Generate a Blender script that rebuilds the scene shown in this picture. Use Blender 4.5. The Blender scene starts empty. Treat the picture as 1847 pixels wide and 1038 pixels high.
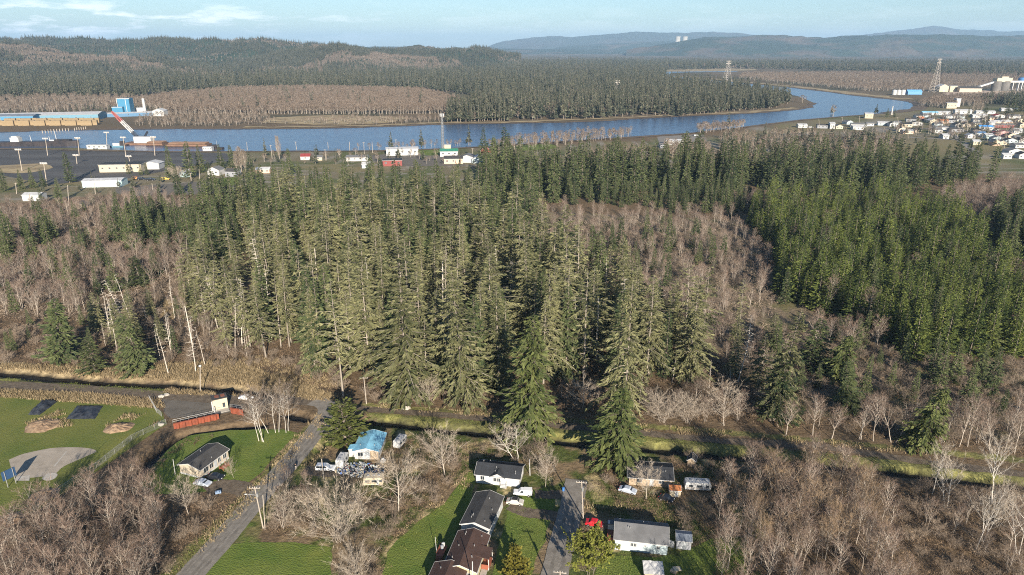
import bpy, math, random
import numpy as np
from mathutils import Vector, Matrix
R = math.radians
sc = bpy.context.scene
COL = sc.collection

# ------------------------------------------------------------------ camera, light, sky
CAMH, PITCH, FPX = 100.0, 19.2, 1248.0
PCX, PCY = 923.5, 519.0
cam = bpy.data.objects.new("camera", bpy.data.cameras.new("camera"))
COL.objects.link(cam)
cam.location = (0, 0, CAMH)
cam.rotation_euler = (R(90 - PITCH), 0, 0)
cam.data.sensor_width = 36.0
cam.data.lens = FPX / 1847.0 * 36.0
cam.data.clip_start = 1.0
cam.data.clip_end = 90000.0
sc.camera = cam

SUN_EL, SUN_AZ = 20.0, 166.0          # sun stands behind the camera, a little to the right
sun = bpy.data.objects.new("sun", bpy.data.lights.new("sun", 'SUN'))
COL.objects.link(sun)
sun.data.energy = 5.0
sun.data.angle = R(0.5)
sun.data.color = (1.0, 0.90, 0.76)
sdir = Vector((math.sin(R(SUN_AZ)) * math.cos(R(SUN_EL)), math.cos(R(SUN_AZ)) * math.cos(R(SUN_EL)), math.sin(R(SUN_EL))))
sun.rotation_euler = (-sdir).to_track_quat('-Z', 'Y').to_euler()

w = bpy.data.worlds.new("World"); sc.world = w; w.use_nodes = True
nt = w.node_tree; bg = nt.nodes["Background"]
sky = nt.nodes.new("ShaderNodeTexSky"); sky.sky_type = 'NISHITA'; sky.sun_disc = False
sky.sun_elevation = R(SUN_EL); sky.sun_rotation = R(SUN_AZ)
sky.altitude = 100; sky.air_density = 1.0; sky.dust_density = 0.3; sky.ozone_density = 2.5
bg.inputs["Strength"].default_value = 0.056
# thin clouds low over the horizon, from noise on the view direction
tc = nt.nodes.new("ShaderNodeTexCoord")
mp = nt.nodes.new("ShaderNodeMapping"); mp.inputs["Scale"].default_value = (8.0, 8.0, 42.0); mp.inputs["Location"].default_value = (0.7, 0.0, 0.0)
nz = nt.nodes.new("ShaderNodeTexNoise"); nz.inputs["Scale"].default_value = 1.6; nz.inputs["Detail"].default_value = 8; nz.inputs["Roughness"].default_value = 0.6
rp = nt.nodes.new("ShaderNodeValToRGB")
rp.color_ramp.elements[0].position = 0.49; rp.color_ramp.elements[1].position = 0.62
sx = nt.nodes.new("ShaderNodeSeparateXYZ")
fade = nt.nodes.new("ShaderNodeMapRange"); fade.inputs["From Min"].default_value = -0.15; fade.inputs["From Max"].default_value = -0.56
fade.inputs["To Min"].default_value = 0.10; fade.inputs["To Max"].default_value = 1.0
fz = nt.nodes.new("ShaderNodeMapRange"); fz.inputs["From Min"].default_value = 0.058; fz.inputs["From Max"].default_value = 0.034
mul = nt.nodes.new("ShaderNodeMath"); mul.operation = 'MULTIPLY'
mul2 = nt.nodes.new("ShaderNodeMath"); mul2.operation = 'MULTIPLY'
mx = nt.nodes.new("ShaderNodeMixRGB"); mx.inputs["Color2"].default_value = (16.5, 16.5, 16.8, 1)
tint = nt.nodes.new("ShaderNodeMixRGB"); tint.blend_type = 'MULTIPLY'; tint.inputs["Fac"].default_value = 1.0
tint.inputs["Color2"].default_value = (0.84, 0.97, 1.10, 1)
L = nt.links.new
L(tc.outputs["Generated"], mp.inputs["Vector"]); L(mp.outputs[0], nz.inputs["Vector"]); L(nz.outputs["Fac"], rp.inputs["Fac"])
L(tc.outputs["Generated"], sx.inputs[0]); L(sx.outputs["X"], fade.inputs["Value"]); L(sx.outputs["Z"], fz.inputs["Value"])
L(rp.outputs["Color"], mul.inputs[0]); L(fade.outputs[0], mul.inputs[1]); L(mul.outputs[0], mul2.inputs[0]); L(fz.outputs[0], mul2.inputs[1])
L(sky.outputs[0], tint.inputs["Color1"]); L(tint.outputs[0], mx.inputs["Color1"]); L(mul2.outputs[0], mx.inputs["Fac"]); L(mx.outputs[0], bg.inputs["Color"])

sc.view_settings.view_transform = 'Standard'
sc.view_settings.look = 'None'
sc.view_settings.exposure = 1.12
sc.view_settings.gamma = 1.0
sc.view_settings.use_curve_mapping = False
try:
    sc.cycles.max_bounces = 5; sc.cycles.diffuse_bounces = 2; sc.cycles.glossy_bounces = 2
    sc.cycles.transmission_bounces = 2; sc.cycles.transparent_max_bounces = 4; sc.cycles.volume_bounces = 0
    sc.cycles.use_denoising = False; sc.cycles.filter_width = 1.05
except Exception:
    pass

# ------------------------------------------------------------------ photograph pixel -> place on the ground
cp, sp = math.cos(R(PITCH)), math.sin(R(PITCH))
def ray(px, py):
    a, b = (px - PCX) / FPX, -(py - PCY) / FPX
    return Vector((a, cp + b * sp, -sp + b * cp))
def G(px, py, z=0.0):
    d = ray(px, py)
    t = (z - CAMH) / d.z
    return Vector((d.x * t, d.y * t, z))
def at_depth(px, py, Y):
    d = ray(px, py); t = Y / d.y
    return Vector((d.x * t, Y, CAMH + d.z * t))
def mpp(px, py):                      # metres covered by one photograph pixel at that ground place
    p = G(px, py); return (p.y * cp + (CAMH - p.z) * sp) / FPX
def WP(poly): return np.array([G(*p)[:2] for p in poly])
def inside(poly, x, y):
    x = np.asarray(x, float); y = np.asarray(y, float); c = np.zeros(x.shape, bool); n = len(poly)
    for i in range(n):
        x1, y1 = poly[i]; x2, y2 = poly[(i + 1) % n]
        m = ((y1 > y) != (y2 > y)) & (x < (x2 - x1) * (y - y1) / ((y2 - y1) if y2 != y1 else 1e-9) + x1)
        c ^= m
    return c
def scatter(poly, s, seed, jit=0.42):
    rg = np.random.default_rng(seed)
    lo, hi = poly.min(0), poly.max(0)
    gx, gy = np.meshgrid(np.arange(lo[0], hi[0], s), np.arange(lo[1], hi[1], s * .87))
    gx = gx + (np.arange(gx.shape[0]) % 2)[:, None] * s * .5
    p = np.stack([gx.ravel(), gy.ravel()], 1) + rg.uniform(-jit, jit, (gx.size, 2)) * s
    return p[inside(poly, p[:, 0], p[:, 1])]

# ------------------------------------------------------------------ materials
MATS = {}
def node_mat(name):
    m = bpy.data.materials.new(name); m.use_nodes = True
    return m, m.node_tree, m.node_tree.nodes["Principled BSDF"]
def M(name, c, c2=None, scale=1.0, rough=0.8, bump=0.0, bscale=None, metal=0.0, spec=0.3, detail=5, stretch=None, lo=.35, hi=.65):
    """surface with two colours mixed by noise in object space"""
    if name in MATS: return MATS[name]
    m, t, b = node_mat(name)
    b.inputs["Roughness"].default_value = rough; b.inputs["Metallic"].default_value = metal
    b.inputs["Specular IOR Level"].default_value = spec
    if c2 is None: c2 = tuple(min(1, v * 0.82) for v in c)
    co = t.nodes.new("ShaderNodeTexCoord"); n = t.nodes.new("ShaderNodeTexNoise"); n.inputs["Scale"].default_value = scale; n.inputs["Detail"].default_value = detail
    n.inputs["Roughness"].default_value = .62
    src = co.outputs["Object"]
    if stretch:
        mpn = t.nodes.new("ShaderNodeMapping"); mpn.inputs["Scale"].default_value = stretch; t.links.new(src, mpn.inputs[0]); src = mpn.outputs[0]
    t.links.new(src, n.inputs["Vector"])
    r = t.nodes.new("ShaderNodeValToRGB"); r.color_ramp.elements[0].position = lo; r.color_ramp.elements[1].position = hi
    r.color_ramp.elements[0].color = (*c, 1); r.color_ramp.elements[1].color = (*c2, 1)
    t.links.new(n.outputs["Fac"], r.inputs["Fac"]); t.links.new(r.outputs[0], b.inputs["Base Color"])
    if bump:
        n2 = t.nodes.new("ShaderNodeTexNoise"); n2.inputs["Scale"].default_value = bscale or scale * 4; n2.inputs["Detail"].default_value = 6
        t.links.new(src, n2.inputs["Vector"])
        bp = t.nodes.new("ShaderNodeBump"); bp.inputs["Strength"].default_value = bump; bp.inputs["Distance"].default_value = 0.3
        t.links.new(n2.outputs["Fac"], bp.inputs["Height"]); t.links.new(bp.outputs[0], b.inputs["Normal"])
    MATS[name] = m
    return m
def MF(name, dark, light, trans=0.25, var=0.25, rough=.75):
    """foliage / bark: colour between two by the mesh's 'tint' and a per-tree random"""
    if name in MATS: return MATS[name]
    m, t, b = node_mat(name)
    b.inputs["Roughness"].default_value = rough; b.inputs["Specular IOR Level"].default_value = 0.2
    at = t.nodes.new("ShaderNodeAttribute"); at.attribute_name = "tint"
    oi = t.nodes.new("ShaderNodeObjectInfo")
    mr = t.nodes.new("ShaderNodeMapRange"); mr.inputs["To Min"].default_value = -var; mr.inputs["To Max"].default_value = var
    t.links.new(oi.outputs["Random"], mr.inputs["Value"])
    ad = t.nodes.new("ShaderNodeMath"); ad.operation = 'ADD'; ad.use_clamp = True
    t.links.new(at.outputs["Fac"], ad.inputs[0]); t.links.new(mr.outputs[0], ad.inputs[1])
    mxn = t.nodes.new("ShaderNodeMixRGB"); mxn.inputs["Color1"].default_value = (*dark, 1); mxn.inputs["Color2"].default_value = (*light, 1)
    t.links.new(ad.outputs[0], mxn.inputs["Fac"]); t.links.new(mxn.outputs[0], b.inputs["Base Color"])
    if trans:
        tr = t.nodes.new("ShaderNodeBsdfTranslucent"); t.links.new(mxn.outputs[0], tr.inputs["Color"])
        ms = t.nodes.new("ShaderNodeMixShader"); ms.inputs[0].default_value = trans
        t.links.new(b.outputs[0], ms.inputs[1]); t.links.new(tr.outputs[0], ms.inputs[2])
        t.links.new(ms.outputs[0], t.nodes["Material Output"].inputs["Surface"])
    MATS[name] = m
    return m
M_NEEDLE = MF("spruce_needles", (.066, .076, .032), (.275, .265, .130), var=.28)
M_NEEDLE_D = MF("dark_spruce_needles", (.030, .050, .022), (.145, .168, .066), var=.28)
M_HEM = MF("bright_spruce_needles", (.042, .062, .020), (.165, .185, .062), var=.1)
M_FIR = MF("young_fir_needles", (.036, .060, .018), (.20, .232, .056), var=.32)
M_WILT = MF("willow_twigs", (.14, .095, .06), (.32, .225, .135), trans=0, var=.3)
M_CYP = MF("cypress_foliage", (.055, .072, .020), (.15, .165, .045), var=.05)
M_YEL = MF("yellow_green_foliage", (.10, .115, .02), (.25, .255, .05), var=.05)
M_GOLD = MF("golden_cypress_foliage", (.10, .10, .02), (.26, .22, .04), var=.05)
M_BARK = MF("pale_bark", (.15, .125, .10), (.36, .315, .26), trans=0, var=.15)
M_BARKD = MF("brown_bark", (.13, .105, .085), (.27, .23, .19), trans=0, var=.15)
M_SNAG = MF("weathered_dead_wood", (.36, .31, .26), (.62, .56, .48), trans=0, var=.15)
M_ALBARK = MF("alder_bark", (.19, .16, .13), (.46, .40, .335), trans=0, var=.2)
M_BIRCH = MF("white_bark", (.34, .31, .27), (.60, .56, .50), trans=0, var=.1)
M_TWIG = MF("alder_twigs", (.096, .066, .050), (.245, .172, .13), trans=0, var=.35)
M_TWIGR = MF("red_twigs", (.105, .078, .058), (.205, .158, .122), trans=0, var=.3)
M_TWIGP = MF("pale_twigs", (.22, .18, .135), (.44, .37, .29), trans=0, var=.1)
M_TWIGG = MF("grey_twigs", (.125, .095, .07), (.31, .245, .185), trans=0, var=.25)
M_BRUSH = MF("bramble_stems", (.085, .058, .04), (.255, .18, .115), trans=0, var=.1)
M_REED = MF("dry_grass", (.17, .125, .065), (.42, .33, .20), trans=.2, var=.1)
M_GRASS = MF("green_grass_blades", (.06, .085, .018), (.20, .22, .06), trans=.2, var=.1)
M_FARCON = MF("far_conifer_needles", (.040, .052, .034), (.120, .118, .076), trans=.1, var=.35)

# ------------------------------------------------------------------ mesh building
class MB:
    """collects polygons; build() links them as ONE mesh object"""
    def __init__(s): s.V = []; s.n = 0; s.F = []; s.mi = []; s.ti = []
    def add(s, verts, faces, mi=0, tint=0.5):
        s.V.append(np.asarray(verts, float).reshape(-1, 3)); o = s.n; s.n += len(s.V[-1])
        for f in faces: s.F.append([i + o for i in f]); s.mi.append(mi); s.ti.append(tint)
        return s
    def quads(s, P, mi=0, tint=None):          # P (N,k,3)
        P = np.asarray(P, float); N, k, _ = P.shape; o = s.n
        s.V.append(P.reshape(-1, 3)); s.n += N * k
        idx = (np.arange(N * k).reshape(N, k) + o).tolist(); s.F += idx; s.mi += [mi] * N
        s.ti += list(tint) if tint is not None else [0.5] * N
        return s
    def box(s, c, d, rz=0.0, mi=0, tint=.5):
        x, y, z = [v * .5 for v in d]
        v = np.array([(-x, -y, -z), (x, -y, -z), (x, y, -z), (-x, y, -z), (-x, -y, z), (x, -y, z), (x, y, z), (-x, y, z)])
        if rz:
            a, b = math.cos(rz), math.sin(rz); v = np.stack([v[:, 0] * a - v[:, 1] * b, v[:, 0] * b + v[:, 1] * a, v[:, 2]], 1)
        return s.add(v + np.array(c), [(3, 2, 1, 0), (4, 5, 6, 7), (0, 1, 5, 4), (1, 2, 6, 5), (2, 3, 7, 6), (3, 0, 4, 7)], mi, tint)
    def tube(s, p0, p1, r0, r1=None, n=6, mi=0, tint=.5, caps=True):
        p0 = np.asarray(p0, float); p1 = np.asarray(p1, float); r1 = r0 if r1 is None else r1
        d = p1 - p0; l = np.linalg.norm(d)
        if l < 1e-6: return s
        d /= l; a = np.cross(d, (0, 0, 1) if abs(d[2]) < .9 else (1, 0, 0)); a /= np.linalg.norm(a); b = np.cross(d, a)
        an = np.arange(n) * 2 * math.pi / n; ring = np.cos(an)[:, None] * a + np.sin(an)[:, None] * b
        v = np.concatenate([p0 + ring * r0, p1 + ring * r1])
        f = [(i, (i + 1) % n, n + (i + 1) % n, n + i) for i in range(n)]
        if caps and n > 3: f += [tuple(range(n))[::-1], tuple(range(n, 2 * n))]
        return s.add(v, f, mi, tint)
    def path(s, pts, rad, n=6, mi=0, tint=.5):
        for i in range(len(pts) - 1): s.tube(pts[i], pts[i + 1], rad[i], rad[i + 1], n, mi, tint, caps=(i == len(pts) - 2))
        return s
    def prism(s, prof, x0, x1, mi=0, tint=.5):  # profile in (y,z), extruded along x
        n = len(prof); v = [(x0, y, z) for y, z in prof] + [(x1, y, z) for y, z in prof]
        f = [(i, (i + 1) % n, n + (i + 1) % n, n + i) for i in range(n)] + [tuple(range(n))[::-1], tuple(range(n, 2 * n))]
        return s.add(v, f, mi, tint)
    def slab(s, quad, th, mi=0):                # a roof or panel plane given thickness downwards along its normal
        q = np.asarray(quad, float); nrm = np.cross(q[1] - q[0], q[2] - q[0]); nrm /= np.linalg.norm(nrm)
        n = len(q); f = [tuple(range(n)), tuple(range(n, 2 * n))[::-1]] + [(i, n + i, n + (i + 1) % n, (i + 1) % n) for i in range(n)]
        return s.add(np.concatenate([q, q - nrm * th]), f, mi)
    def lathe(s, prof, c=(0, 0, 0), n=16, mi=0):
        an = np.arange(n) * 2 * math.pi / n; v = []
        for r, z in prof: v += [(c[0] + r * math.cos(a), c[1] + r * math.sin(a), c[2] + z) for a in an]
        f = [(j * n + i, j * n + (i + 1) % n, (j + 1) * n + (i + 1) % n, (j + 1) * n + i) for j in range(len(prof) - 1) for i in range(n)]
        f += [tuple(range(n))[::-1], tuple(range((len(prof) - 1) * n, len(prof) * n))]
        return s.add(v, f, mi)
    def mesh(s, name, mats):
        me = bpy.data.meshes.new(name)
        V = np.concatenate(s.V) if s.V else np.zeros((0, 3))
        ln = np.array([len(f) for f in s.F], np.int32); fl = np.array([i for f in s.F for i in f], np.int32)
        me.vertices.add(len(V)); me.vertices.foreach_set("co", V.ravel().astype(np.float32))
        me.loops.add(len(fl)); me.loops.foreach_set("vertex_index", fl)
        me.polygons.add(len(ln)); me.polygons.foreach_set("loop_start", np.concatenate([[0], np.cumsum(ln)[:-1]]).astype(np.int32))
        me.polygons.foreach_set("use_smooth", np.zeros(len(ln), bool)); me.polygons.foreach_set("material_index", np.array(s.mi, np.int32))
        a = me.attributes.new("tint", 'FLOAT', 'FACE'); a.data.foreach_set("value", np.array(s.ti, np.float32))
        for m in mats: me.materials.append(m)
        me.update(calc_edges=True); me.validate()
        return me
    def build(s, name, mats, parent=None, loc=(0, 0, 0), rz=0.0):
        if not isinstance(mats, (list, tuple)): mats = [mats]
        o = bpy.data.objects.new(name, s.mesh(name, mats)); COL.objects.link(o)
        o.location = loc; o.rotation_euler = (0, 0, rz); o.parent = parent
        return o
def tag(o, label=None, cat=None, group=None, kind=None):
    if label: o["label"] = label
    if cat: o["category"] = cat
    if group: o["group"] = group
    if kind: o["kind"] = kind
    return o
def thing(name, label, cat, loc=(0, 0, 0), rz=0.0, group=None, scale=None):
    o = bpy.data.objects.new(name, None); COL.objects.link(o); o.empty_display_size = .5
    o.location = loc; o.rotation_euler = (0, 0, rz)
    if scale is not None: o.scale = scale if hasattr(scale, "__len__") else (scale,) * 3
    return tag(o, label, cat, group)
def struct(name, mb, mats, kind="structure"): return tag(mb.build(name, mats), kind=kind)
def copy_tree(o, parent=None):
    c = o.copy(); COL.objects.link(c)
    if parent is not None: c.parent = parent
    for ch in list(o.children): copy_tree(ch, c)
    return c
# ------------------------------------------------------------------ tree shapes
def norm(a): return a / np.maximum(np.linalg.norm(a, axis=-1, keepdims=True), 1e-9)
def sprays(mb, rg, base, d, ln, wd, mi, tint, k=4):
    """leaf-shaped quads: base (N,3), direction d, length, width"""
    N = len(base); up = norm(rg.normal(0, .55, (N, 3)) + np.array((0, -.15, .8)))
    s = norm(np.cross(d, up)); ln = np.asarray(ln)[:, None]; wd = np.asarray(wd)[:, None]
    m = base + d * ln * .45 - np.array((0, 0, 1)) * ln * .05
    P = np.stack([base, m + s * wd * .5, base + d * ln - np.array((0, 0, 1)) * ln * .18, m - s * wd * .5], 1)
    mb.quads(P, mi, tint)
def conifer(seed, h, Lmax, z0=.12, gap=.62, nb=5, shape=.85, rise=.25, droop=.55, ns=13, sl=1.0, sw=.34, dens=1.0, base_r=None, bare=0.0,
            tipup=.12, wood=True, lean=(0, 0), belly=.12, tmin=.22):
    """tapered trunk; whorls of drooping limbs carrying flat needle sprays. returns (trunk, crown) shapes"""
    rg = np.random.default_rng(seed); T, C = MB(), MB()
    br = base_r or h * .0092
    zs = np.linspace(0, h, 9); wob = np.cumsum(rg.normal(0, .010 * h / 9, (9, 2)), 0); wob -= wob[0]
    cx = lambda z: np.interp(z, zs, wob[:, 0]) + lean[0] * z; cy = lambda z: np.interp(z, zs, wob[:, 1]) + lean[1] * z
    T.path([(cx(z), cy(z), z - (.3 if i == 0 else 0)) for i, z in enumerate(zs)], [br * (1.25 if i == 0 else (1 - z / h) ** .9 + .03) for i, z in enumerate(zs)], 7, 0, .5)
    B, D, LN, WD, TI = [], [], [], [], []
    az, bump = rg.uniform(0, 6.28), rg.uniform(.68, 1.22, 9)
    z = z0 * h
    while z < h * .985:
        u = (z - z0 * h) / (h - z0 * h)
        env = min(1, (u + belly) / (belly + .10)) if u < .10 else 1.0
        Lb = Lmax * env * (1 - u) ** shape + .25
        n = max(2, int(round(nb * rg.uniform(.6, 1.3))))
        a0 = rg.uniform(0, 6.28)
        for k in range(n):
            if rg.random() > dens: continue
            an = a0 + k * 6.283 / n + rg.normal(0, .28)
            l = Lb * rg.uniform(.55, 1.18) * (1 + .24 * math.cos(an - az)) * np.interp(u, np.linspace(0, 1, 9), bump); zz = z + rg.uniform(-.5, .5) * gap
            o = np.array((cx(zz), cy(zz), zz)); dx = np.array((math.cos(an), math.sin(an), 0.0))
            rs = rise + .55 * u ** 2 + rg.normal(0, .08); dp = droop * (1 - .5 * u) * rg.uniform(.7, 1.3)
            f = lambda t: o + dx * (l * t)[:, None] + np.array((0, 0, 1)) * (l * (rs * t - dp * t ** 1.6 + tipup * t ** 4))[:, None]
            tt = np.linspace(0, 1, 4); pts = f(tt)
            dead = rg.random() < bare
            if wood: C.path(pts, np.array([.05, .04, .028, .01]) * max(.55, l / 4.0), 3, 1, rg.uniform(.2, .9))
            if dead: continue
            m = max(4, int(ns * (l / Lmax) * rg.uniform(.7, 1.15) * (1.35 if l < Lmax * .4 else 1)))
            t = tmin + (1 - tmin) * rg.random(m) ** .8; p = f(t); sd = np.where(rg.random(m) < .5, -1, 1)
            side = np.array((-math.sin(an), math.cos(an), 0.0)); ang = rg.uniform(.45, 1.15, m) * (1.15 - .75 * t)
            d = dx * np.cos(ang)[:, None] + side * (sd * np.sin(ang))[:, None] + np.array((0, 0, 1)) * (rg.normal(-.12, .2, m) + rs * .35 - dp * .5 * t)[:, None]
            B.append(p); D.append(norm(d)); q = rg.uniform(.65, 1.25, m) * (1.15 - .45 * t) * sl * (.5 + .5 * min(1, l / (Lmax * .6)))
            LN.append(q); WD.append(q * sw * rg.uniform(.8, 1.3, m) / 1.0); bt = rg.uniform(.15, .85)
            TI.append(np.clip(bt + rg.normal(0, .16, m), 0, 1))
        z += gap * rg.uniform(.75, 1.25) * (1.0 if u < .75 else .75)
    B.append(np.array([(cx(h), cy(h), h - .8)])); D.append(np.array([(0, 0, 1.0)])); LN.append([1.3]); WD.append([.25]); TI.append([.6])
    sprays(C, rg, np.concatenate(B), np.concatenate(D), np.concatenate(LN), np.concatenate(WD), 0, np.concatenate(TI))
    return T, C
def bare_tree(seed, h, wid, stems=1, fork=.3, up=.9, n1=16, n2=5, n3=6, tw=.05, tl=1.1, trunk_r=None, spread=.0, top=.97, curve=.25, lean=(0, 0), leafy=0, e2=.75):
    """leafless broadleaf: stems, ascending limbs, side branches and hair-fine twigs. (trunk, crown); crown slots 0 twigs, 1 limbs, 2 leaves"""
    rg = np.random.default_rng(seed); T, C = MB(), MB(); tr = trunk_r or .0088 * h
    tb, td, tln = [], [], []
    for s in range(stems):
        an = s * 6.283 / stems + rg.uniform(-.4, .4); off = np.array((math.cos(an), math.sin(an), 0)) * (0 if stems == 1 else rg.uniform(.2, .5) * (1 + spread * 2))
        sd = np.array((math.cos(an) * spread + lean[0], math.sin(an) * spread + lean[1], 1.0)); hh = h * rg.uniform(.82, 1.0) if stems > 1 else h
        K = 7; zs = np.linspace(0, 1, K); wob = np.cumsum(rg.normal(0, .012 * h, (K, 2)), 0); wob -= wob[0]
        P = np.array([off + sd * hh * z * top + np.array((wob[i, 0], wob[i, 1], 0)) for i, z in enumerate(zs)]); P[0, 2] -= .3
        T.path(P, [tr * (1.15 if i == 0 else (1 - z) ** .8 + .06) / stems ** .35 for i, z in enumerate(zs)], 6, 0, rg.uniform(.4, .9))
        for k in range(n1):
            u = fork + (1 - fork) * (k + rg.random()) / n1 * .97
            o = np.array([np.interp(u, zs, P[:, i]) for i in range(3)]); a = k * 2.4 + rg.uniform(-.5, .5)
            env = math.sin(math.pi * min(1, (.16 + .84 * (1 - (u - fork) / (1 - fork))) * .62)) ** .8
            l = wid * .5 * env * rg.uniform(.65, 1.15) / max(.35, math.cos(math.atan(up)))
            dx = np.array((math.cos(a), math.sin(a), up * rg.uniform(.6, 1.35))); dx /= np.linalg.norm(dx)
            f = lambda t: o + dx * l * t + np.array((0, 0, 1)) * curve * l * t * t
            pts = [f(t) for t in (0, .35, .7, 1)]; r1 = tr * .42 * (l / (wid * .5 + .1)) ** .5 * (1.1 - .5 * u)
            C.path(pts, [r1, r1 * .7, r1 * .42, .008], 3, 1, rg.uniform(.25, .9))
            for j in range(n2):
                t = .25 + .72 * (j + rg.random()) / n2; p = f(t); dd = norm(dx * .8 + rg.normal(0, .62, 3) + np.array((0, 0, .35)))
                l2 = l * .42 * rg.uniform(.6, 1.2) * (1.15 - .6 * t) + .3; q = p + dd * l2 * .5; e = p + dd * l2 + np.array((0, 0, .15 * l2))
                C.tube(p, q, r1 * .38, r1 * .26, 3, 1, rg.uniform(.25, .9)); C.tube(q, e, r1 * .26, .006, 3, 1, rg.uniform(.2, .8))
                m = n3; tt = rg.random(m); tb.append(p + (e - p) * (.2 + .8 * tt)[:, None]); td.append(norm(dd * e2 + rg.normal(0, .55, (m, 3)) + np.array((0, 0, .3)))); tln.append(tl * rg.uniform(.5, 1.25, m))
            m = n3; tt = rg.random(m); tb.append(np.array([f(.55 + .45 * x) for x in tt])); td.append(norm(dx + rg.normal(0, .45, (m, 3)))); tln.append(tl * rg.uniform(.5, 1.1, m))
    B, D, LN = np.concatenate(tb), np.concatenate(td), np.concatenate(tln)[:, None]; N = len(B)
    s = norm(np.cross(D, rg.normal(0, 1, (N, 3)))) * tw; P = np.stack([B - s * .5, B + s * .5, B + D * LN], 1)
    C.quads(P, 0, np.clip(rg.normal(.5, .25, N), 0, 1))
    if leafy:
        m = int(N * leafy); i = rg.integers(0, N, m); b = B[i] + D[i] * LN[i] * rg.random((m, 1)); d = norm(rg.normal(0, 1, (m, 3)))
        sprays(C, rg, b, d, rg.uniform(.3, .6, m), rg.uniform(.22, .42, m), 2, np.clip(rg.normal(.5, .25, m), 0, 1))
    return T, C
def snag(seed, h, L=1.6, n=26, z0=.3, r=None, broken=False, lean=(0, 0)):
    rg = np.random.default_rng(seed); T, C = MB(), MB(); r = r or h * .0085
    zs = np.linspace(0, h, 7); wob = np.cumsum(rg.normal(0, .006 * h, (7, 2)), 0); wob -= wob[0]
    P = [(wob[i, 0] + lean[0] * z, wob[i, 1] + lean[1] * z, z - (.3 if i == 0 else 0)) for i, z in enumerate(zs)]
    T.path(P, [r * (1.2 if i == 0 else 1 - (.45 if broken else .88) * z / h) for i, z in enumerate(zs)], 7, 0, .55)
    for k in range(n):
        u = z0 + (1 - z0) * (k + rg.random()) / n; z = u * h; a = rg.uniform(0, 6.28); l = L * (1.25 - .9 * u) * rg.uniform(.35, 1.2)
        o = np.array([np.interp(z, zs, [p[i] for p in P]) for i in range(3)]); d = np.array((math.cos(a), math.sin(a), rg.uniform(-.25, .35)))
        e = o + d * l; C.tube(o, e, .055, .018, 3, 0, rg.uniform(.3, .9)); 
        for _ in range(2):
            p = o + d * l * rg.uniform(.4, .9); C.tube(p, p + (d + rg.normal(0, .7, 3)) * l * .35, .028, .008, 3, 0, rg.uniform(.3, .9))
    return T, C
def far_conifer(seed, h, Lm, n=60):
    rg = np.random.default_rng(seed); T, C = MB(), MB()
    T.tube((0, 0, -.5), (0, 0, h * .97), h * .014, .03, 4, 0, .5)
    u = rg.random(n) ** 1.15; z = h * (.18 + .80 * u); a = rg.uniform(0, 6.28, n); r = Lm * (1 - u) ** .8 * rg.uniform(.35, 1, n)
    d = norm(np.stack([np.cos(a), np.sin(a), rg.normal(-.15, .2, n)], 1)); b = np.stack([np.cos(a) * r * .2, np.sin(a) * r * .2, z], 1)
    sprays(C, rg, b, d, np.maximum(1.3, r * 1.1), np.maximum(.9, r * .75), 0, np.clip(rg.normal(.5, .28, n), 0, 1))
    return T, C
def far_bare(seed, h, wid, n=70, nl=7):
    rg = np.random.default_rng(seed); T, C = MB(), MB()
    for k in range(2): T.tube((k * .6, 0, -.5), (k * 1.2 + rg.normal(0, .4), rg.normal(0, .4), h * rg.uniform(.75, .95)), .15, .05, 4, 0, rg.uniform(.5, 1))
    for k in range(nl):
        a = rg.uniform(0, 6.28); z = h * rg.uniform(.3, .6); C.tube((0, 0, z), (math.cos(a) * wid * .4, math.sin(a) * wid * .4, z + h * rg.uniform(.2, .38)), .12, .03, 3, 1, rg.uniform(.4, 1))
    a = rg.uniform(0, 6.28, n); u = rg.random(n); r = wid * .5 * np.sqrt(rg.random(n)) * np.sin(np.pi * (.25 + .7 * u)); b = np.stack([np.cos(a) * r, np.sin(a) * r, h * (.38 + .55 * u)], 1)
    d = norm(np.stack([np.cos(a) * .5, np.sin(a) * .5, np.ones(n)], 1) + rg.normal(0, .35, (n, 3)))
    s = norm(np.cross(d, rg.normal(0, 1, (n, 3)))) * rg.uniform(.18, .42, (n, 1)); P = np.stack([b - s, b + s, b + d * rg.uniform(1.2, 2.6, (n, 1))], 1)
    C.quads(P, 0, np.clip(rg.normal(.5, .3, n), 0, 1)); return T, C

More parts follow.
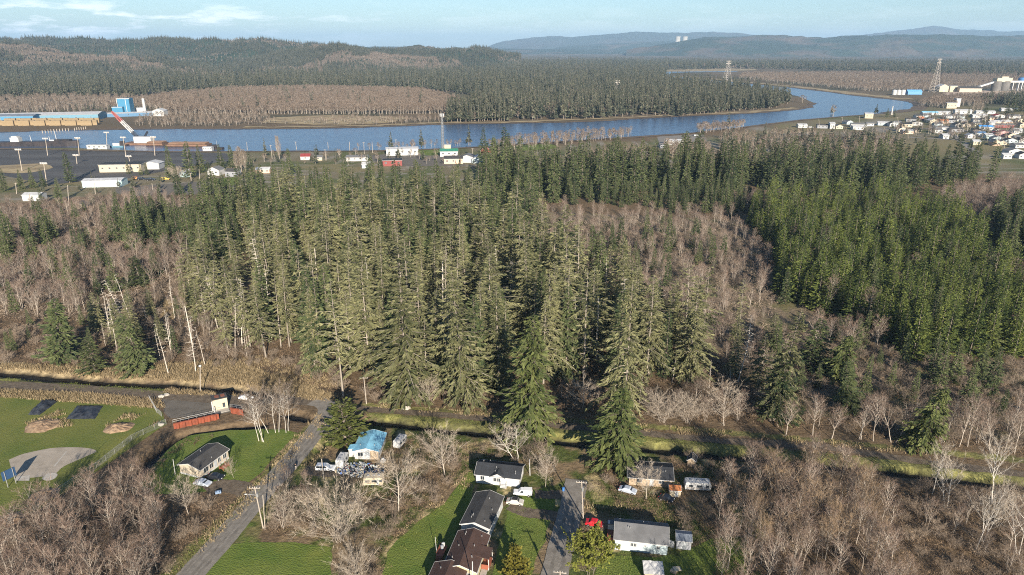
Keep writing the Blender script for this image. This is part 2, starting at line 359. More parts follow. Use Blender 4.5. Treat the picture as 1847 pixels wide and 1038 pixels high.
class Kind:
    """a few tree shapes of one kind; each shape is a pair of meshes shared by every copy"""
    def __init__(s, name, cat, shapes, tm, cms, crown="crown"):
        s.name, s.cat, s.crown = name, cat, crown; s.proto = [None] * len(shapes); s.h = []
        s.mesh = []
        for T, C in shapes:
            s.mesh.append((T.mesh("trunk", [tm]), C.mesh(crown, cms))); s.h.append(max(v[:, 2].max() for v in T.V + C.V))
        s.todo = []
    def make(s, i, loc, rz, scale, label, group=None, tilt=(0, 0)):
        o = thing(s.name, label, s.cat, loc, rz, group, scale); o.rotation_euler = (tilt[0], tilt[1], rz)
        ks = []
        for nm, me in zip(("trunk", s.crown), s.mesh[i]):
            c = bpy.data.objects.new(nm, me); COL.objects.link(c); c.parent = o; ks.append(c)
        if s.proto[i] is None: s.proto[i] = ks
        return o
    def add(s, x, y, h, i, label, group, rz=None): s.todo.append((x, y, h, i, label, group))
    def flush(s, limit, stuff_name, seed=1):
        """the nearest `limit` as things of their own, the rest as one mass"""
        rg = np.random.default_rng(seed); s.todo.sort(key=lambda t: t[0] ** 2 + t[1] ** 2)
        for t in s.todo[:limit]:
            k = t[2] / s.h[t[3]]; kx = k * rg.uniform(.80, 1.25)
            s.make(t[3], (t[0], t[1], t[6] if len(t) > 6 else 0), rg.uniform(0, 6.28), (kx, kx, k), t[4], t[5], (rg.normal(0, .018), rg.normal(0, .018)))
        rest = s.todo[limit:]; s.todo = []
        if rest: stuff(stuff_name, [s.proto[i] for i in range(len(s.proto)) if s.proto[i]], np.array([(t[0], t[1], 0) for t in rest]), np.array([t[2] / s.h[t[3]] for t in rest]), seed)

def stuff(name, protos, pts, scl, seed=1, kind="stuff", sxy=(.80, 1.25)):
    """ONE object: a cloud of points, each carrying a copy of one of the tree shapes"""
    rg = np.random.default_rng(seed); n = len(pts); protos = [p for p in protos if p]
    me = bpy.data.meshes.new(name); me.vertices.add(n); me.vertices.foreach_set("co", np.asarray(pts, np.float32).ravel())
    for nm, ty, val in (("rz", 'FLOAT', rg.uniform(0, 6.28, n)), ("idx", 'INT', rg.integers(0, len(protos), n))):
        a = me.attributes.new(nm, ty, 'POINT'); a.data.foreach_set("value", val.astype(np.float32 if ty == 'FLOAT' else np.int32))
    sv = np.stack([scl * rg.uniform(*sxy, n)] * 2 + [scl], 1); a = me.attributes.new("scl", 'FLOAT_VECTOR', 'POINT'); a.data.foreach_set("vector", sv.astype(np.float32).ravel())
    o = bpy.data.objects.new(name, me); COL.objects.link(o); tag(o, kind=kind)
    g = bpy.data.node_groups.new(name + "_scatter", 'GeometryNodeTree')
    g.interface.new_socket("Geometry", in_out='INPUT', socket_type='NodeSocketGeometry'); g.interface.new_socket("Geometry", in_out='OUTPUT', socket_type='NodeSocketGeometry')
    N = g.nodes.new; Lk = g.links.new; gi = N('NodeGroupInput'); go = N('NodeGroupOutput'); iop = N('GeometryNodeInstanceOnPoints'); jall = N('GeometryNodeJoinGeometry')
    for ks in protos:
        j = N('GeometryNodeJoinGeometry')
        for k in ks:
            oi = N('GeometryNodeObjectInfo'); oi.transform_space = 'ORIGINAL'; oi.inputs['Object'].default_value = k; oi.inputs['As Instance'].default_value = False
            Lk(oi.outputs['Geometry'], j.inputs[0])
        ti = N('GeometryNodeGeometryToInstance'); Lk(j.outputs[0], ti.inputs[0]); Lk(ti.outputs[0], jall.inputs[0])
    def attr(nm, ty):
        a = N('GeometryNodeInputNamedAttribute'); a.data_type = ty; a.inputs['Name'].default_value = nm; return a.outputs['Attribute']
    cx = N('ShaderNodeCombineXYZ'); Lk(attr("rz", 'FLOAT'), cx.inputs['Z'])
    e2r = N('FunctionNodeEulerToRotation'); Lk(cx.outputs[0], e2r.inputs[0])
    Lk(gi.outputs[0], iop.inputs['Points']); Lk(jall.outputs[0], iop.inputs['Instance']); iop.inputs['Pick Instance'].default_value = True
    Lk(attr("idx", 'INT'), iop.inputs['Instance Index']); Lk(e2r.outputs[0], iop.inputs['Rotation']); Lk(attr("scl", 'FLOAT_VECTOR'), iop.inputs['Scale'])
    Lk(iop.outputs[0], go.inputs[0])
    md = o.modifiers.new("scatter", 'NODES'); md.node_group = g
    return o

SPRUCE = Kind("spruce_tree", "tree", [conifer(11, 36, 7.4, .12, .82, 5, .80, .34, .74, 42, 1.6, .28, .94, bare=.05, belly=.3, tmin=.08),
                                      conifer(12, 34, 6.6, .22, .88, 5, .72, .28, .68, 38, 1.55, .28, .86, bare=.12, belly=.3, tmin=.08),
                                      conifer(13, 38, 8.4, .10, .84, 5, .88, .36, .86, 44, 1.7, .28, .95, bare=.04, belly=.3, tmin=.08),
                                      conifer(14, 30, 5.8, .34, .92, 5, .62, .30, .64, 34, 1.45, .28, .78, bare=.20, belly=.3, tmin=.1),
                                      conifer(15, 36, 7.2, .06, .78, 5, .78, .30, .82, 42, 1.6, .30, .95, bare=.03, tmin=.08),
                                      conifer(16, 35, 6.0, .18, .98, 4, .68, .22, .58, 28, 1.6, .25, .74, bare=.26, belly=.3, tmin=.15),
                                      conifer(17, 31, 8.0, .14, .88, 5, .95, .42, .72, 40, 1.7, .28, .92, bare=.06, belly=.3, tmin=.08)], M_BARK, [M_NEEDLE, M_BARK])
DSPRUCE = Kind("dense_spruce_tree", "tree", [conifer(21, 32, 5.8, .05, .68, 6, .90, .30, .66, 22, 1.6, .42, .96, bare=.02),
                                             conifer(22, 30, 5.4, .08, .68, 6, .82, .28, .6, 22, 1.55, .42, .95, bare=.02),
                                             conifer(23, 34, 6.2, .04, .70, 6, 1.0, .32, .7, 23, 1.7, .40, .96, bare=.03)], M_BARKD, [M_NEEDLE_D, M_BARKD])
FIR = Kind("young_fir_tree", "tree", [conifer(31, 18, 3.2, .03, .50, 6, .90, .36, .42, 22, .85, .34, .98, wood=False),
                                      conifer(32, 19, 2.8, .04, .50, 6, .90, .44, .44, 22, .85, .34, .97, wood=False),
                                      conifer(33, 16, 3.5, .02, .48, 6, .95, .36, .40, 24, .85, .36, .98, wood=False),
                                      conifer(34, 21, 3.6, .05, .56, 5, .80, .36, .50, 24, .95, .34, .94, wood=False)], M_BARKD, [M_FIR, M_BARKD])
ALDER = Kind("bare_alder_tree", "tree", [bare_tree(41, 14, 5.4, 1, .26, 1.3, 22, 5, 7, .045, 1.25), bare_tree(42, 13, 5.6, 2, .24, 1.3, 13, 5, 7, .045, 1.25, spread=.09),
                                         bare_tree(43, 15, 4.8, 1, .32, 1.5, 22, 5, 7, .045, 1.2), bare_tree(44, 12, 6.2, 3, .2, 1.25, 10, 5, 6, .045, 1.2, spread=.15)],
             M_ALBARK, [M_TWIG, M_ALBARK])
SNAG = Kind("dead_tree", "tree", [snag(51, 20, 2.4, 38), snag(52, 18, 1.7, 20, .4), snag(53, 13, 1.0, 7, .5, .18, True), snag(54, 22, 2.9, 48, .25)], M_SNAG, [M_SNAG])
WILLOW = Kind("bare_willow_tree", "tree", [bare_tree(46, 12, 4.4, 3, .25, 2.2, 11, 5, 8, .04, 1.4, spread=.10, curve=.1), bare_tree(47, 11, 4.8, 4, .2, 1.9, 9, 5, 8, .04, 1.3, spread=.14, curve=.1)], M_ALBARK, [M_WILT, M_ALBARK])
SHRUB = Kind("bare_shrub", "shrub", [bare_tree(61, 4.2, 4.8, 6, .15, 1.0, 6, 4, 7, .05, .8, spread=.35, trunk_r=.06), bare_tree(62, 3.4, 5.2, 7, .12, .9, 6, 4, 7, .05, .75, spread=.42, trunk_r=.05)],
             M_ALBARK, [M_TWIGG, M_TWIGG])
FARCON = Kind("riverside_conifer", "tree", [far_conifer(71, 27, 5.6, 170), far_conifer(72, 31, 5.4, 170), far_conifer(73, 22, 6.0, 150), far_conifer(74, 29, 4.4, 120)], M_BARK, [M_FARCON, M_BARK])
FARBARE = Kind("riverside_bare_tree", "tree", [far_bare(81, 14, 8), far_bare(82, 13, 9), far_bare(83, 15, 7)], M_ALBARK, [M_TWIGR, M_ALBARK])
# ------------------------------------------------------------------ the setting: ground, ditches, river, roads, hills
def vnoise(x, y, s, seed):
    """smooth value noise in 0..1"""
    rg = np.random.default_rng(seed); tb = rg.random((256, 256)); u, v = x / s, y / s
    i, j = np.floor(u).astype(int), np.floor(v).astype(int); fu, fv = u - i, v - j
    fu = fu * fu * (3 - 2 * fu); fv = fv * fv * (3 - 2 * fv); a = lambda p, q: tb[(i + p) & 255, (j + q) & 255]
    return (a(0, 0) * (1 - fu) + a(1, 0) * fu) * (1 - fv) + (a(0, 1) * (1 - fu) + a(1, 1) * fu) * fv
def fbm(x, y, s, seed, o=4): return sum(vnoise(x, y, s / 2 ** k, seed + k) * .5 ** k for k in range(o)) / sum(.5 ** k for k in range(o))
def dist_line(x, y, pts):
    d = np.full(x.shape, 1e9)
    for (x1, y1), (x2, y2) in zip(pts[:-1], pts[1:]):
        l2 = (x2 - x1) ** 2 + (y2 - y1) ** 2; t = np.clip(((x - x1) * (x2 - x1) + (y - y1) * (y2 - y1)) / l2, 0, 1)
        d = np.minimum(d, np.hypot(x - x1 - t * (x2 - x1), y - y1 - t * (y2 - y1)))
    return d
DITCH = [([(-60, 664), (0, 671), (100, 680), (200, 688), (300, 692), (400, 701), (470, 706), (505, 712)], 3.4, 1.9),
         ([(470, 764), (400, 775), (330, 787), (300, 806), (262, 838), (225, 875)], 2.7, 1.9),
         ([(520, 745), (556, 756)], 2.4, 1.6),
         ([(668, 757), (760, 768), (860, 778), (985, 792), (1160, 806), (1280, 818), (1400, 828), (1590, 846), (1700, 860), (1900, 880)], 2.6, 1.7),
         ([(592, 792), (556, 832)], 1.2, 1.1)]
DITCHW = [(WP(p), wd, dp) for p, wd, dp in DITCH]
def ground_z(x, y):
    z = np.zeros(np.shape(x))
    for p, wd, dp in DITCHW:
        d = dist_line(x, y, p) + (vnoise(x, y, 2.5, 5) - .5) * 1.2; z = np.minimum(z, -dp * np.clip((wd - d) / (wd * .55), 0, 1))
    return z
gx = np.concatenate([-np.geomspace(170, 45000, 90)[::-1], np.arange(-168, 168, .8), np.geomspace(170, 45000, 90)])
gy = np.concatenate([[-380, -200, -60, 20, 60, 75], np.arange(84, 222, .8), np.arange(224, 640, 4.0), np.geomspace(645, 39000, 120)])
X, Y = np.meshgrid(gx, gy); Z = ground_z(X, Y)
n1, n2, n3 = fbm(X, Y, 18, 1), fbm(X, Y, 5, 9), fbm(X, Y, 120, 20)
C_ = lambda *c: np.array(c)
cov = C_(.165, .115, .070)[None, None] * (1 - n1[..., None]) + C_(.115, .085, .052) * n1[..., None]
def mixc(mask, c): 
    global cov
    cov = cov * (1 - mask[..., None]) + np.array(c) * mask[..., None]
sm = lambda v, a, b: np.clip((v - a) / (b - a), 0, 1)
far = sm(Y, 900, 1100); mixc(far, (.15, .115, .075)); mixc(far * sm(n3, .48, .62), (.075, .072, .045))
P_ = lambda poly: inside(WP(poly), X, Y).astype(float)
leftland = P_([(-400, 240), (-400, 372), (0, 368), (200, 352), (340, 345), (520, 345), (900, 335), (1250, 300), (1500, 285), (1900, 330), (2400, 330), (2400, 180), (1600, 195), (1250, 250), (800, 270)])
mixc(leftland, (.165, .14, .085)); mixc(leftland * sm(n1, .5, .62), (.10, .11, .045)); mixc(leftland * sm(n2, .60, .68), (.24, .215, .175)); mixc(leftland * sm(fbm(X, Y, 40, 50), .52, .6) * .8, (.20, .165, .085))
yards = P_([(395, 1300), (560, 800), (600, 745), (700, 760), (1400, 820), (1340, 1300)])
mixc(yards * .9, (.20, .145, .085)); mixc(yards * sm(n2, .42, .55), (.075, .092, .026)); mixc(yards * sm(n2, .66, .72) , (.36, .29, .15))
reeds = np.clip(sum(P_(p) for p in ([(-400, 640), (0, 652), (200, 668), (330, 672), (420, 655), (520, 680), (560, 712), (470, 712), (300, 697), (0, 668), (-400, 650)],
        [(0, 700), (160, 708), (290, 722), (300, 735), (150, 725), (0, 712)], [(300, 697), (470, 706), (480, 716), (300, 712)])), 0, 1)
mixc(reeds * sm(n2, .3, .6), (.32, .25, .145))
bankg = np.clip(sum(P_(p) for p in ([(-400, 660), (0, 678), (300, 698), (300, 712), (0, 692), (-400, 680)], [(650, 742), (900, 762), (1300, 800), (1700, 838), (1900, 858), (1900, 880), (1500, 840), (1280, 815), (985, 788), (690, 758)],
        [(650, 727), (900, 745), (1300, 775), (1700, 812), (1900, 830), (1900, 842), (1500, 800), (1300, 784), (900, 752), (650, 734)])), 0, 1)
mixc(bankg * .9, (.125, .125, .048)); mixc(bankg * sm(n2, .5, .62), (.21, .20, .07))
hollow = P_([(930, 425), (1010, 480), (1120, 535), (1240, 590), (1300, 660), (1420, 740), (1660, 780), (1990, 810), (1990, 650), (1640, 650), (1480, 575), (1395, 500), (1345, 400), (960, 380)])
mixc(hollow * .7, (.20, .16, .11)); mixc(hollow * sm(n2, .52, .62) * .7, (.13, .125, .05))
verge = P_([(590, 738), (545, 775), (460, 868), (440, 890), (300, 1020), (250, 1090), (200, 1300), (420, 1300), (470, 960), (550, 845), (600, 790), (615, 750)])
mixc(verge * .85, (.16, .145, .06)); mixc(verge * sm(n2, .45, .58), (.085, .115, .026)); mixc(verge * sm(n2, .64, .7), (.34, .28, .15))
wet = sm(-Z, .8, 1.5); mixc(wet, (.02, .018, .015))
gm = MB(); ny, nx = X.shape; ii = np.arange(ny * nx).reshape(ny, nx)
gm.V.append(np.stack([X, Y, Z], -1).reshape(-1, 3)); gm.n = ny * nx
q = np.stack([ii[:-1, :-1], ii[:-1, 1:], ii[1:, 1:], ii[1:, :-1]], -1).reshape(-1, 4).tolist(); gm.F = q; gm.mi = [0] * len(q); gm.ti = [.5] * len(q)
m, t, b = node_mat("ground_cover"); b.inputs["Roughness"].default_value = .95; b.inputs["Specular IOR Level"].default_value = .1
at = t.nodes.new("ShaderNodeVertexColor"); at.layer_name = "cover"
co = t.nodes.new("ShaderNodeTexCoord"); no = t.nodes.new("ShaderNodeTexNoise"); no.inputs["Scale"].default_value = .8; no.inputs["Detail"].default_value = 8; no.inputs["Roughness"].default_value = .7
mrn = t.nodes.new("ShaderNodeMapRange"); mrn.inputs["From Min"].default_value = .3; mrn.inputs["From Max"].default_value = .7; mrn.inputs["To Min"].default_value = .55; mrn.inputs["To Max"].default_value = 1.45
vm = t.nodes.new("ShaderNodeVectorMath"); vm.operation = 'SCALE'; bp = t.nodes.new("ShaderNodeBump"); bp.inputs["Strength"].default_value = .9; bp.inputs["Distance"].default_value = .5
for a_, b_ in ((co.outputs["Object"], no.inputs["Vector"]), (no.outputs["Fac"], mrn.inputs["Value"]), (at.outputs[0], vm.inputs[0]), (mrn.outputs[0], vm.inputs["Scale"]), (vm.outputs[0], b.inputs["Base Color"]), (no.outputs["Fac"], bp.inputs["Height"]), (bp.outputs[0], b.inputs["Normal"])): t.links.new(a_, b_)
go_ = struct("ground", gm, m); ca = go_.data.color_attributes.new("cover", 'FLOAT_COLOR', 'POINT')
ca.data.foreach_set("color", np.concatenate([cov, np.ones((*cov.shape[:2], 1))], -1).astype(np.float32).ravel())
go_.data.polygons.foreach_set('use_smooth', [True] * len(go_.data.polygons))
del X, Y, Z, cov, n1, n2, n3

M_WATER = M("river_water", (.045, .078, .140), (.065, .098, .160), .02, .22, 0, spec=.6)
t = M_WATER.node_tree; b = t.nodes["Principled BSDF"]
co = t.nodes.new("ShaderNodeTexCoord"); mpn = t.nodes.new("ShaderNodeMapping"); mpn.inputs["Scale"].default_value = (.10, .28, .2); n = t.nodes.new("ShaderNodeTexNoise"); n.inputs["Scale"].default_value = 1.0; n.inputs["Detail"].default_value = 6
bp = t.nodes.new("ShaderNodeBump"); bp.inputs["Strength"].default_value = .5; bp.inputs["Distance"].default_value = 1.2
t.links.new(co.outputs["Object"], mpn.inputs[0]); t.links.new(mpn.outputs[0], n.inputs["Vector"]); t.links.new(n.outputs["Fac"], bp.inputs["Height"]); t.links.new(bp.outputs[0], b.inputs["Normal"])
def smooth_line(pts, sub=6):
    P = np.array(pts, float); out = []
    for i in range(len(P) - 1):
        a, b_, c, d = P[max(i - 1, 0)], P[i], P[i + 1], P[min(i + 2, len(P) - 1)]
        for k in range(sub):
            t_ = k / sub; out.append(.5 * (2 * b_ + (c - a) * t_ + (2 * a - 5 * b_ + 4 * c - d) * t_ ** 2 + (3 * b_ - a - 3 * c + d) * t_ ** 3))
    return np.array(out + [P[-1]])
def sheet(name, poly_px, z, mat, kind="structure", rough=0.0, seed=3, sub=4):
    P = smooth_line(list(WP(poly_px)) + [WP(poly_px)[0]], sub)[:-1] if sub else WP(poly_px)
    if rough: P = P + np.random.default_rng(seed).normal(0, rough, P.shape)
    o = MB().add([(x, y, z) for x, y in P], [tuple(range(len(P)))]).build(name, mat); return tag(o, kind=kind)
def ribbon(name, pts_px, width, z, mat, sub=8, rough=.0, kind="structure", seed=2, shift=0):
    P = smooth_line(WP(pts_px), sub); rg = np.random.default_rng(seed); T = np.gradient(P, axis=0); T /= np.linalg.norm(T, axis=1, keepdims=True); Nn = np.stack([-T[:, 1], T[:, 0]], 1)
    P = P + Nn * shift; wl = width * .5 + rg.normal(0, rough, len(P)); wr = width * .5 + rg.normal(0, rough, len(P)); A, B_ = P + Nn * wl[:, None], P - Nn * wr[:, None]
    v = [(x, y, z) for x, y in A] + [(x, y, z) for x, y in B_]; k = len(P); f = [(i, i + k, i + k + 1, i + 1) for i in range(k - 1)]
    return tag(MB().add(v, f).build(name, mat), kind=kind)

RIVER = [(-500, 266), (0, 268), (120, 267), (265, 273), (400, 275), (480, 273), (640, 272), (760, 270), (900, 263), (1000, 256), (1150, 246), (1245, 240), (1350, 229), (1450, 216), (1520, 210), (1600, 204), (1655, 196),
         (1650, 186), (1620, 181), (1560, 175), (1450, 161), (1345, 151), (1290, 146), (1225, 139.5), (1205, 135), (1212, 131.5), (1262, 130.5), (1330, 129.5), (1330, 128.5), (1200, 129.5), (1190, 136), (1240, 144), (1300, 153), (1380, 164), (1440, 174), (1468, 186), (1445, 197),
         (1350, 205), (1280, 208.5), (1180, 213), (1060, 220), (930, 223), (800, 225), (700, 229), (600, 232), (450, 233.5), (300, 233), (100, 236), (0, 239), (-500, 240)]
sheet("river", RIVER, .12, M_WATER, sub=0)
M_MUD = M("river_mud", (.075, .052, .036), (.17, .125, .08), .12, .8, .6)
M_MARSH = M("marsh_grass", (.36, .28, .155), (.20, .15, .085), .05, .95, .6, lo=.4, hi=.62)
M_LAWN = M("lawn_grass", (.070, .118, .016), (.150, .172, .034), .13, .95, .8, 3.0, lo=.3, hi=.72, detail=9)
M_FIELD = M("playing_field_grass", (.078, .112, .018), (.165, .160, .038), .06, .95, .7, 3.0, lo=.3, hi=.7, detail=9)
M_ASPH = M("worn_asphalt", (.165, .148, .125), (.235, .212, .182), .6, .9, .3, 6, stretch=(1, 1, 1))
M_ASPHD = M("dark_asphalt", (.052, .050, .050), (.095, .090, .085), .03, .9, .2, .5, stretch=(.3, 1.6, 1))
M_DIRT = M("dirt_track", (.085, .066, .047), (.165, .13, .092), .7, .95, .6, 5)
M_GRAVEL = M("gravel", (.15, .132, .108), (.105, .092, .075), .25, .95, .5, 5)
M_SAND = M("infield_dirt", (.36, .31, .25), (.28, .24, .19), .4, .95, .3, 6)
M_CONC = M("concrete", (.42, .39, .34), (.33, .30, .26), .8, .9, .2)
for k, pts in enumerate(([(-300, 241), (0, 238.5), (100, 235.5), (300, 232.7), (450, 233), (600, 231.5), (700, 228.6), (800, 224.6), (930, 222.6), (1060, 219.6), (1180, 212.6), (1280, 208), (1350, 204.6), (1445, 196.6), (1467, 186)],
                         [(1225, 139.2), (1345, 150.6), (1450, 160.6), (1560, 174.4), (1620, 180.4), (1652, 186), (1657, 196), (1600, 204.5)],
                         [(-300, 267), (0, 269), (265, 274), (480, 274), (760, 271), (1000, 257), (1245, 241), (1450, 217), (1600, 205)])):
    ribbon("river_bank", pts, (13, 22, 7)[k], (.30, .34, .38)[k], M_MUD, rough=(1.6, 2, 1)[k], seed=k)
ribbon("marsh_strip", [(440, 230), (600, 229), (720, 225), (800, 222), (930, 220.5), (1180, 210.5), (1350, 202.5), (1440, 195.5)], 14, .42, M_MARSH, rough=3.5)
ribbon("marsh_strip", [(1230, 138), (1345, 149), (1450, 158.5), (1560, 171.5), (1640, 180)], 34, .42, M_MARSH, rough=5)
sheet("marsh", [(470, 222), (500, 213), (580, 209), (660, 210), (735, 213), (700, 222), (600, 226)], .40, M_MARSH, rough=2)
sheet("marsh", [(1050, 126), (1330, 124.5), (1360, 127), (1260, 129.5), (1100, 129)], .40, M_MARSH, rough=8)
sheet("port_yard", [(-400, 268.5), (0, 269.5), (265, 274.5), (400, 276), (430, 281), (420, 290), (330, 302), (235, 322), (150, 327), (90, 334), (0, 316), (-400, 322)], .05, M_ASPHD, sub=0)
sheet("verge", [(-30, 301), (70, 296), (95, 303), (40, 313), (-30, 309)], .10, M_MARSH, rough=.8)
sheet("gravel_lot", [(205, 338), (330, 331), (420, 325), (430, 345), (330, 352), (225, 352)], .05, M_GRAVEL, rough=.6)
sheet("lawn", [(378, 324), (428, 321), (432, 333), (388, 335)], .09, M_LAWN)
sheet("lawn", [(752, 271), (800, 269), (812, 277), (765, 281)], .09, M_LAWN)
sheet("lawn", [(930, 263), (990, 260), (1000, 268), (940, 272)], .09, M_LAWN)
sheet("street", [(625, 284), (705, 278), (830, 280), (840, 300), (720, 300), (690, 294)], .06, M_GRAVEL, sub=0)
sheet("street", [(1185, 247), (1268, 242), (1275, 254), (1190, 262)], .06, M_ASPH, sub=0)
sheet("gravel_lot", [(1700, 168), (1760, 163), (1847, 160), (1990, 160), (1990, 178), (1760, 183), (1710, 176)], .5, M("sawdust_yard", (.48, .37, .27), (.40, .30, .22), .02), sub=0)
sheet("playing_field", [(-300, 690), (0, 706), (150, 712), (170, 722), (280, 738), (300, 762), (290, 772), (210, 826), (90, 908), (0, 955), (-300, 1120)], .02, M_FIELD, rough=.2)
sheet("infield", [(16, 830), (40, 820), (75, 812), (104, 808), (150, 808), (174, 814), (155, 824), (115, 842), (97, 856), (60, 862), (28, 860)], .05, M_SAND)
sheet("infield", [(75, 864), (88, 854), (104, 856), (97, 865), (84, 868)], .09, M_CONC)
sheet("infield_slab", [(27, 868), (29, 860.5), (54, 858), (53, 868)], .09, M_CONC, sub=0)
ribbon("chalk_line", [(98, 842), (120, 815)], .35, .07, M_CONC)
sheet("lawn", [(255, 862), (320, 800), (360, 783), (470, 775), (535, 782), (505, 815), (455, 866), (420, 878), (330, 893), (262, 885)], .03, M_LAWN, rough=.25)
sheet("lawn", [(380, 1015), (405, 985), (470, 978), (585, 986), (597, 1000), (600, 1060), (560, 1200), (380, 1200), (330, 1100)], .03, M_LAWN, rough=.25)
sheet("lawn", [(846, 845), (860, 850), (850, 905), (822, 960), (790, 1040), (760, 1200), (650, 1200), (690, 1030), (720, 975), (800, 905)], .03, M_LAWN, rough=.3)
sheet("lawn", [(930, 885), (985, 884), (1000, 900), (985, 960), (960, 1030), (930, 1100), (880, 1100), (905, 960)], .03, M_LAWN, rough=.3)
sheet("lawn", [(1095, 1000), (1215, 1006), (1235, 992), (1330, 968), (1345, 1040), (1310, 1200), (1060, 1200), (1070, 1040)], .03, M_LAWN, rough=.3)
sheet("gravel_lot", [(288, 716), (300, 712), (380, 712), (470, 716), (480, 728), (440, 738), (425, 742), (395, 747), (340, 752), (302, 752)], .05, M_GRAVEL, rough=.2)
ribbon("gravel_road", [(-120, 688), (0, 694), (150, 702), (300, 714), (400, 722), (480, 722), (560, 725), (600, 732)], 4.6, .06, M_DIRT, rough=.12)
ribbon("road", [(285, 1110), (344, 1038), (398, 978), (461, 903), (520, 838), (558, 793), (584, 757), (592, 740), (585, 729), (565, 723)], 5.8, .10, M_ASPH, rough=.05)
M_TRACK = M("tyre_worn_asphalt", (.125, .112, .095), (.20, .18, .152), .5, .85, .2, 6)
for sh in (-1.5, -.35, 1.0, 2.0): ribbon("wheel_track", [(285, 1110), (344, 1038), (398, 978), (461, 903), (520, 838), (558, 793), (584, 757)], .55, .112, M_TRACK, rough=.12, shift=sh, seed=int(sh * 10 + 30))
for sh in (-1.2, .9): ribbon("wheel_track", [(975, 1130), (1000, 1038), (1012, 985), (1026, 935), (1034, 900)], .7, .112, M_TRACK, rough=.15, shift=sh, seed=int(sh * 10 + 30))
ribbon("dirt_lane", [(588, 733), (660, 738), (760, 746), (900, 757), (1000, 768), (1160, 782), (1300, 796), (1480, 806), (1640, 830), (1860, 858), (2000, 872)], 3.0, .06, M_DIRT, rough=.25)
ribbon("road", [(975, 1130), (1000, 1038), (1012, 985), (1026, 935), (1034, 900), (1040, 866)], 5.4, .10, M_ASPH, rough=.06)
for pts in ([(1590, 232), (1660, 232), (1750, 236), (1900, 238)], [(1640, 216), (1720, 218), (1820, 220), (1950, 220)], [(1700, 210), (1800, 210), (1950, 208)], [(1640, 248), (1760, 254), (1900, 256)], [(1670, 206), (1690, 222), (1720, 245), (1760, 275)], [(1750, 206), (1780, 225), (1830, 262)]): ribbon("street", pts, 8, .06, M_ASPH)
ribbon("driveway", [(1022, 938), (985, 929), (950, 925), (920, 912)], 3.4, .06, M_DIRT, rough=.15)
ribbon("driveway", [(1032, 890), (1000, 893), (965, 892)], 3.2, .06, M_DIRT, rough=.15)
ribbon("driveway", [(458, 892), (430, 880), (395, 877), (372, 886)], 5.0, .06, M_DIRT, rough=.15)
ribbon("driveway", [(548, 848), (590, 852), (640, 852)], 4.0, .05, M_DIRT, rough=.15)
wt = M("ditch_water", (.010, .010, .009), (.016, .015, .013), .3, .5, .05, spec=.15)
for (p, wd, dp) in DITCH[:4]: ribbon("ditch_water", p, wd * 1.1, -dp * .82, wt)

# hills and mountains: height fields whose crest follows the skyline
def ridge(name, D, depth, sky_px, mat, amp, ns, seed, nx_=260, ny_=40, front=.55, base=-30.):
    px = np.linspace(sky_px[0][0], sky_px[-1][0], nx_); py = np.interp(px, [p[0] for p in sky_px], [p[1] for p in sky_px])
    v = np.linspace(0, 1, ny_); ys = D + (v - front) * depth
    hz = np.array([at_depth(a, b_, D).z for a, b_ in zip(px, py)]); xs0 = np.array([at_depth(a, b_, D).x / D for a, b_ in zip(px, py)])
    Xs = xs0[None, :] * ys[:, None]; Ys = np.repeat(ys[:, None], nx_, 1)
    prof = np.where(v < front, np.sin(np.clip(v / front, 0, 1) * math.pi / 2) ** 1.15, np.cos(np.clip((v - front) / (1 - front), 0, 1) * math.pi / 2))[:, None]
    edge = np.clip(np.minimum(np.arange(nx_), np.arange(nx_)[::-1]) / (nx_ * .06), 0, 1)[None, :] if seed % 2 else 1.0
    rn = (1 - np.abs(2 * fbm(Xs, Ys, ns, seed) - 1)) - .72
    Zs = base + (hz[None, :] - base) * prof * edge + amp * rn * np.sin(np.clip(v, 0, 1) * math.pi)[:, None] + (fbm(Xs, Ys, ns * .09, seed + 9) - .5) * amp * .34
    mb = MB(); mb.V.append(np.stack([Xs, Ys, Zs], -1).reshape(-1, 3)); mb.n = nx_ * ny_; I = np.arange(nx_ * ny_).reshape(ny_, nx_)
    mb.F = np.stack([I[:-1, :-1], I[:-1, 1:], I[1:, 1:], I[1:, :-1]], -1).reshape(-1, 4).tolist(); mb.mi = [0] * len(mb.F); mb.ti = [.5] * len(mb.F)
    o = struct(name, mb, mat); o.data.polygons.foreach_set("use_smooth", [True] * len(mb.F))
    return Xs, Ys, Zs
def hill_mat(name, a, b_, sc_, bsc, lo=.46, hi=.58): return M(name, a, b_, sc_, .95, 1.0, bsc, spec=.05, detail=9, lo=lo, hi=hi)
MH1 = hill_mat("near_hill_woods", (.036, .048, .028), (.125, .092, .066), .0042, .05, .48, .60)
MH2 = hill_mat("back_hill_woods", (.034, .050, .030), (.105, .082, .058), .0028, .03, .52, .64)
MH3 = hill_mat("far_ridge_woods", (.036, .052, .034), (.11, .085, .062), .0016, .015, .5, .62)
MH4 = hill_mat("mountain_woods", (.045, .058, .045), (.08, .07, .06), .0006, .004)
HB = ridge("hills", 4300, 2200, [(-300, 86), (0, 83), (60, 81), (120, 80), (200, 83), (300, 81), (360, 80), (400, 82), (440, 81), (470, 81), (500, 86), (560, 90), (620, 88), (700, 90), (780, 89), (830, 93), (870, 96), (900, 103), (940, 110)], MH2, 130, 800, 4, 420, 70)
HA = ridge("hills", 3000, 1300, [(-300, 82), (0, 90), (80, 97), (160, 104), (230, 110), (300, 118), (350, 127), (420, 133)], MH1, 60, 420, 7, 240, 44)
HC = ridge("hills", 3500, 1100, [(380, 124), (430, 116), (480, 106), (530, 97), (570, 88), (610, 84), (660, 90), (720, 99), (760, 106), (800, 112), (850, 118)], MH1, 60, 420, 9, 240, 44)
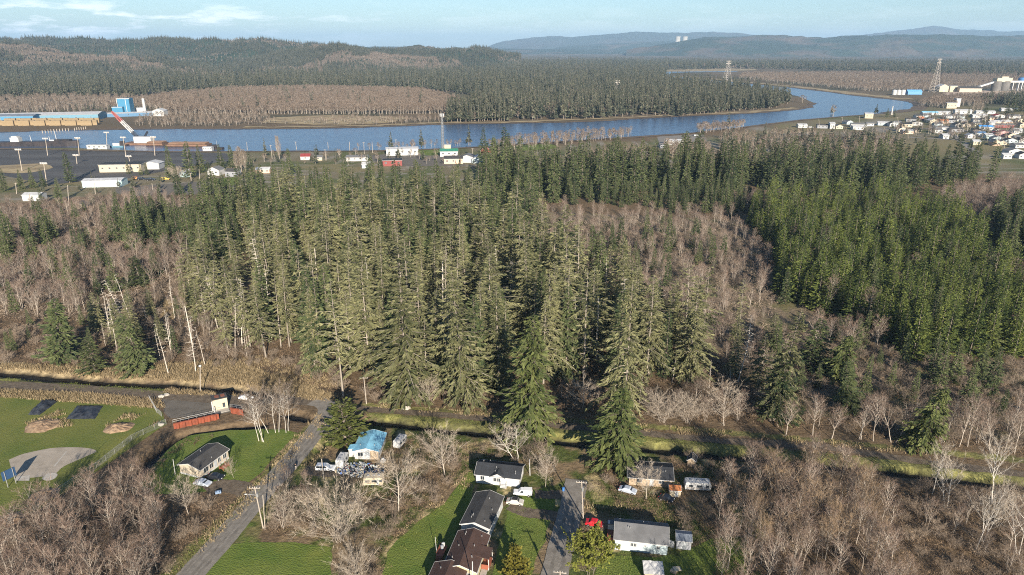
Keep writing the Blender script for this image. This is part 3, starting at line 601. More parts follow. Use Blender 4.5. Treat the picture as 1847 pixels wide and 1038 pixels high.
HD = ridge("hills", 9500, 3500, [(1130, 92), (1170, 88), (1225, 80), (1290, 71), (1350, 69), (1400, 67), (1470, 66.5), (1550, 65), (1600, 66.5), (1700, 63), (1780, 66), (1850, 65), (2000, 70)], MH3, 120, 1600, 14, 420, 60)
ridge("mountains", 17000, 5000, [(850, 88), (885, 83), (910, 78), (960, 70.5), (1000, 69.5), (1030, 72), (1050, 70), (1090, 67), (1130, 63.5), (1180, 62), (1225, 64), (1280, 62.5), (1350, 66), (1420, 74), (1480, 84)], MH4, 200, 3200, 15, 320, 40)
ridge("mountains", 18500, 5000, [(1500, 80), (1560, 66), (1600, 57.5), (1640, 53), (1672, 49), (1683, 49.5), (1700, 53), (1740, 58), (1800, 60.5), (1850, 60), (1950, 66)], MH4, 200, 3200, 16, 240, 40)
ridge("mountains", 13500, 3500, [(980, 92), (1040, 85.5), (1090, 83), (1140, 81), (1180, 79.5), (1230, 78), (1300, 76), (1380, 80)], MH3, 140, 2000, 17, 200, 40)
ridge("mountains", 11500, 3000, [(560, 84), (760, 86), (900, 89), (1000, 90), (1100, 90.5), (1250, 91)], MH3, 30, 1500, 18, 240, 30)
# ------------------------------------------------------------------ trees singled out in the photograph
def hero(kind, i, b, top, label, wide=None, group=None, seed=0):
    """a tree from the pixel of its foot and of its tip: stands on the ground there, as tall and as tilted as it looks"""
    p = G(*b); q = at_depth(top[0], top[1], p.y); h = q.z; k = h / kind.h[i]; kx = k
    if wide and kind is not SNAG:
        bb = np.array([v.co[:] for v in kind.mesh[i][1].vertices]); w0 = np.percentile(np.abs(bb[:, 0]), 98) * 2; kx = wide * mpp(*b) / w0
    o = kind.make(i, p, 0, (kx, kx, k), label, group)
    o.rotation_mode = 'YXZ'; o.rotation_euler = (random.Random(seed + int(b[0])).uniform(-.02, .02), math.atan2(q.x - p.x, h), random.Random(int(b[0])).uniform(0, 6.28))
    return o
GSPRUCE = Kind("broad_spruce_tree", "tree", [conifer(24, 33, 7.0, .03, .66, 7, .75, .30, .95, 30, 1.7, .36, .98, belly=.2, tmin=.15), conifer(25, 24, 6.6, .03, .62, 7, .85, .30, .85, 28, 1.6, .38, .98, belly=.2, tmin=.15)], M_BARKD, [M_HEM, M_BARKD])
CYP = Kind("cypress_tree", "tree", [conifer(91, 11, 5.4, .02, .40, 8, .55, .45, .25, 24, 1.3, .55, 1, tipup=.05, belly=.3, tmin=.35)], M_BARKD, [M_CYP, M_BARKD])
GOLD = Kind("golden_cypress_tree", "tree", [conifer(92, 9, 2.6, .02, .30, 9, .75, .9, .25, 20, .8, .6, 1, wood=False, tmin=.4)], M_BARKD, [M_GOLD, M_BARKD])
YEL = Kind("leafy_tree", "tree", [bare_tree(93, 8.5, 8.2, 3, .16, .8, 12, 6, 9, .04, .6, spread=.12, leafy=2.6)], M_BARKD, [M_TWIG, M_BARKD, M_YEL])
BIRCH = Kind("white_barked_tree", "tree", [bare_tree(94, 16, 7.5, 1, .38, .9, 18, 5, 8, .05, 1.2, trunk_r=.10), bare_tree(95, 15, 7.0, 1, .34, .8, 17, 5, 8, .05, 1.2, trunk_r=.09)], M_BIRCH, [M_TWIGR, M_BIRCH])
ROUND = Kind("round_bare_tree", "tree", [bare_tree(96, 12, 11, 1, .16, .75, 26, 6, 9, .05, 1.2, curve=.2), bare_tree(97, 9, 12, 5, .08, .9, 11, 6, 9, .05, 1.1, spread=.3),
                                         bare_tree(98, 12, 9, 1, .18, 1.1, 30, 6, 10, .045, 1.1)], M_ALBARK, [M_TWIGP, M_ALBARK])
BIGW = Kind("large_bare_tree", "tree", [bare_tree(99, 19, 11, 1, .34, .9, 22, 6, 10, .055, 1.3, trunk_r=.20), bare_tree(100, 18, 12, 2, .30, .8, 14, 6, 10, .055, 1.3, spread=.16, trunk_r=.20)], M_BIRCH, [M_TWIGP, M_BIRCH])
POPLAR = Kind("bare_poplar_tree", "tree", [bare_tree(101, 20, 4.4, 1, .08, 2.6, 36, 5, 8, .10, 1.6, curve=.2)], M_ALBARK, [M_TWIGG, M_ALBARK])

hero(GSPRUCE, 0, (957, 786), (955, 566), "broad bright green spruce cutting across the dirt lane between two shadows", 96)
hero(GSPRUCE, 1, (1115, 842), (1113, 690), "squat dark spruce at the lane's edge above the shadowed driveway head", 88)
hero(SPRUCE, 2, (1126, 752), (1128, 498), "tall sparse spruce rising directly behind the squat dark spruce", 92)
hero(SPRUCE, 4, (735, 717), (724, 503), "widest olive spruce on the lane edge, straight up the lane from the blue roof", 116)
hero(SPRUCE, 2, (811, 712), (808, 517), "tall spruce with bare pale lower trunk beside the lane", 78)
hero(SPRUCE, 4, (841, 735), (858, 482), "tall spruce with a pale stump-like foot nearest the dirt lane", 84)
hero(SPRUCE, 3, (619, 716), (604, 500), "gaunt spruce with crooked pale dead limbs above the road bend", 78)
hero(SPRUCE, 0, (1000, 668), (1001, 470), "slim spruce just left of the white standing snag", 60)
hero(SPRUCE, 4, (1240, 690), (1245, 500), "olive spruce with a full crown standing over bare maples", 70)
hero(SPRUCE, 2, (1388, 760), (1362, 560), "spruce with grey bare upper limbs beside the lane, right of the round pinkish maple", 72)
hero(DSPRUCE, 1, (1395, 758), (1398, 640), "dark green spruce in front of the grey-limbed spruce", 66)
hero(DSPRUCE, 1, (110, 655), (108, 533), "dark full spruce standing alone above the left ditch", 58)
hero(DSPRUCE, 0, (258, 668), (258, 560), "ragged olive spruce beside the ditch between leaning snags", 62)
hero(DSPRUCE, 1, (172, 672), (170, 610), "low dark spruce on the reedy ditch bank", 44)
hero(DSPRUCE, 0, (256, 515), (255, 462), "round dark green spruce among pink-brown alders", 54)
hero(GSPRUCE, 1, (1652, 806), (1648, 684), "yellowish green spruce among pale alders along the lane", 60)
hero(DSPRUCE, 0, (1530, 745), (1526, 648), "dark rounded spruce just behind the alder row by the lane", 50)
hero(DSPRUCE, 1, (1455, 668), (1452, 575), "dark green spruce at the brown slope's foot, left of the plantation", 54)
hero(GSPRUCE, 1, (1508, 685), (1505, 596), "mid green spruce with light lower skirt beside the dark slope spruce", 50)
hero(GSPRUCE, 1, (1788, 650), (1786, 560), "narrow yellow green conifer at the plantation's lower right corner", 34)
hero(SPRUCE, 3, (342, 530), (335, 419), "sparse spruce with pale see-through crown above the snags", 56)
hero(SPRUCE, 1, (382, 600), (384, 470), "thin pale-trunked spruce at the left edge of the tall stand", 46)
hero(CYP, 0, (626, 802), (630, 728), "broad dark cypress by the road beside the blue roofed house", 80)
hero(GOLD, 0, (928, 1056), (926, 978), "golden green pointed cypress in front of the brown roofed house", 56)
hero(YEL, 0, (1064, 1046), (1063, 952), "bright yellow green leafy tree below the red car", 72)
for i, (b_, t_, lb) in enumerate((
        ((467, 796), (436, 694), "left-leaning white trunk at the near side of the birch clump"), ((473, 797), (463, 692), "straight white trunk second in the near group of the clump"),
        ((476, 798), (487, 706), "white trunk leaning right from the near foot of the clump"), ((484, 782), (498, 688), "slender white trunk in the middle of the clump"),
        ((497, 781), (484, 690), "white trunk leaning left behind the middle of the clump"), ((503, 780), (507, 686), "pale upright trunk right of the middle of the clump"),
        ((516, 781), (530, 690), "white trunk leaning right at the clump's right edge"), ((520, 778), (517, 684), "tallest straight white trunk at the clump's back right"))):
    hero(BIRCH, i % 2, b_, t_, lb + " on the left lawn", None, "white barked tree clump by the road")
hero(ROUND, 2, (802, 857), (800, 766), "cream limbed bare tree behind the white house, its crown fan shaped", 76)
hero(ROUND, 0, (719, 922), (724, 815), "wide pale bare tree below the trailers, crown spreading over the brush", 104)
hero(ROUND, 2, (984, 878), (988, 802), "slim reddish bare tree right of the white house", 46)
hero(BIGW, 1, (932, 832), (950, 755), "bleached bare tree fanning out behind the white house's roof", 70)
hero(ROUND, 1, (612, 976), (606, 874), "huge grey bare bush filling the thicket beside the road", 122)
hero(ROUND, 0, (512, 955), (508, 880), "twiggy bare tree by the utility pole at the thicket's road side", 60)
hero(ROUND, 2, (648, 1062), (645, 975), "pale bare tree between two lawns in front of the thicket", 70)
hero(ROUND, 2, (340, 928), (336, 860), "yellowish bare tree standing in front of the beige house", 58)
hero(ROUND, 0, (421, 862), (422, 822), "small thin bare tree on the lawn by the beige house's porch", 22)
hero(ROUND, 2, (1165, 900), (1164, 832), "pale bare tree hiding the middle of the dark roofed house", 60)
hero(ROUND, 0, (775, 737), (772, 676), "white limbed bare tree with pink twigs beside the lane", 46)
hero(ROUND, 0, (1404, 770), (1310, 692), "fallen-leaning pale bare maple by the lane", 40)
hero(ROUND, 0, (1306, 768), (1305, 690), "round pinkish bare maple close to the lane", 78)
hero(ROUND, 0, (1050, 738), (1046, 680), "rusty brown round bare maple between the two lane spruces", 66)
hero(ROUND, 1, (1195, 762), (1195, 705), "grey many-stemmed bare bush beside the lane", 84)
hero(ROUND, 1, (1240, 764), (1238, 712), "pale many-stemmed bush right of the grey one by the lane", 60)
hero(BIGW, 0, (1789, 909), (1795, 777), "tallest pale bare tree near the picture's right edge, full fan crown", 74)
hero(BIGW, 1, (1706, 916), (1749, 806), "white bare tree leaning strongly right over the ditch", 50)
hero(BIGW, 0, (1681, 892), (1700, 786), "white bare tree with crooked top beside the leaning one", 48)
hero(BIGW, 1, (1772, 978), (1783, 872), "many limbed bleached tree in the lower right brush", 64)
hero(BIGW, 0, (1760, 992), (1759, 852), "straight bleached trunk with few limbs in the lower right brush", 44)
hero(BIGW, 1, (1835, 1000), (1836, 880), "bare bleached tree cut by the picture's right edge", 60)
al_row = [(1417, 787, 1424, 715), (1466, 786, 1468, 712), (1500, 792, 1502, 725), (1549, 793, 1547, 712), (1553, 793, 1559, 716), (1575, 796, 1584, 700), (1607, 798, 1590, 706), (1615, 799, 1606, 696), (1678, 802, 1694, 715),
          (1703, 798, 1706, 708), (1730, 806, 1742, 705), (1745, 806, 1760, 700), (1785, 812, 1786, 720), (1812, 815, 1822, 700), (1830, 818, 1838, 706)]
for i, r_ in enumerate(al_row): hero(ALDER, (0, 2)[i % 2], r_[:2], r_[2:], "pale trunked bare alder in the row along the right end of the lane", 34, "alders lining the lane")
hero(SNAG, 3, (1034, 660), (1038, 529), "bright bone white snag with an orange rotten foot in the stand", 34)
hero(SNAG, 2, (1057, 678), (1057, 650), "short orange stump of a snag in the shade by the white snag", 8)
for r_ in ((304, 675, 281, 583, "leaning white snag with comb-like limbs by the left ditch"), (353, 671, 340, 572, "tall white snag at the left of a limby pair by the ditch"),
           (370, 660, 353, 589, "white snag leaning left behind the limby pair"), (214, 620, 201, 528, "white snag with many limbs right of the close cluster"), (202, 613, 183, 521, "white snag leaning left in the close cluster"),
           (196, 608, 176, 552, "short white snag lowest in the close cluster"), (206, 616, 193, 540, "thin white snag in the middle of the close cluster"), (233, 613, 230, 496, "tall straight white snag right of the cluster"),
           (241, 591, 239, 490, "tall white snag just behind the straight one"), (424, 635, 399, 547, "strongly leaning white snag at the tall stand's left edge"), (437, 624, 404, 503, "long pale snag crossing the leaning one"),
           (490, 609, 481, 477, "tall bare snag at the brown clearing's edge in the stand"), (445, 642, 437, 584, "small pale snag below the leaning one"), (309, 642, 297, 560, "bare grey snag uphill of the comb-limbed one"),
           (309, 547, 305, 496, "small snag among brush high on the left slope"), (393, 594, 384, 496, "pale snag with drooping limbs beside the thin spruce"), (480, 560, 478, 430, "pinkish snag at the top of the left clearing"),
           (1331, 690, 1325, 570, "white snag standing above the round pinkish maple"), (1085 - 870 + 998, 690, 1215, 640, "small fan-limbed dead tree in grey brush"), (578, 470, 571, 400, "white snag with a forked top deep in the stand"),
           (1152, 730, 1152, 680, "small pale snag at the foot of the bare brush"), (1279, 700, 1279, 652, "broken snag with ribs left of the round maple"), (1318, 696, 1316, 658, "short leaning snag beside the white one")):
    hero(SNAG, (0, 1, 3)[int(r_[0]) % 3], r_[:2], r_[2:4], r_[4], 22)

# ------------------------------------------------------------------ the woods
rgv = np.random.default_rng(77)
def wood(kind, poly_px, s, h0, h1, label, group, seed, shapes=None, keep=1.0, gap=0):
    p = scatter(WP(poly_px), s, seed, .58); rg = np.random.default_rng(seed + 5)
    if keep < 1: p = p[rg.random(len(p)) < keep]
    if gap: p = p[fbm(p[:, 0], p[:, 1], 26, seed, 2) > gap]
    for x, y in p:
        if ground_z(np.array([x]), np.array([y]))[0] < -.3: continue
        kind.todo.append((x, y, rg.uniform(h0, h1), int(rg.choice(shapes or range(len(kind.h)))), label, group))
STAND = [(505, 652), (590, 690), (680, 705), (770, 700), (900, 715), (1010, 690), (1100, 700), (1200, 690), (1300, 655), (1275, 610), (1190, 590), (1120, 545), (1010, 490), (940, 440), (860, 405), (700, 400), (520, 405), (430, 440), (470, 540), (480, 610)]
wood(DSPRUCE, STAND, 24, 20, 33, "dark full crowned spruce scattered through the central stand", "dark spruces within the central stand", 215)
wood(SPRUCE, STAND, 10.6, 16, 38, "tall olive spruce with pale trunk, packed in the central stand", "tall spruces of the central stand", 201, gap=.30)
wood(SPRUCE, [(380, 640), (500, 655), (470, 540), (430, 460), (370, 500), (360, 590)], 12, 17, 28, "thin spruce among snags on the left edge of the central stand", "thin spruces at the snag clearing", 202, [1, 3])
wood(DSPRUCE, [(430, 440), (520, 405), (700, 400), (860, 405), (940, 440), (975, 400), (960, 368), (880, 355), (700, 358), (560, 362), (440, 372), (350, 400), (345, 450), (420, 480)], 10.5, 18, 31, "dark spruce in the rear of the central stand", "dark spruces behind the central stand", 203)
wood(DSPRUCE, [(870, 352), (1000, 368), (1180, 350), (1320, 348), (1320, 330), (1180, 322), (1000, 326), (880, 332)], 9.5, 20, 37, "dark spruce in the belt hiding the riverside street", "dark spruces of the rear belt", 204)
wood(DSPRUCE, [(1230, 345), (1400, 358), (1600, 356), (1690, 340), (1790, 332), (1788, 322), (1700, 316), (1500, 312), (1300, 318), (1235, 328)], 10.5, 16, 36, "dark spruce in the belt in front of the hillside town", "dark spruces in front of the town", 205, gap=.3)
wood(DSPRUCE, [(1180, 350), (1300, 350), (1390, 375), (1330, 392), (1240, 388), (1150, 378), (1000, 372)], 9, 10, 19, "mid-height green conifer between alders and the rear belt", "mid-height conifers behind the alder hollow", 206)
wood(DSPRUCE, [(190, 452), (270, 455), (430, 480), (440, 420), (330, 400), (215, 420)], 9, 15, 25, "dark conifer in the left patch above the alders", "dark conifers of the left patch", 207)
wood(DSPRUCE, [(-60, 480), (40, 485), (110, 465), (130, 440), (30, 440), (-60, 445)], 9, 16, 24, "dark conifer at the left edge above pink alders", "dark conifers at the left edge", 208)
wood(DSPRUCE, [(110, 480), (180, 485), (210, 470), (140, 462)], 8, 14, 19, "dark conifer in the small clump between alder patches", "small clump of conifers on the left", 214)
wood(DSPRUCE, [(-50, 570), (150, 565), (330, 500), (330, 460), (100, 490), (-50, 500)], 21, 10, 19, "dark conifer among the pink alders of the left slope", "dark conifers in the left alders", 238)
wood(DSPRUCE, [(60, 420), (160, 415), (310, 400), (310, 385), (60, 400)], 11, 9, 16, "small conifer dotted among the far left brush", "small conifers in the far left brush", 209)
PLANT = [(1395, 545), (1480, 570), (1560, 600), (1640, 648), (1730, 655), (1870, 655), (1990, 640), (1990, 560), (1850, 540), (1770, 490), (1750, 450), (1735, 415), (1690, 390), (1600, 375), (1480, 375), (1360, 385), (1345, 410), (1395, 460), (1400, 500)]
wood(FIR, PLANT, 5.7, 12, 23, "slim bright green young fir, packed in the plantation", "young firs of the plantation", 210)
wood(DSPRUCE, [(1800, 470), (1900, 480), (1950, 400), (1880, 385), (1800, 405), (1780, 430)], 8, 19, 27, "black-green conifer in the group at the plantation's right", "dark conifers right of the plantation", 211)
wood(DSPRUCE, [(1420, 640), (1560, 680), (1680, 700), (1790, 690), (1640, 655), (1540, 612), (1440, 590)], 10, 7, 17, "small green conifer in brush below the plantation", "small conifers below the plantation", 212, keep=.75)
wood(DSPRUCE, [(1030, 490), (1180, 560), (1230, 500), (1330, 480), (1250, 420), (1100, 420)], 13, 7, 19, "small conifer scattered through the alder hollow", "small conifers in the alder hollow", 213)
# bare alders
A1 = "bare pinkish alder in the thicket %s"
wood(ALDER, [(-50, 570), (60, 572), (150, 570), (190, 535), (250, 520), (345, 500), (330, 460), (200, 470), (100, 490), (-50, 500)], 6.6, 8, 15, A1 % "on the left slope", "alders on the left slope", 220)
wood(ALDER, [(-60, 420), (200, 425), (350, 415), (345, 370), (280, 358), (180, 372), (-60, 392)], 7.0, 8, 12, A1 % "bordering the gravel lot on the left", "alders below the gravel lot", 221)
wood(ALDER, [(-40, 480), (110, 480), (200, 440), (60, 430), (-40, 440)], 8, 9, 12, A1 % "between dark conifers at the left", "alders between the left conifers", 229)
wood(ALDER, [(930, 425), (1010, 475), (1120, 530), (1240, 580), (1330, 610), (1400, 560), (1390, 470), (1330, 400), (1150, 390), (960, 385)], 8.0, 5, 13, "bare grey-brown alder in the hollow left of the plantation", "alders of the hollow", 222)
wood(ALDER, [(1690, 368), (1760, 425), (1900, 440), (2000, 400), (1990, 338), (1850, 336), (1720, 350)], 6.2, 10, 14, "bare brown alder in the grove below the town", "alders below the town", 223)
wood(ALDER, [(1310, 378), (1460, 390), (1620, 395), (1600, 372), (1480, 366), (1330, 360)], 7, 8, 12, "bare grey alder in the strip behind the plantation", "alders behind the plantation", 228)
wood(ALDER, [(1440, 640), (1560, 650), (1600, 640), (1560, 612), (1480, 600)], 6.0, 9, 13, "whitish bare alder under the plantation's dark edge", "whitish alders under the plantation", 224)
wood(ALDER, [(1290, 1020), (1300, 890), (1330, 850), (1390, 850), (1480, 855), (1560, 870), (1590, 950), (1620, 1040), (1700, 1110), (1720, 1300), (1250, 1300), (1290, 1120)], 4.2, 7, 14, "russet bare alder in the thicket at the lower right", "alders of the lower right thicket", 225, [0, 2])
wood(ALDER, [(-40, 1200), (-40, 1010), (60, 955), (160, 905), (235, 905), (290, 915), (320, 960), (285, 1040), (230, 1200)], 4.6, 8, 15, "reddish bare alder in the thicket at the lower left", "alders of the lower left thicket", 226)
wood(ALDER, [(475, 950), (540, 965), (580, 960), (590, 920), (560, 890), (500, 890)], 5, 7, 10, "thin bare alder in the roadside thicket", "alders of the roadside thicket", 227)
wood(ALDER, [(1620, 950), (1700, 1000), (1880, 1060), (1880, 900), (1760, 930), (1650, 905)], 7.5, 7, 10, "scrubby bare alder in shadowed brush at the lower right", "alders of the shadowed brush", 230)
wood(ALDER, [(880, 720), (930, 735), (1060, 742), (1180, 755), (1290, 765), (1400, 772), (1400, 745), (1290, 720), (1150, 735), (1020, 715)], 8, 6, 9, "short grey alder in brush beside the lane", "short alders beside the lane", 231)
wood(DSPRUCE, [(1350, 740), (1660, 780), (1900, 800), (1900, 690), (1600, 690), (1380, 650)], 13, 7, 17, "small green conifer in the brush between the lane and the plantation", "conifers between the lane and the plantation", 237)
wood(ALDER, [(1400, 772), (1660, 795), (1900, 830), (1900, 770), (1680, 740), (1420, 740)], 10.5, 7, 12, "bare alder standing back from the lane's right end", "alders behind the lane row", 232)
wood(SPRUCE, [(180, 640), (300, 660), (430, 650), (470, 560), (400, 510), (250, 545), (170, 580)], 14, 9, 20, "small spruce among snags in the left clearing", "small spruces of the left clearing", 216, [0, 3, 5], gap=.3)
wood(DSPRUCE, [(-40, 640), (180, 650), (420, 640), (400, 520), (240, 530), (150, 575), (-40, 585)], 16, 5, 12, "low bushy conifer on the left slope", "low conifers of the left slope", 217, gap=.35)
wood(ALDER, [(180, 610), (300, 630), (430, 640), (470, 560), (400, 520), (260, 530)], 10, 5, 10, "slender bare alder in the left clearing", "alders of the left clearing", 218)
wood(SHRUB, [(180, 600), (430, 640), (480, 560), (400, 500), (260, 520), (170, 570)], 5.5, 2, 4, "leafless grey-brown bush in the left clearing", "bushes in the left clearing", 219)
wood(DSPRUCE, PLANT, 19, 15, 23, "dark taller conifer standing among the plantation's young firs", "dark conifers within the plantation", 234)
wood(ALDER, PLANT, 34, 13, 18, "bare alder poking up between the plantation's young firs", "alders within the plantation", 235)
wood(WILLOW, [(1300, 1020), (1310, 900), (1350, 865), (1480, 865), (1560, 900), (1600, 1040), (1680, 1150), (1250, 1300)], 6.6, 8, 13.5, "upright orange-tinged willow in the lower right thicket", "willows of the lower right thicket", 236, gap=.3)
wood(DSPRUCE, [(430, 450), (520, 415), (860, 415), (1010, 490), (1120, 545), (1100, 580), (900, 540), (700, 480), (500, 500)], 15, 24, 36, "dark full spruce in the rear half of the central stand", "dark spruces in the stand's rear half", 239)
wood(ALDER, [(1230, 590), (1300, 600), (1420, 640), (1430, 745), (1310, 715), (1290, 660)], 7.5, 6, 12, "slender bare alder on the slope right of the central stand", "alders right of the central stand", 245)
wood(SPRUCE, [(1180, 600), (1300, 610), (1400, 650), (1400, 730), (1310, 715), (1200, 690)], 13, 12, 26, "olive spruce thinning out at the right end of the central stand", "spruces at the stand's right end", 246)
wood(SHRUB, [(1230, 590), (1300, 600), (1420, 640), (1430, 700), (1290, 660)], 5, 2, 4.5, "leafless grey-brown bush on the slope right of the central stand", "bushes right of the central stand", 247)
wood(SNAG, [(180, 640), (300, 660), (420, 650), (490, 640), (470, 560), (400, 520), (250, 560), (180, 580)], 15, 8, 17, "small bleached snag in the left clearing", "small snags of the left clearing", 240)
wood(SNAG, [(520, 630), (1000, 660), (1280, 660), (1190, 520), (700, 480), (480, 500)], 30, 20, 29, "bleached snag inside the central stand", "snags inside the central stand", 241)
# shrubs
S1 = "leafless grey-brown bush %s"
wood(SHRUB, [(-50, 655), (180, 662), (500, 665), (560, 700), (640, 712), (640, 690), (500, 640), (400, 600), (180, 590), (-50, 590)], 5.2, 2.5, 4.6, S1 % "on the brushy bank above the left ditch", "bushes above the left ditch", 250)
wood(SHRUB, [(650, 722), (900, 742), (900, 715), (700, 700), (640, 700)], 5.0, 2.0, 4.0, S1 % "at the foot of the tall stand", "bushes at the foot of the stand", 251)
wood(SHRUB, [(1170, 745), (1420, 770), (1660, 795), (1900, 825), (1900, 655), (1640, 655), (1500, 600), (1350, 620), (1250, 680)], 5.4, 2.5, 5.0, S1 % "on the slope right of the tall stand", "bushes on the right slope", 252)
wood(SHRUB, [(700, 800), (800, 800), (850, 830), (830, 870), (760, 930), (700, 975), (690, 900), (740, 850)], 4.2, 1.8, 3.6, S1 % "between the trailers and the long house", "bushes behind the long house", 253)
wood(SHRUB, [(470, 958), (590, 980), (690, 985), (720, 940), (690, 900), (620, 880), (520, 885)], 4.0, 2, 4.2, S1 % "in the roadside thicket", "bushes of the roadside thicket", 254)
wood(SHRUB, [(1580, 865), (1880, 885), (1880, 1100), (1700, 1090), (1640, 980), (1600, 930)], 4.6, 2, 4, S1 % "in the shadowed lower right brush", "bushes of the lower right brush", 255)
wood(SHRUB, [(1230, 830), (1330, 840), (1330, 960), (1240, 975), (1215, 930), (1290, 900)], 4.0, 2, 4, S1 % "beside the grassy yard with the grey shed", "bushes by the grey shed's yard", 256)
wood(SHRUB, [(330, 800), (300, 815), (232, 870), (240, 885), (300, 830)], 2.6, 1.4, 2.4, S1 % "along the ditch by the playing field", "bushes along the field ditch", 257)
wood(SHRUB, [(860, 800), (960, 800), (1010, 812), (1000, 870), (960, 860), (870, 832)], 4.4, 2, 3.8, S1 % "behind the white house", "bushes behind the white house", 258)
wood(SHRUB, [(1100, 830), (1120, 880), (1090, 905), (1065, 890), (1075, 840)], 3.6, 2, 3.8, S1 % "beside the head of the short road", "bushes by the short road", 259)
wood(SHRUB, [(600, 1020), (690, 1000), (680, 1090), (640, 1200), (605, 1200)], 3.4, 2, 3.6, S1 % "between the two near lawns", "bushes between the near lawns", 260)
wood(SHRUB, [(1000, 470), (1180, 570), (1330, 610), (1390, 540), (1330, 430), (1150, 410), (980, 420)], 6.5, 2.5, 4.2, S1 % "in the alder hollow", "bushes in the alder hollow", 261)
wood(SHRUB, [(1770, 480), (1900, 545), (1950, 480), (1800, 455)], 5.5, 2.5, 4.2, S1 % "in the clearing inside the plantation", "bushes in the plantation clearing", 262)
wood(SHRUB, [(-40, 1100), (-40, 1000), (160, 900), (235, 880), (300, 900), (365, 905), (400, 930), (330, 1000), (270, 1100)], 5, 2, 3.8, S1 % "under the lower left alders", "bushes under the lower left alders", 263)
wood(SHRUB, [(1060, 935), (1050, 980), (1090, 985), (1100, 940)], 3.2, 1.3, 2.2, S1 % "by the red car", "bushes by the red car", 264)
SPRUCE.flush(300, "distant_spruces"); DSPRUCE.flush(300, "distant_dark_spruces"); FIR.flush(300, "plantation_firs"); ALDER.flush(300, "distant_alders"); SNAG.flush(300, "distant_snags"); WILLOW.flush(300, "distant_willows"); SHRUB.flush(300, "low_bushes")

# ------------------------------------------------------------------ ground cover: dry grass, green tufts, brambles
def blades(name, polys, s, h, wd, nb, mat, seed, avoid_z=-.6, keep_noise=None, lean=.5):
    rg = np.random.default_rng(seed); p = np.concatenate([scatter(WP(q_), s, seed + i, .6) for i, q_ in enumerate(polys)])
    if keep_noise: p = p[fbm(p[:, 0], p[:, 1], keep_noise[0], seed) > keep_noise[1]]
    gz = ground_z(p[:, 0], p[:, 1]); p, gz = p[gz > avoid_z], gz[gz > avoid_z]; n = len(p) * nb
    hs = np.repeat(rg.uniform(.55, 1.25, len(p)) * h, nb) * rg.uniform(.6, 1.1, n); tn = np.repeat(rg.normal(.5, .2, len(p)), nb) + rg.normal(0, .12, n)
    b = np.stack([np.repeat(p[:, 0], nb), np.repeat(p[:, 1], nb), np.repeat(gz, nb) - .05], 1) + np.concatenate([rg.normal(0, wd * 1.6, (n, 2)), np.zeros((n, 1))], 1)
    d = norm(np.concatenate([rg.normal(0, lean, (n, 2)), np.ones((n, 1))], 1)); sd = norm(np.concatenate([rg.normal(0, 1, (n, 2)), np.zeros((n, 1))], 1)) * wd * rg.uniform(.6, 1.3, (n, 1)) * .5
    mb = MB(); mb.quads(np.stack([b - sd, b + sd, b + d * hs[:, None]], 1), 0, np.clip(tn, 0, 1)); return tag(mb.build(name, mat), kind="stuff")
blades("dry_grass", [[(-40, 655), (200, 664), (420, 650), (560, 700), (640, 725), (560, 722), (480, 706), (400, 697), (300, 688), (100, 676), (-40, 664)], [(-40, 702), (160, 710), (285, 722), (300, 738), (160, 728), (-40, 714)], [(300, 699), (470, 708), (480, 716), (300, 711)]], .55, 1.1, .22, 7, M_REED, 301)
blades("dry_grass", [[(190, 770), (225, 748), (290, 752), (285, 765), (250, 785), (205, 785)], [(45, 765), (110, 740), (130, 770), (60, 775)], [(380, 660), (560, 700), (640, 700), (480, 640)], [(200, 600), (380, 560), (300, 540)]], .7, 1.0, .22, 7, M_REED, 302, keep_noise=(6, .42))
blades("dry_grass", [[(650, 735), (900, 755), (1300, 790), (1680, 822), (1680, 812), (1300, 778), (900, 745), (650, 727)], [(460, 870), (505, 818), (545, 775), (575, 745), (590, 770), (545, 808), (470, 895), (400, 965), (290, 1060), (250, 1090), (330, 1000)],
                        [(600, 770), (585, 800), (545, 842), (555, 850), (620, 790)], [(1045, 880), (1090, 895), (1215, 925), (1240, 960), (1130, 945), (1060, 925)], [(690, 1010), (725, 960), (850, 880), (840, 850), (760, 930), (700, 975)]], .75, .9, .2, 6, M_REED, 303, keep_noise=(4, .50))
blades("green_tufts", [[(-40, 680), (300, 700), (300, 711), (-40, 690)], [(660, 752), (900, 770), (1300, 808), (1700, 846), (1700, 836), (1300, 800), (900, 762), (660, 745)], [(460, 870), (505, 818), (545, 775), (470, 895), (290, 1060), (250, 1090), (330, 1000)],
                       [(1045, 880), (1215, 925), (1240, 960), (1130, 945), (1060, 925)], [(940, 900), (1000, 905), (1005, 925), (960, 1030), (930, 1090), (890, 1090), (905, 980)], [(1100, 1000), (1330, 970), (1340, 1100), (1080, 1100)], [(640, 870), (690, 880), (680, 900), (650, 895)],
                       [(850, 860), (822, 960), (790, 1040), (700, 1040), (720, 975), (800, 905)]], .6, .38, .16, 7, M_GRASS, 304, keep_noise=(5, .44), lean=.8)
blades("lawn_tufts", [[(262, 858), (320, 803), (360, 786), (470, 778), (530, 785), (505, 812), (455, 862), (330, 890)], [(395, 1010), (410, 990), (470, 982), (580, 990), (598, 1060), (400, 1100)], [(720, 990), (800, 908), (850, 880), (820, 960), (785, 1040), (700, 1060)], [(0, 712), (150, 716), (280, 742), (210, 822), (180, 800), (60, 806), (0, 830)]], .75, .16, .20, 5, M_GRASS, 305, keep_noise=(7, .46), lean=1.0)
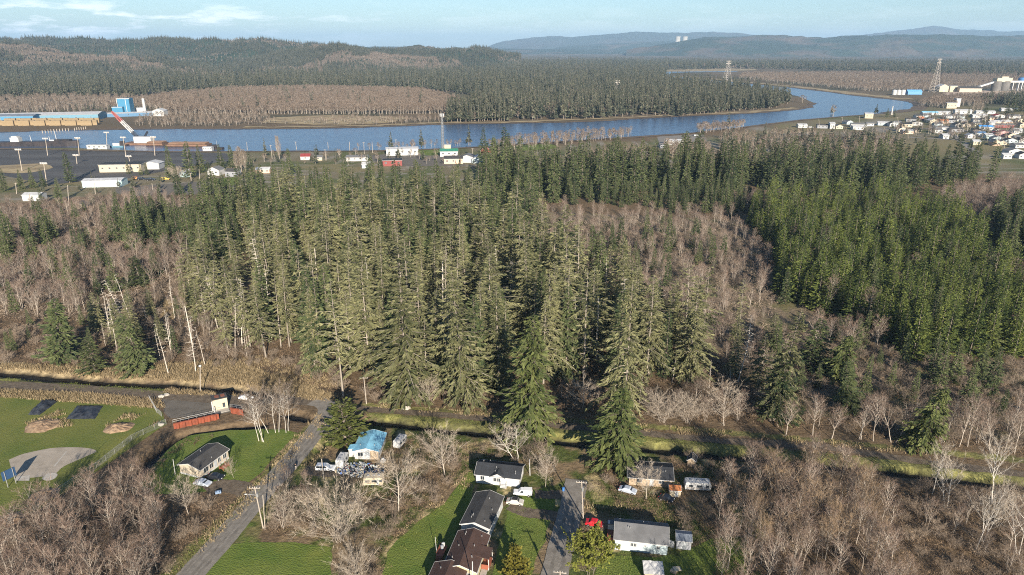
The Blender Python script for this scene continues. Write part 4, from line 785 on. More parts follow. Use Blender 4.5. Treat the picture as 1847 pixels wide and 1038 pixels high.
def brambles(name, polys, s, h, nb, mat, seed, wd=.07, keep_noise=None):
    rg = np.random.default_rng(seed); p = np.concatenate([scatter(WP(q_), s, seed + i, .6) for i, q_ in enumerate(polys)])
    if keep_noise: p = p[fbm(p[:, 0], p[:, 1], keep_noise[0], seed) > keep_noise[1]]
    gz = ground_z(p[:, 0], p[:, 1]); p = p[gz > -.5]; n = len(p) * nb; hh = np.repeat(rg.uniform(.4, 1.3, len(p)) * h, nb)[:, None]
    c = np.repeat(np.concatenate([p, np.zeros((len(p), 1))], 1), nb, 0); a = rg.normal(0, 1, (n, 3)); a[:, 2] = np.abs(a[:, 2]); a = norm(a) * rg.random((n, 1)) ** .5
    b = c + a * hh * np.array((1.2, 1.2, .75)); d = norm(a + rg.normal(0, .8, (n, 3))); sd = norm(np.cross(d, rg.normal(0, 1, (n, 3)))) * wd * rg.uniform(.5, 1.5, (n, 1)) * .5; l = rg.uniform(.5, 1.3, (n, 1)) * np.maximum(.7, hh * .5)
    tn = np.repeat(rg.normal(.5, .22, len(p)), nb) + rg.normal(0, .15, n); mb = MB(); mb.quads(np.stack([b - sd, b + sd, b + d * l], 1), 0, np.clip(tn, 0, 1)); return tag(mb.build(name, mat), kind="stuff")
brambles("brambles", [[(690, 790), (860, 800), (1010, 812), (1000, 870), (880, 835), (830, 870), (760, 930), (700, 985), (600, 985), (470, 965), (500, 880), (700, 890), (740, 850)], [(1060, 830), (1330, 830), (1330, 970), (1240, 975), (1110, 905), (1060, 880)],
                      [(1290, 850), (1600, 868), (1880, 890), (1880, 1100), (1290, 1100)], [(600, 1010), (700, 985), (680, 1100), (610, 1100)]], 1.5, 1.1, 34, M_BRUSH, 311, keep_noise=(6, .38))
brambles("brambles", [[(-40, 1100), (-40, 1000), (160, 905), (235, 880), (300, 900), (365, 905), (440, 905), (330, 1000), (250, 1100)], [(230, 880), (330, 795), (390, 785), (320, 815), (250, 880)]], 1.5, 1.0, 32, M_BRUSH, 312)
brambles("brambles", [[(-50, 650), (180, 658), (420, 650), (560, 700), (900, 738), (1420, 772), (1900, 828), (1900, 650), (1640, 650), (1500, 590), (1350, 600), (1250, 680), (1000, 700), (640, 690), (480, 600), (180, 580), (-50, 570)]], 2.3, 1.3, 36, M_BRUSH, 313, .10)
brambles("brambles", [[(940, 430), (1120, 535), (1300, 620), (1400, 600), (1400, 470), (1330, 405), (1150, 395), (1000, 400)], [(-50, 575), (180, 580), (330, 520), (340, 400), (-50, 400)], [(1760, 440), (1900, 560), (1960, 480), (1800, 440)]], 3.3, 2.1, 44, M_TWIGG, 314, .15)

# ------------------------------------------------------------------ woods beyond the river
def farwood(name, kind, polys, s, h0, h1, seed, keep=1.0, shapes=None):
    rg = np.random.default_rng(seed); p = np.concatenate([scatter(WP(q_), s, seed + i, .5) for i, q_ in enumerate(polys)])
    if keep < 1: p = p[fbm(p[:, 0], p[:, 1], s * 9, seed) + rg.normal(0, .07, len(p)) > 1 - keep]
    hm = np.mean(kind.h); return p, rg.uniform(h0, h1, len(p)) / hm
PEN = [(800, 221), (900, 219), (1060, 216), (1180, 209), (1280, 203), (1400, 194), (1425, 183), (1390, 171), (1300, 158), (1240, 150), (1180, 146), (1000, 160), (850, 190), (800, 205)]
singles = []
for (x, y, h, lb) in ((479, 290 - 8, 17, "dark conifer beside bare poplars on the near river bank"), (706, 281 - 5, 21, "lone dark spruce at the water's edge, left of the white shed's lawn"), (760, 267, 20, "dark spruce left of the radio mast on the near bank"),
                      (846, 262, 22, "dark spruce on the near bank right of the radio mast"), (1313, 233, 25, "tall dark spruce by the river inside pink alders")):
    p = G(x, y); FARCON.make(1 if x < 1300 else 3, p, x, h / FARCON.h[1], lb)
for i in (0, 2): FARCON.make(i, G(1500 + 40 * i, 206), i, 15 / FARCON.h[i], ("small dark conifer by the cream house on the point", "dark conifer right of the cream house on the point")[i // 2])
for (x, y, h, lb, i) in ((1502, 211, 18, "large pale bare tree on the river bank above the town", 0), (1447, 186, 15, "round silvery bare tree on the tip of the peninsula", 1), (745, 272, 12, "thin bare tree on the near bank below the mast", 2)):
    p = G(x, y); FARBARE.make(i, p, x, (h / FARBARE.h[i] * (1.7 if i == 1 else 1), h / FARBARE.h[i] * (1.7 if i == 1 else 1), h / FARBARE.h[i]), lb)
def mass(name, kind, *jobs, seed=1):
    ps, ss = zip(*[farwood(name, kind, *j) for j in jobs]); p = np.concatenate(ps); stuff(name, kind.proto, np.concatenate([p, np.full((len(p), 1), .2)], 1), np.concatenate(ss), seed)
mass("peninsula_conifers", FARCON, ([PEN], 13, 14, 34, 401, .66), ([[(1205, 213), (1280, 206), (1400, 196), (1425, 186), (1390, 174), (1300, 160)]], 11, 17, 27, 402, .7), ([[(800, 222), (920, 219), (920, 205), (810, 208)]], 9, 18, 30, 403), seed=2)
mass("far_conifers", FARCON, ([[(290, 204), (500, 205), (820, 203), (820, 186), (560, 166), (420, 170), (300, 184)]], 55, 12, 26, 410), ([[(-700, 186), (0, 182), (240, 176), (300, 168), (500, 163), (760, 163), (850, 172), (860, 190), (1000, 160), (1180, 146), (1200, 140), (1200, 128), (800, 134), (0, 152), (-900, 160)]], 17, 14, 34, 411, .70),
     ([[(-900, 160), (0, 152), (800, 134), (1200, 128), (1330, 124), (1500, 128), (1650, 138), (1847, 140), (2300, 150), (2300, 118), (1000, 112), (-900, 134)]], 30, 16, 38, 412, .62), seed=3)
mass("river_alders", FARBARE, ([[(265, 190), (300, 206), (480, 207), (760, 207), (830, 205), (830, 186), (760, 168), (560, 163), (420, 166), (300, 178)]], 6.5, 10, 16, 421, .9), ([[(-200, 212), (60, 206), (200, 200), (300, 196), (300, 180), (60, 176), (-200, 180)]], 13, 7, 14, 422, .8),
     ([[(240, 226), (270, 200), (480, 207), (500, 224), (400, 229), (270, 230)], [(500, 224), (640, 212), (735, 216), (800, 212), (800, 222), (640, 227)]], 12, 5, 9, 423), ([PEN], 17, 9, 15, 424, .5), ([[(930, 212), (1100, 205), (1080, 195), (940, 200)]], 9, 11, 15, 425),
     ([[(880, 275), (960, 270), (1130, 250), (1140, 240), (1050, 243), (950, 252), (880, 262)]], 8, 6, 10, 426), ([[(1255, 243), (1340, 234), (1345, 226), (1260, 233)]], 7, 7, 11, 427), ([[(640, 272), (760, 270), (900, 262), (900, 260), (640, 269)]], 9, 5, 8, 428), seed=4)
mass("town_trees", FARBARE, ([[(1290, 300), (1420, 300), (1560, 290), (1640, 262), (1560, 246), (1400, 244), (1300, 250)]], 11, 6, 13, 441, .75), ([[(1590, 240), (1900, 275), (1950, 215), (1680, 208)]], 17, 5, 10, 442), ([[(1200, 285), (1290, 290), (1280, 262), (1200, 268)]], 9, 8, 13, 443), ([[(900, 320), (1180, 318), (1180, 275), (950, 285)]], 12, 8, 13, 444, .7), ([[(420, 300), (900, 300), (900, 283), (640, 278), (430, 290)]], 20, 4, 9, 445), seed=6)
mass("town_conifers", FARCON, ([[(1290, 300), (1420, 300), (1560, 290), (1660, 262), (1560, 250), (1400, 250), (1300, 255)]], 21, 9, 20, 451), ([[(1590, 240), (1900, 285), (1950, 215), (1680, 208)]], 30, 6, 13, 452), ([[(1750, 186), (1900, 195), (1960, 180), (1850, 176)]], 10, 12, 22, 453), ([[(0, 214), (290, 204), (290, 196), (0, 204)]], 24, 8, 14, 454), ([[(420, 300), (640, 296), (900, 306), (900, 290), (640, 284), (430, 288)]], 26, 6, 14, 455), ([[(-30, 345), (130, 350), (330, 350), (330, 335), (250, 315), (110, 332), (-30, 335)]], 22, 5, 11, 456), seed=7)
mass("upriver_alders", FARBARE, ([[(1330, 143), (1400, 150), (1560, 165), (1680, 165), (1847, 152), (2200, 158), (2200, 138), (1650, 133), (1450, 134), (1340, 135)]], 15, 10, 15, 431, .72), ([[(1650, 192), (1700, 196), (1760, 190), (1830, 184), (1780, 176), (1690, 180)]], 9, 9, 14, 432),
     ([[(-900, 160), (0, 152), (800, 134), (1200, 128), (1200, 120), (-900, 140)]], 32, 12, 18, 433, .45), ([[(1200, 124), (2200, 140), (2200, 120), (1200, 116)]], 40, 14, 20, 434, .42), seed=5)
# trees on the slopes of the nearer hills
def hill_trees(name, kind, H, n, h0, h1, seed, thr, sc_=260., inv=False, vmax=.62):
    Xs, Ys, Zs = H; rg = np.random.default_rng(seed); ny_, nx_ = Xs.shape; i = rg.uniform(0, (ny_ - 1) * vmax, n); j = rg.uniform(0, nx_ - 1.001, n); a, b_ = i.astype(int), j.astype(int); fi, fj = i - a, j - b_
    bl = lambda A: (A[a, b_] * (1 - fj) + A[a, b_ + 1] * fj) * (1 - fi) + (A[a + 1, b_] * (1 - fj) + A[a + 1, b_ + 1] * fj) * fi
    x, y, z = bl(Xs), bl(Ys), bl(Zs); f = fbm(x, y, sc_, seed % 7 + 31); f = f + rg.normal(0, .05, n); k = ((f < thr) if inv else (f > thr)) & (z > -2); p = np.stack([x, y, z - .8], 1)[k]
    stuff(name, kind.proto, p, rg.uniform(h0, h1, len(p)) / np.mean(kind.h), seed)
hill_trees("hill_conifers", FARCON, HA, 16000, 14, 32, 441, .50, 170.); hill_trees("hill_bare_trees", FARBARE, HA, 16000, 10, 15, 441, .50, 170., inv=True)
hill_trees("hill_conifers", FARCON, HC, 13000, 12, 27, 442, .52, 150.); hill_trees("hill_bare_trees", FARBARE, HC, 12000, 9, 14, 442, .52, 150., inv=True)
hill_trees("hill_conifers", FARCON, HB, 30000, 10, 23, 443, .40, 220.); hill_trees("hill_bare_trees", FARBARE, HB, 14000, 8, 13, 443, .40, 220., inv=True)
# ------------------------------------------------------------------ buildings
def paint(name, c, rough=.6, dirt=.85): return M("paint_" + name, c, tuple(v * dirt for v in c), .8, rough, .0, detail=8, lo=.3, hi=.75)
def roofing(name, c): return M("roof_" + name, c, tuple(min(1, v * 1.5) for v in c), .35, .85, .35, 14, detail=10, lo=.38, hi=.7)
W_WHITE, W_CREAM, W_BEIGE, W_BLUE, W_GREY = paint("white", (.48, .475, .46)), paint("cream", (.50, .43, .31)), paint("beige", (.47, .40, .31)), paint("pale_blue", (.40, .47, .485)), paint("grey", (.27, .28, .30))
W_YEL, W_PINK, W_PEACH, W_RED, W_WOOD, W_DECK = paint("pale_yellow", (.52, .45, .28)), paint("pink", (.62, .36, .34)), paint("peach", (.64, .44, .32)), paint("red", (.22, .055, .05)), paint("tan_boards", (.42, .32, .22)), paint("red_deck", (.26, .085, .05))
W_TEAL = paint("teal", (.13, .26, .34)); W_LTEAL = paint("light_teal", (.50, .64, .64))
R_BLACK, R_DGREY, R_GREY, R_BROWN, R_BLUE, R_WHITE, R_ORANGE, R_GREEN, R_RED, R_SLATE = (roofing(n_, c_) for n_, c_ in (("black", (.026, .028, .032)), ("dark_grey", (.050, .048, .046)), ("grey", (.11, .11, .112)), ("brown", (.062, .036, .028)), ("blue_metal", (.17, .38, .50)),
    ("white", (.36, .36, .36)), ("orange", (.42, .16, .06)), ("green", (.03, .17, .11)), ("red", (.20, .035, .035)), ("slate_blue", (.13, .15, .18))))
GLASS = M("window_glass", (.02, .025, .03), (.05, .06, .07), .3, .08, spec=.6); DOORM = paint("door", (.40, .42, .43)); METAL = M("galvanised_metal", (.45, .45, .44), (.36, .36, .36), 2, .45, metal=.6)
BLACKM = M("black_rubber", (.018, .018, .018), (.03, .03, .03), 3, .7); POLEW = M("grey_pole_wood", (.40, .35, .29), (.28, .24, .20), .9, .9, .2); CHROME = M("headlamp_lens", (.75, .75, .74), None, 1, .15)
TAIL = M("tail_lamp", (.35, .02, .02), None, 1, .3)

def house(name, label, cat, c, rz, L, W, hw, hr, wm, rm, wins=(), doors=(), ov=.4, tm=None, group=None, base=None, pipes=0, split=False):
    """gabled house, ridge along local x, front side at -y. wins/doors: (side, along, sill, width, height)"""
    t = thing(name, label, cat, (c[0], c[1], 0), rz, group); tm = tm or W_WHITE; a, b_ = L / 2, W / 2
    wl = MB().add([(-a, -b_, -.2), (a, -b_, -.2), (a, b_, -.2), (-a, b_, -.2), (-a, -b_, hw), (a, -b_, hw), (a, b_, hw), (-a, b_, hw), (-a, 0, hw + hr), (a, 0, hw + hr)],
                  [(0, 1, 5, 4), (1, 2, 6, 9, 5), (2, 3, 7, 6), (3, 0, 4, 8, 7)])
    wl.build("wall", wm, t)
    if base: MB().box((0, 0, .25), (L + .06, W + .06, .5)).build("skirting", base, t)
    s = hr / b_; rf = MB(); z1 = hw - ov * s; o = .06
    rf.slab([(-a - ov, -b_ - ov, z1 + o), (a + ov, -b_ - ov, z1 + o), (a + ov, 0, hw + hr + o), (-a - ov, 0, hw + hr + o)], .14)
    rf.slab([(a + ov, b_ + ov, z1 + o), (-a - ov, b_ + ov, z1 + o), (-a - ov, 0, hw + hr + o), (a + ov, 0, hw + hr + o)], .14)
    ro = rf.build("roof", rm, t)
    fa = MB()
    for sx in (-1, 1):
        for sy in (-1, 1): fa.slab([(sx * (a + ov + .02), sy * (b_ + ov), z1 - .10), (sx * (a + ov + .02), sy * .02, hw + hr - .10), (sx * (a + ov + .02), sy * .02, hw + hr + .08), (sx * (a + ov + .02), sy * (b_ + ov), z1 + .08)][::sx * sy], .05)
    for sy in (-1, 1): fa.box((0, sy * (b_ + ov + .03), z1 - .02), (L + 2 * ov, .05, .18))
    fa.build("fascia", tm, t)
    rg = random.Random(int(c[0] * 7 + c[1]))
    for k in range(pipes):
        px_, py_ = rg.uniform(-a * .85, a * .85), rg.uniform(.2, .8) * b_ * (1 if k % 2 else -1)
        MB().tube((px_, py_, hw + hr - abs(py_) * s), (px_, py_, hw + hr - abs(py_) * s + .45), .09, .09, 8).build("vent_pipe", METAL, ro)
    def place(mb_, side, u, z, w_, h_, th, out):
        if side in "fb": sg = -1 if side == "f" else 1; mb_.box((u, sg * (b_ + out), z + h_ / 2), (w_, th, h_))
        else: sg = -1 if side == "l" else 1; mb_.box((sg * (a + out), u, z + h_ / 2), (th, w_, h_))
    for (sd_, u, z, w_, h_) in wins:
        f_ = MB()
        for du, dz, ww, hh in ((-w_ / 2, 0, .10, h_ + .2), (w_ / 2, 0, .10, h_ + .2), (0, 0, .06, h_)): place(f_, sd_, u + du, z - (.1 if ww > .08 else 0), ww, hh, .07, .035)
        place(f_, sd_, u, z - .1, w_ - .1, .1, .07, .035); place(f_, sd_, u, z + h_, w_ - .1, .1, .07, .035)
        wo = f_.build("window", tm, t); g_ = MB(); place(g_, sd_, u, z, w_ - .1, h_, .03, .012); g_.build("pane", GLASS, wo)
    for (sd_, u, z, w_, h_) in doors: d_ = MB(); place(d_, sd_, u, z, w_, h_, .06, .028); d_.build("door", DOORM, t)
    return t
def from_corners(A, B, C, z=0, ridge="BC"):
    A, B, C = G(*A, z), G(*B, z), G(*C, z); L1, L2 = (B - A).length, (C - B).length
    if ridge == "BC": d = C - B; ctr = (A + C) / 2; return (ctr.x, ctr.y), math.atan2(d.y, d.x), L2, L1
    d = B - A; n = Vector((-d.y, d.x, 0)).normalized(); return None, math.atan2(d.y, d.x), L1, L2
ctr, rz, L1, W1 = from_corners((325, 856), (368, 860), (414, 826))
house("mobile_home", "beige sided home with a dark weathered roof and white trim on the left lawn", "house", ctr, rz, L1 + .6, W1 + .2, 2.7, 1.0, W_BEIGE, R_DGREY, [("f", -3, 1.0, 1.5, 1.2), ("f", -1.2, 1.0, 1.2, 1.2), ("f", 1.5, 1.0, 1.0, 1.2), ("f", 3.4, 1.0, 1.2, 1.2)], [("f", .2, .5, .9, 1.95)], .35, base=W_WHITE, pipes=2)
dk = thing("deck", "small red wooden porch on the long side of the beige home", "porch", G(405, 845), rz); f_ = MB().box((0, 0, .55), (2.2, 1.4, .12)); f_.build("floor", W_DECK, dk)
for sx in (-1, 1):
    for sy in (-1, 1): MB().box((sx * 1.0, sy * .6, .65), (.12, .12, 1.5)).build("post", W_DECK, dk)
MB().box((0, -.62, 1.35), (1.85, .06, .10)).box((0, -.62, 1.0), (1.85, .05, .08)).build("rail", W_DECK, dk)
# blue roofed house
p = G(664, 829.6)
hb = house("blue_roofed_house", "small white house with a light blue metal roof and junk in front", "house", (p.x - .2, p.y + 4.4), R(88), 8.4, 6.2, 2.6, .85, W_WHITE, R_BLUE, [("l", 1.6, 1.0, 1.4, 1.0), ("l", -2.2, .9, .9, 1.1)], [("l", -.1, .1, 1.0, 2.0)], .45, pipes=2)
MB().box((-4.24, -2.0, 1.3), (.06, 2.1, 2.45)).build("plywood_panel", W_WOOD, hb)
MB().slab([(-1.2, 3.0, 2.75), (-3.4, 3.2, 2.62), (-3.4, 5.0, 2.35), (-1.2, 5.0, 2.35)][::-1], .12).build("porch_roof", R_BLUE, hb); MB().box((-2.3, 4.0, 1.15), (2.0, 1.7, 2.2)).build("porch_wall", W_WHITE, hb)
# white house with black roof
p, q = G(858.6, 871), G(936.5, 880); d = (q - p); n = Vector((-d.y, d.x, 0)).normalized(); c = (p + q) / 2 + n * 3.0
hw_ = house("white_house", "white house with a black shingle roof and a small front gable", "house", (c.x, c.y), math.atan2(d.y, d.x), d.length, 6.0, 2.6, 1.35, W_WHITE, R_BLACK, [("f", -.6, 1.05, .8, .9), ("f", .3, 1.05, .8, .9), ("f", -3.7, 1.1, 1.0, 1.0), ("r", .8, 1.1, .8, .9)], [("f", 1.6, .5, .9, 1.9)], .35, pipes=7)
g_ = MB(); g_.add([(-1.6, -3.28, 2.5), (1.6, -3.28, 2.5), (0, -3.28, 3.35)], [(0, 1, 2)]); g_.build("front_gable", W_WHITE, hw_)
g_ = MB(); g_.slab([(-2.0, -3.5, 2.42), (0, -3.5, 3.52), (0, -.9, 3.62), (-2.0, -2.9, 2.60)], .1); g_.slab([(0, -3.5, 3.52), (2.0, -3.5, 2.42), (2.0, -2.9, 2.60), (0, -.9, 3.62)], .1); g_.build("gable_roof", R_BLACK, hw_)
st = MB()
for k in range(3): st.box((1.6, -3.2 - .3 * k, .4 - .16 * k), (1.5, .32, .16))
st.build("steps", W_WHITE, hw_); st = MB()
for sx in (.85, 2.35): st.tube((sx, -3.15, .4), (sx, -3.15, 1.4), .04).tube((sx, -3.9, .1), (sx, -3.9, 1.05), .04).tube((sx, -3.15, 1.4), (sx, -3.9, 1.05), .035)
st.build("handrail", W_WHITE, hw_)
# long grey roofed home and brown roofed house, ridges running away from the camera
ctr, rz, L1, W1 = from_corners((829.5, 944.4), (885, 949), (909, 895), 3)
house("long_mobile_home", "long white home with a dark grey roof between lawn and driveway", "house", ctr, rz, L1 + .4, W1 - .5, 2.9, 1.0, W_WHITE, R_DGREY, [("f", -3.4, 1.2, .9, .9), ("f", -1.0, 1.2, 1.2, .9), ("f", 3.4, 1.2, .9, .9), ("l", -2.1, 1.3, .7, .8)], [("f", 1.6, .5, .9, 1.95)], .3, base=W_WHITE, pipes=6)
ctr, rz, L1, W1 = from_corners((800, 1020), (860, 1029), (882.6, 967), 3)
hbn = house("brown_roofed_house", "pale yellow house with a brown shingle roof and a side porch", "house", ctr, rz, L1 + .3, W1 - .4, 2.9, 1.15, W_YEL, R_BROWN, [("f", -4.0, 1.0, 1.2, 1.1), ("l", -1.6, 1.0, 1.2, 1.1)], [], .35, pipes=8)
MB().slab([(-1.6, -3.2, 3.15), (1.9, -3.2, 3.15), (1.9, -1.2, 3.62), (-1.6, -1.2, 3.62)], .12).slab([(-1.6, -5.0, 2.92), (1.9, -5.0, 2.92), (1.9, -3.2, 3.152), (-1.6, -3.2, 3.152)], .12).build("porch_roof", R_BROWN, hbn)
MB().box((-1.4, -4.85, 1.45), (.14, .14, 2.8)).box((1.75, -4.85, 1.45), (.14, .14, 2.8)).build("porch_post", W_WHITE, hbn)
MB().box((.2, -4.1, .35), (3.2, 1.6, .5)).box((-1.45, -4.1, .95), (.1, 1.5, .7)).build("porch_floor", W_DECK, hbn)
MB().box((-3.4, -4.0, .04), (4.6, 1.3, .12)).build("walkway", M_CONC, hbn)
wg = Vector((math.cos(rz), math.sin(rz), 0)); wn = Vector((-wg.y, wg.x, 0)); c2 = Vector((*ctr, 0)) - wg * 6.9 + wn * 2.0
house("brown_roofed_garage", "brown roofed wing cut by the bottom edge beside the pale yellow house", "garage", (c2.x, c2.y), rz, 4.6, 6.4, 2.7, 1.05, W_YEL, R_BROWN, [("l", 0, .6, 2.6, 1.9)], [], .35, pipes=2)
dk = thing("deck", "reddish brown deck with stairs and two bins on the brown house's left side", "porch", G(797, 1000), rz); MB().box((0, 0, .9), (3.4, 1.5, .12)).build("floor", W_DECK, dk)
for sx in (-1, 1):
    for sy in (-1, 1): MB().box((sx * 1.6, sy * .65, .45), (.12, .12, .78)).build("post", W_DECK, dk)
s_ = MB()
for k in range(4): s_.box((-1.9 - .28 * k, 0, .75 - .2 * k), (.3, 1.3, .08))
s_.build("stairs", W_DECK, dk)
MB().box((0, .68, 1.5), (3.2, .06, .1)).box((0, .68, 1.2), (3.2, .05, .08)).build("rail", W_DECK, dk)
for k in range(2):
    pt = dk.location + wg * (.4 + .8 * k); tag(MB().lathe([(.01, 0), (.30, 0), (.36, .85), (.38, .9), (.20, 1.0), (.01, 1.02)]).build("trash_bin", (W_GREY, W_WHITE)[k], loc=(pt.x, pt.y, .96)), ("grey bin standing on the reddish deck", "white bin standing on the reddish deck")[k], "bin")
# dark roofed house behind the bare tree
p, q = G(1134, 874), G(1211, 880); d = q - p; n = Vector((-d.y, d.x, 0)).normalized(); c = (p + q) / 2 + n * 3.2
house("dark_roofed_house", "low tan house with a dark roof half hidden by the pale bare tree", "house", (c.x, c.y), math.atan2(d.y, d.x), d.length, 6.6, 2.4, 1.1, W_WOOD, R_BLACK, [("f", 2.6, 1.0, 1.2, 1.0), ("f", -2.6, 1.0, 1.2, 1.0), ("r", 0, 1.0, 1.0, 1.0)], [("f", .3, .1, .9, 2.0)], .45, pipes=3)
# pale blue house
p, q = G(1108.4, 991.3), G(1202.9, 1002); d = q - p; n = Vector((-d.y, d.x, 0)).normalized(); c = (p + q) / 2 + n * 3.3; rz7 = math.atan2(d.y, d.x)
h7 = house("pale_blue_house", "pale blue white house with a plain charcoal roof and a grey shed beside it", "house", (c.x, c.y), rz7, d.length, 6.6, 2.75, 1.75, W_BLUE, R_GREY, [("f", -1.9, 1.35, .55, .75), ("f", -1.2, 1.35, .55, .75), ("f", .9, 1.6, .35, .3), ("f", 3.5, 1.35, .55, .7)], [], .25, pipes=4)
MB().box((-4.5, -3.42, .55), (1.0, .22, .9)).build("heat_pump", W_WHITE, h7)
for k, (sx, ww) in enumerate(((-6.4, 1.5),)):
    po = Vector((c.x, c.y, 0)) + Vector((math.cos(rz7), math.sin(rz7), 0)) * sx
    pr = thing("porch", "small white porch with grey roof and reddish base left of the pale blue house", "porch", (po.x, po.y, 0), rz7)
    MB().box((0, 1.0, .45), (1.4, 4.0, .9)).build("base", W_DECK, pr); MB().box((0, 2.4, 1.65), (1.3, 1.2, 1.5)).build("wall", W_WHITE, pr); MB().slab([(-.8, 1.6, 2.3), (.6, 1.6, 2.55), (.6, 3.2, 2.55), (-.8, 3.2, 2.3)], .1).build("roof", R_GREY, pr)
p = G(1234, 992); house("grey_shed", "grey garden shed with a slate coloured roof beside the pale blue house", "shed", (p.x + .1, p.y + 1.6), rz7, 3.0, 3.2, 2.2, .55, W_GREY, R_SLATE, [], [("f", 0, .1, 1.2, 1.8)], .15)
p = G(1218, 897); house("orange_roofed_shed", "small tan shed with an orange roof beside the long caravan", "shed", (p.x, p.y + 1.1), R(-6), 2.5, 2.4, 1.9, .55, W_CREAM, R_ORANGE, [], [("f", .3, .05, .8, 1.6)], .15)
p = G(1249, 842); house("open_shed", "tiny weathered shed with a dark open doorway in the brush", "shed", (p.x, p.y + 1.0), R(70), 2.4, 1.9, 1.9, .7, W_WOOD, R_DGREY, [], [], .2)
p = G(1180, 1050); sh = thing("tarp_shelter", "whitish tarp covered lean-to at the bottom edge below the pale blue house", "shelter", (p.x, p.y + 1.6, 0), R(-4)); rg_ = np.random.default_rng(4)
MB().box((0, 0, .9), (3.6, 2.6, 1.8)).build("frame", W_WOOD, sh); tp = MB(); xs = np.linspace(-2, 2, 9); ys = np.linspace(-1.6, 1.6, 6); V = [(x, y, 2.1 + .18 * y + rg_.normal(0, .05)) for y in ys for x in xs]; tp.add(V, [(j * 9 + i, j * 9 + i + 1, (j + 1) * 9 + i + 1, (j + 1) * 9 + i) for j in range(5) for i in range(8)]); tp.build("tarp", W_WHITE, sh)
p = G(1217, 1030); sh = thing("pallet_stack", "heap of pale pallets and boards on the lawn below the pale blue house", "pallets", p, .3)
for k in range(4): MB().box((rg_.uniform(-.5, .5), rg_.uniform(-.4, .4), .1 + .2 * k), (1.5, 1.2, .14), rg_.uniform(-.6, .6)).build("pallet", (W_WOOD, W_CREAM)[k % 2], sh)
for k, (x, y, c_) in enumerate(((1207, 984, W_WHITE), (1212, 986, W_WHITE))): tag(MB().box((0, 0, .55), (.8, .8, 1.1)).lathe([(.30, 1.1), (.30, 1.18), (.02, 1.2)], n=10).build("chest_freezer", c_, loc=G(x, y), rz=rz7), ("white appliance against the pale blue house's right end", "white appliance next to the grey shed's left wall")[k], "appliance")
# pump station and red sheet-pile wall
p, q = G(386, 742), G(412, 736); d = (q - p); n = Vector((-d.y, d.x, 0)).normalized(); c = (p + q) / 2 + n * 1.5; ps = thing("pump_house", "cream concrete pump house with a flat rust stained roof and dark door", "pump house", (c.x, c.y, 0), math.atan2(d.y, d.x))
wl = MB().box((0, 0, 1.6), (d.length, 3.0, 3.6)); wl.build("wall", W_CREAM, ps); MB().box((0, 0, 3.5), (d.length + .3, 3.3, .2)).build("roof", R_DGREY, ps); MB().box((-.6, .2, 3.63), (1.2, 1.6, .06)).box((1.0, .2, 3.63), (1.1, 1.6, .06)).build("roof_patch", M("rust", (.26, .09, .05), (.16, .07, .045), 1), ps); MB().box((.9, -1.51, 1.3), (.7, .06, 1.4)).build("door", GLASS, ps)
MB().box((0, -2.6, .02), (d.length, 2.2, .25)).build("platform", M_CONC, ps); MB().box((-2.2, -1.2, 1.3), (.3, .3, 3.4)).box((-1.9, -2.6, .8), (.25, .25, 2.2)).build("gate_post", W_WHITE, ps)
M_RUSTW = M("rusty_red_steel", (.25, .062, .030), (.15, .045, .025), .6, .8, .2, detail=8)
def sheet_pile(A, B, label, h=3.5):
    p, q = G(*A), G(*B); d = q - p; t = thing("sheet_pile_wall", label, "wall", p, math.atan2(d.y, d.x)); L_ = d.length; k = int(L_ / .8); pr = []
    for i in range(k + 1): pr += [(i * .8, -.18 if i % 2 else .12), (i * .8 + .5, -.18 if i % 2 else .12)]
    n = len(pr); v = [(x, y, -1.9) for x, y in pr] + [(x, y, h - 1.9) for x, y in pr] + [(x, y + .08, -1.9) for x, y in pr] + [(x, y + .08, h - 1.9) for x, y in pr]
    f = [(i, i + 1, n + i + 1, n + i) for i in range(n - 1)] + [(3 * n + i, 3 * n + i + 1, 2 * n + i + 1, 2 * n + i) for i in range(n - 1)] + [(n + i, n + i + 1, 3 * n + i + 1, 3 * n + i) for i in range(n - 1)]
    MB().add(v, f).build("sheeting", M_RUSTW, t); MB().box((L_ / 2, .12, h - 1.8), (L_, .5, .16)).build("cap", M_RUSTW, t)
    rl = MB(); 
    for i in range(int(L_ / 2) + 1): rl.tube((i * 2, .3, h - 1.75), (i * 2, .3, h - .7), .035)
    rl.tube((0, .3, h - .7), (L_, .3, h - .7), .03).tube((0, .3, h - 1.2), (L_, .3, h - 1.2), .025).build("handrail", METAL, t)
sheet_pile((314, 775), (394, 757), "long rusty red sheet pile wall along the ditch, left of the pump house"); sheet_pile((416, 746), (440, 750), "short rusty red sheet pile wall right of the pump house")

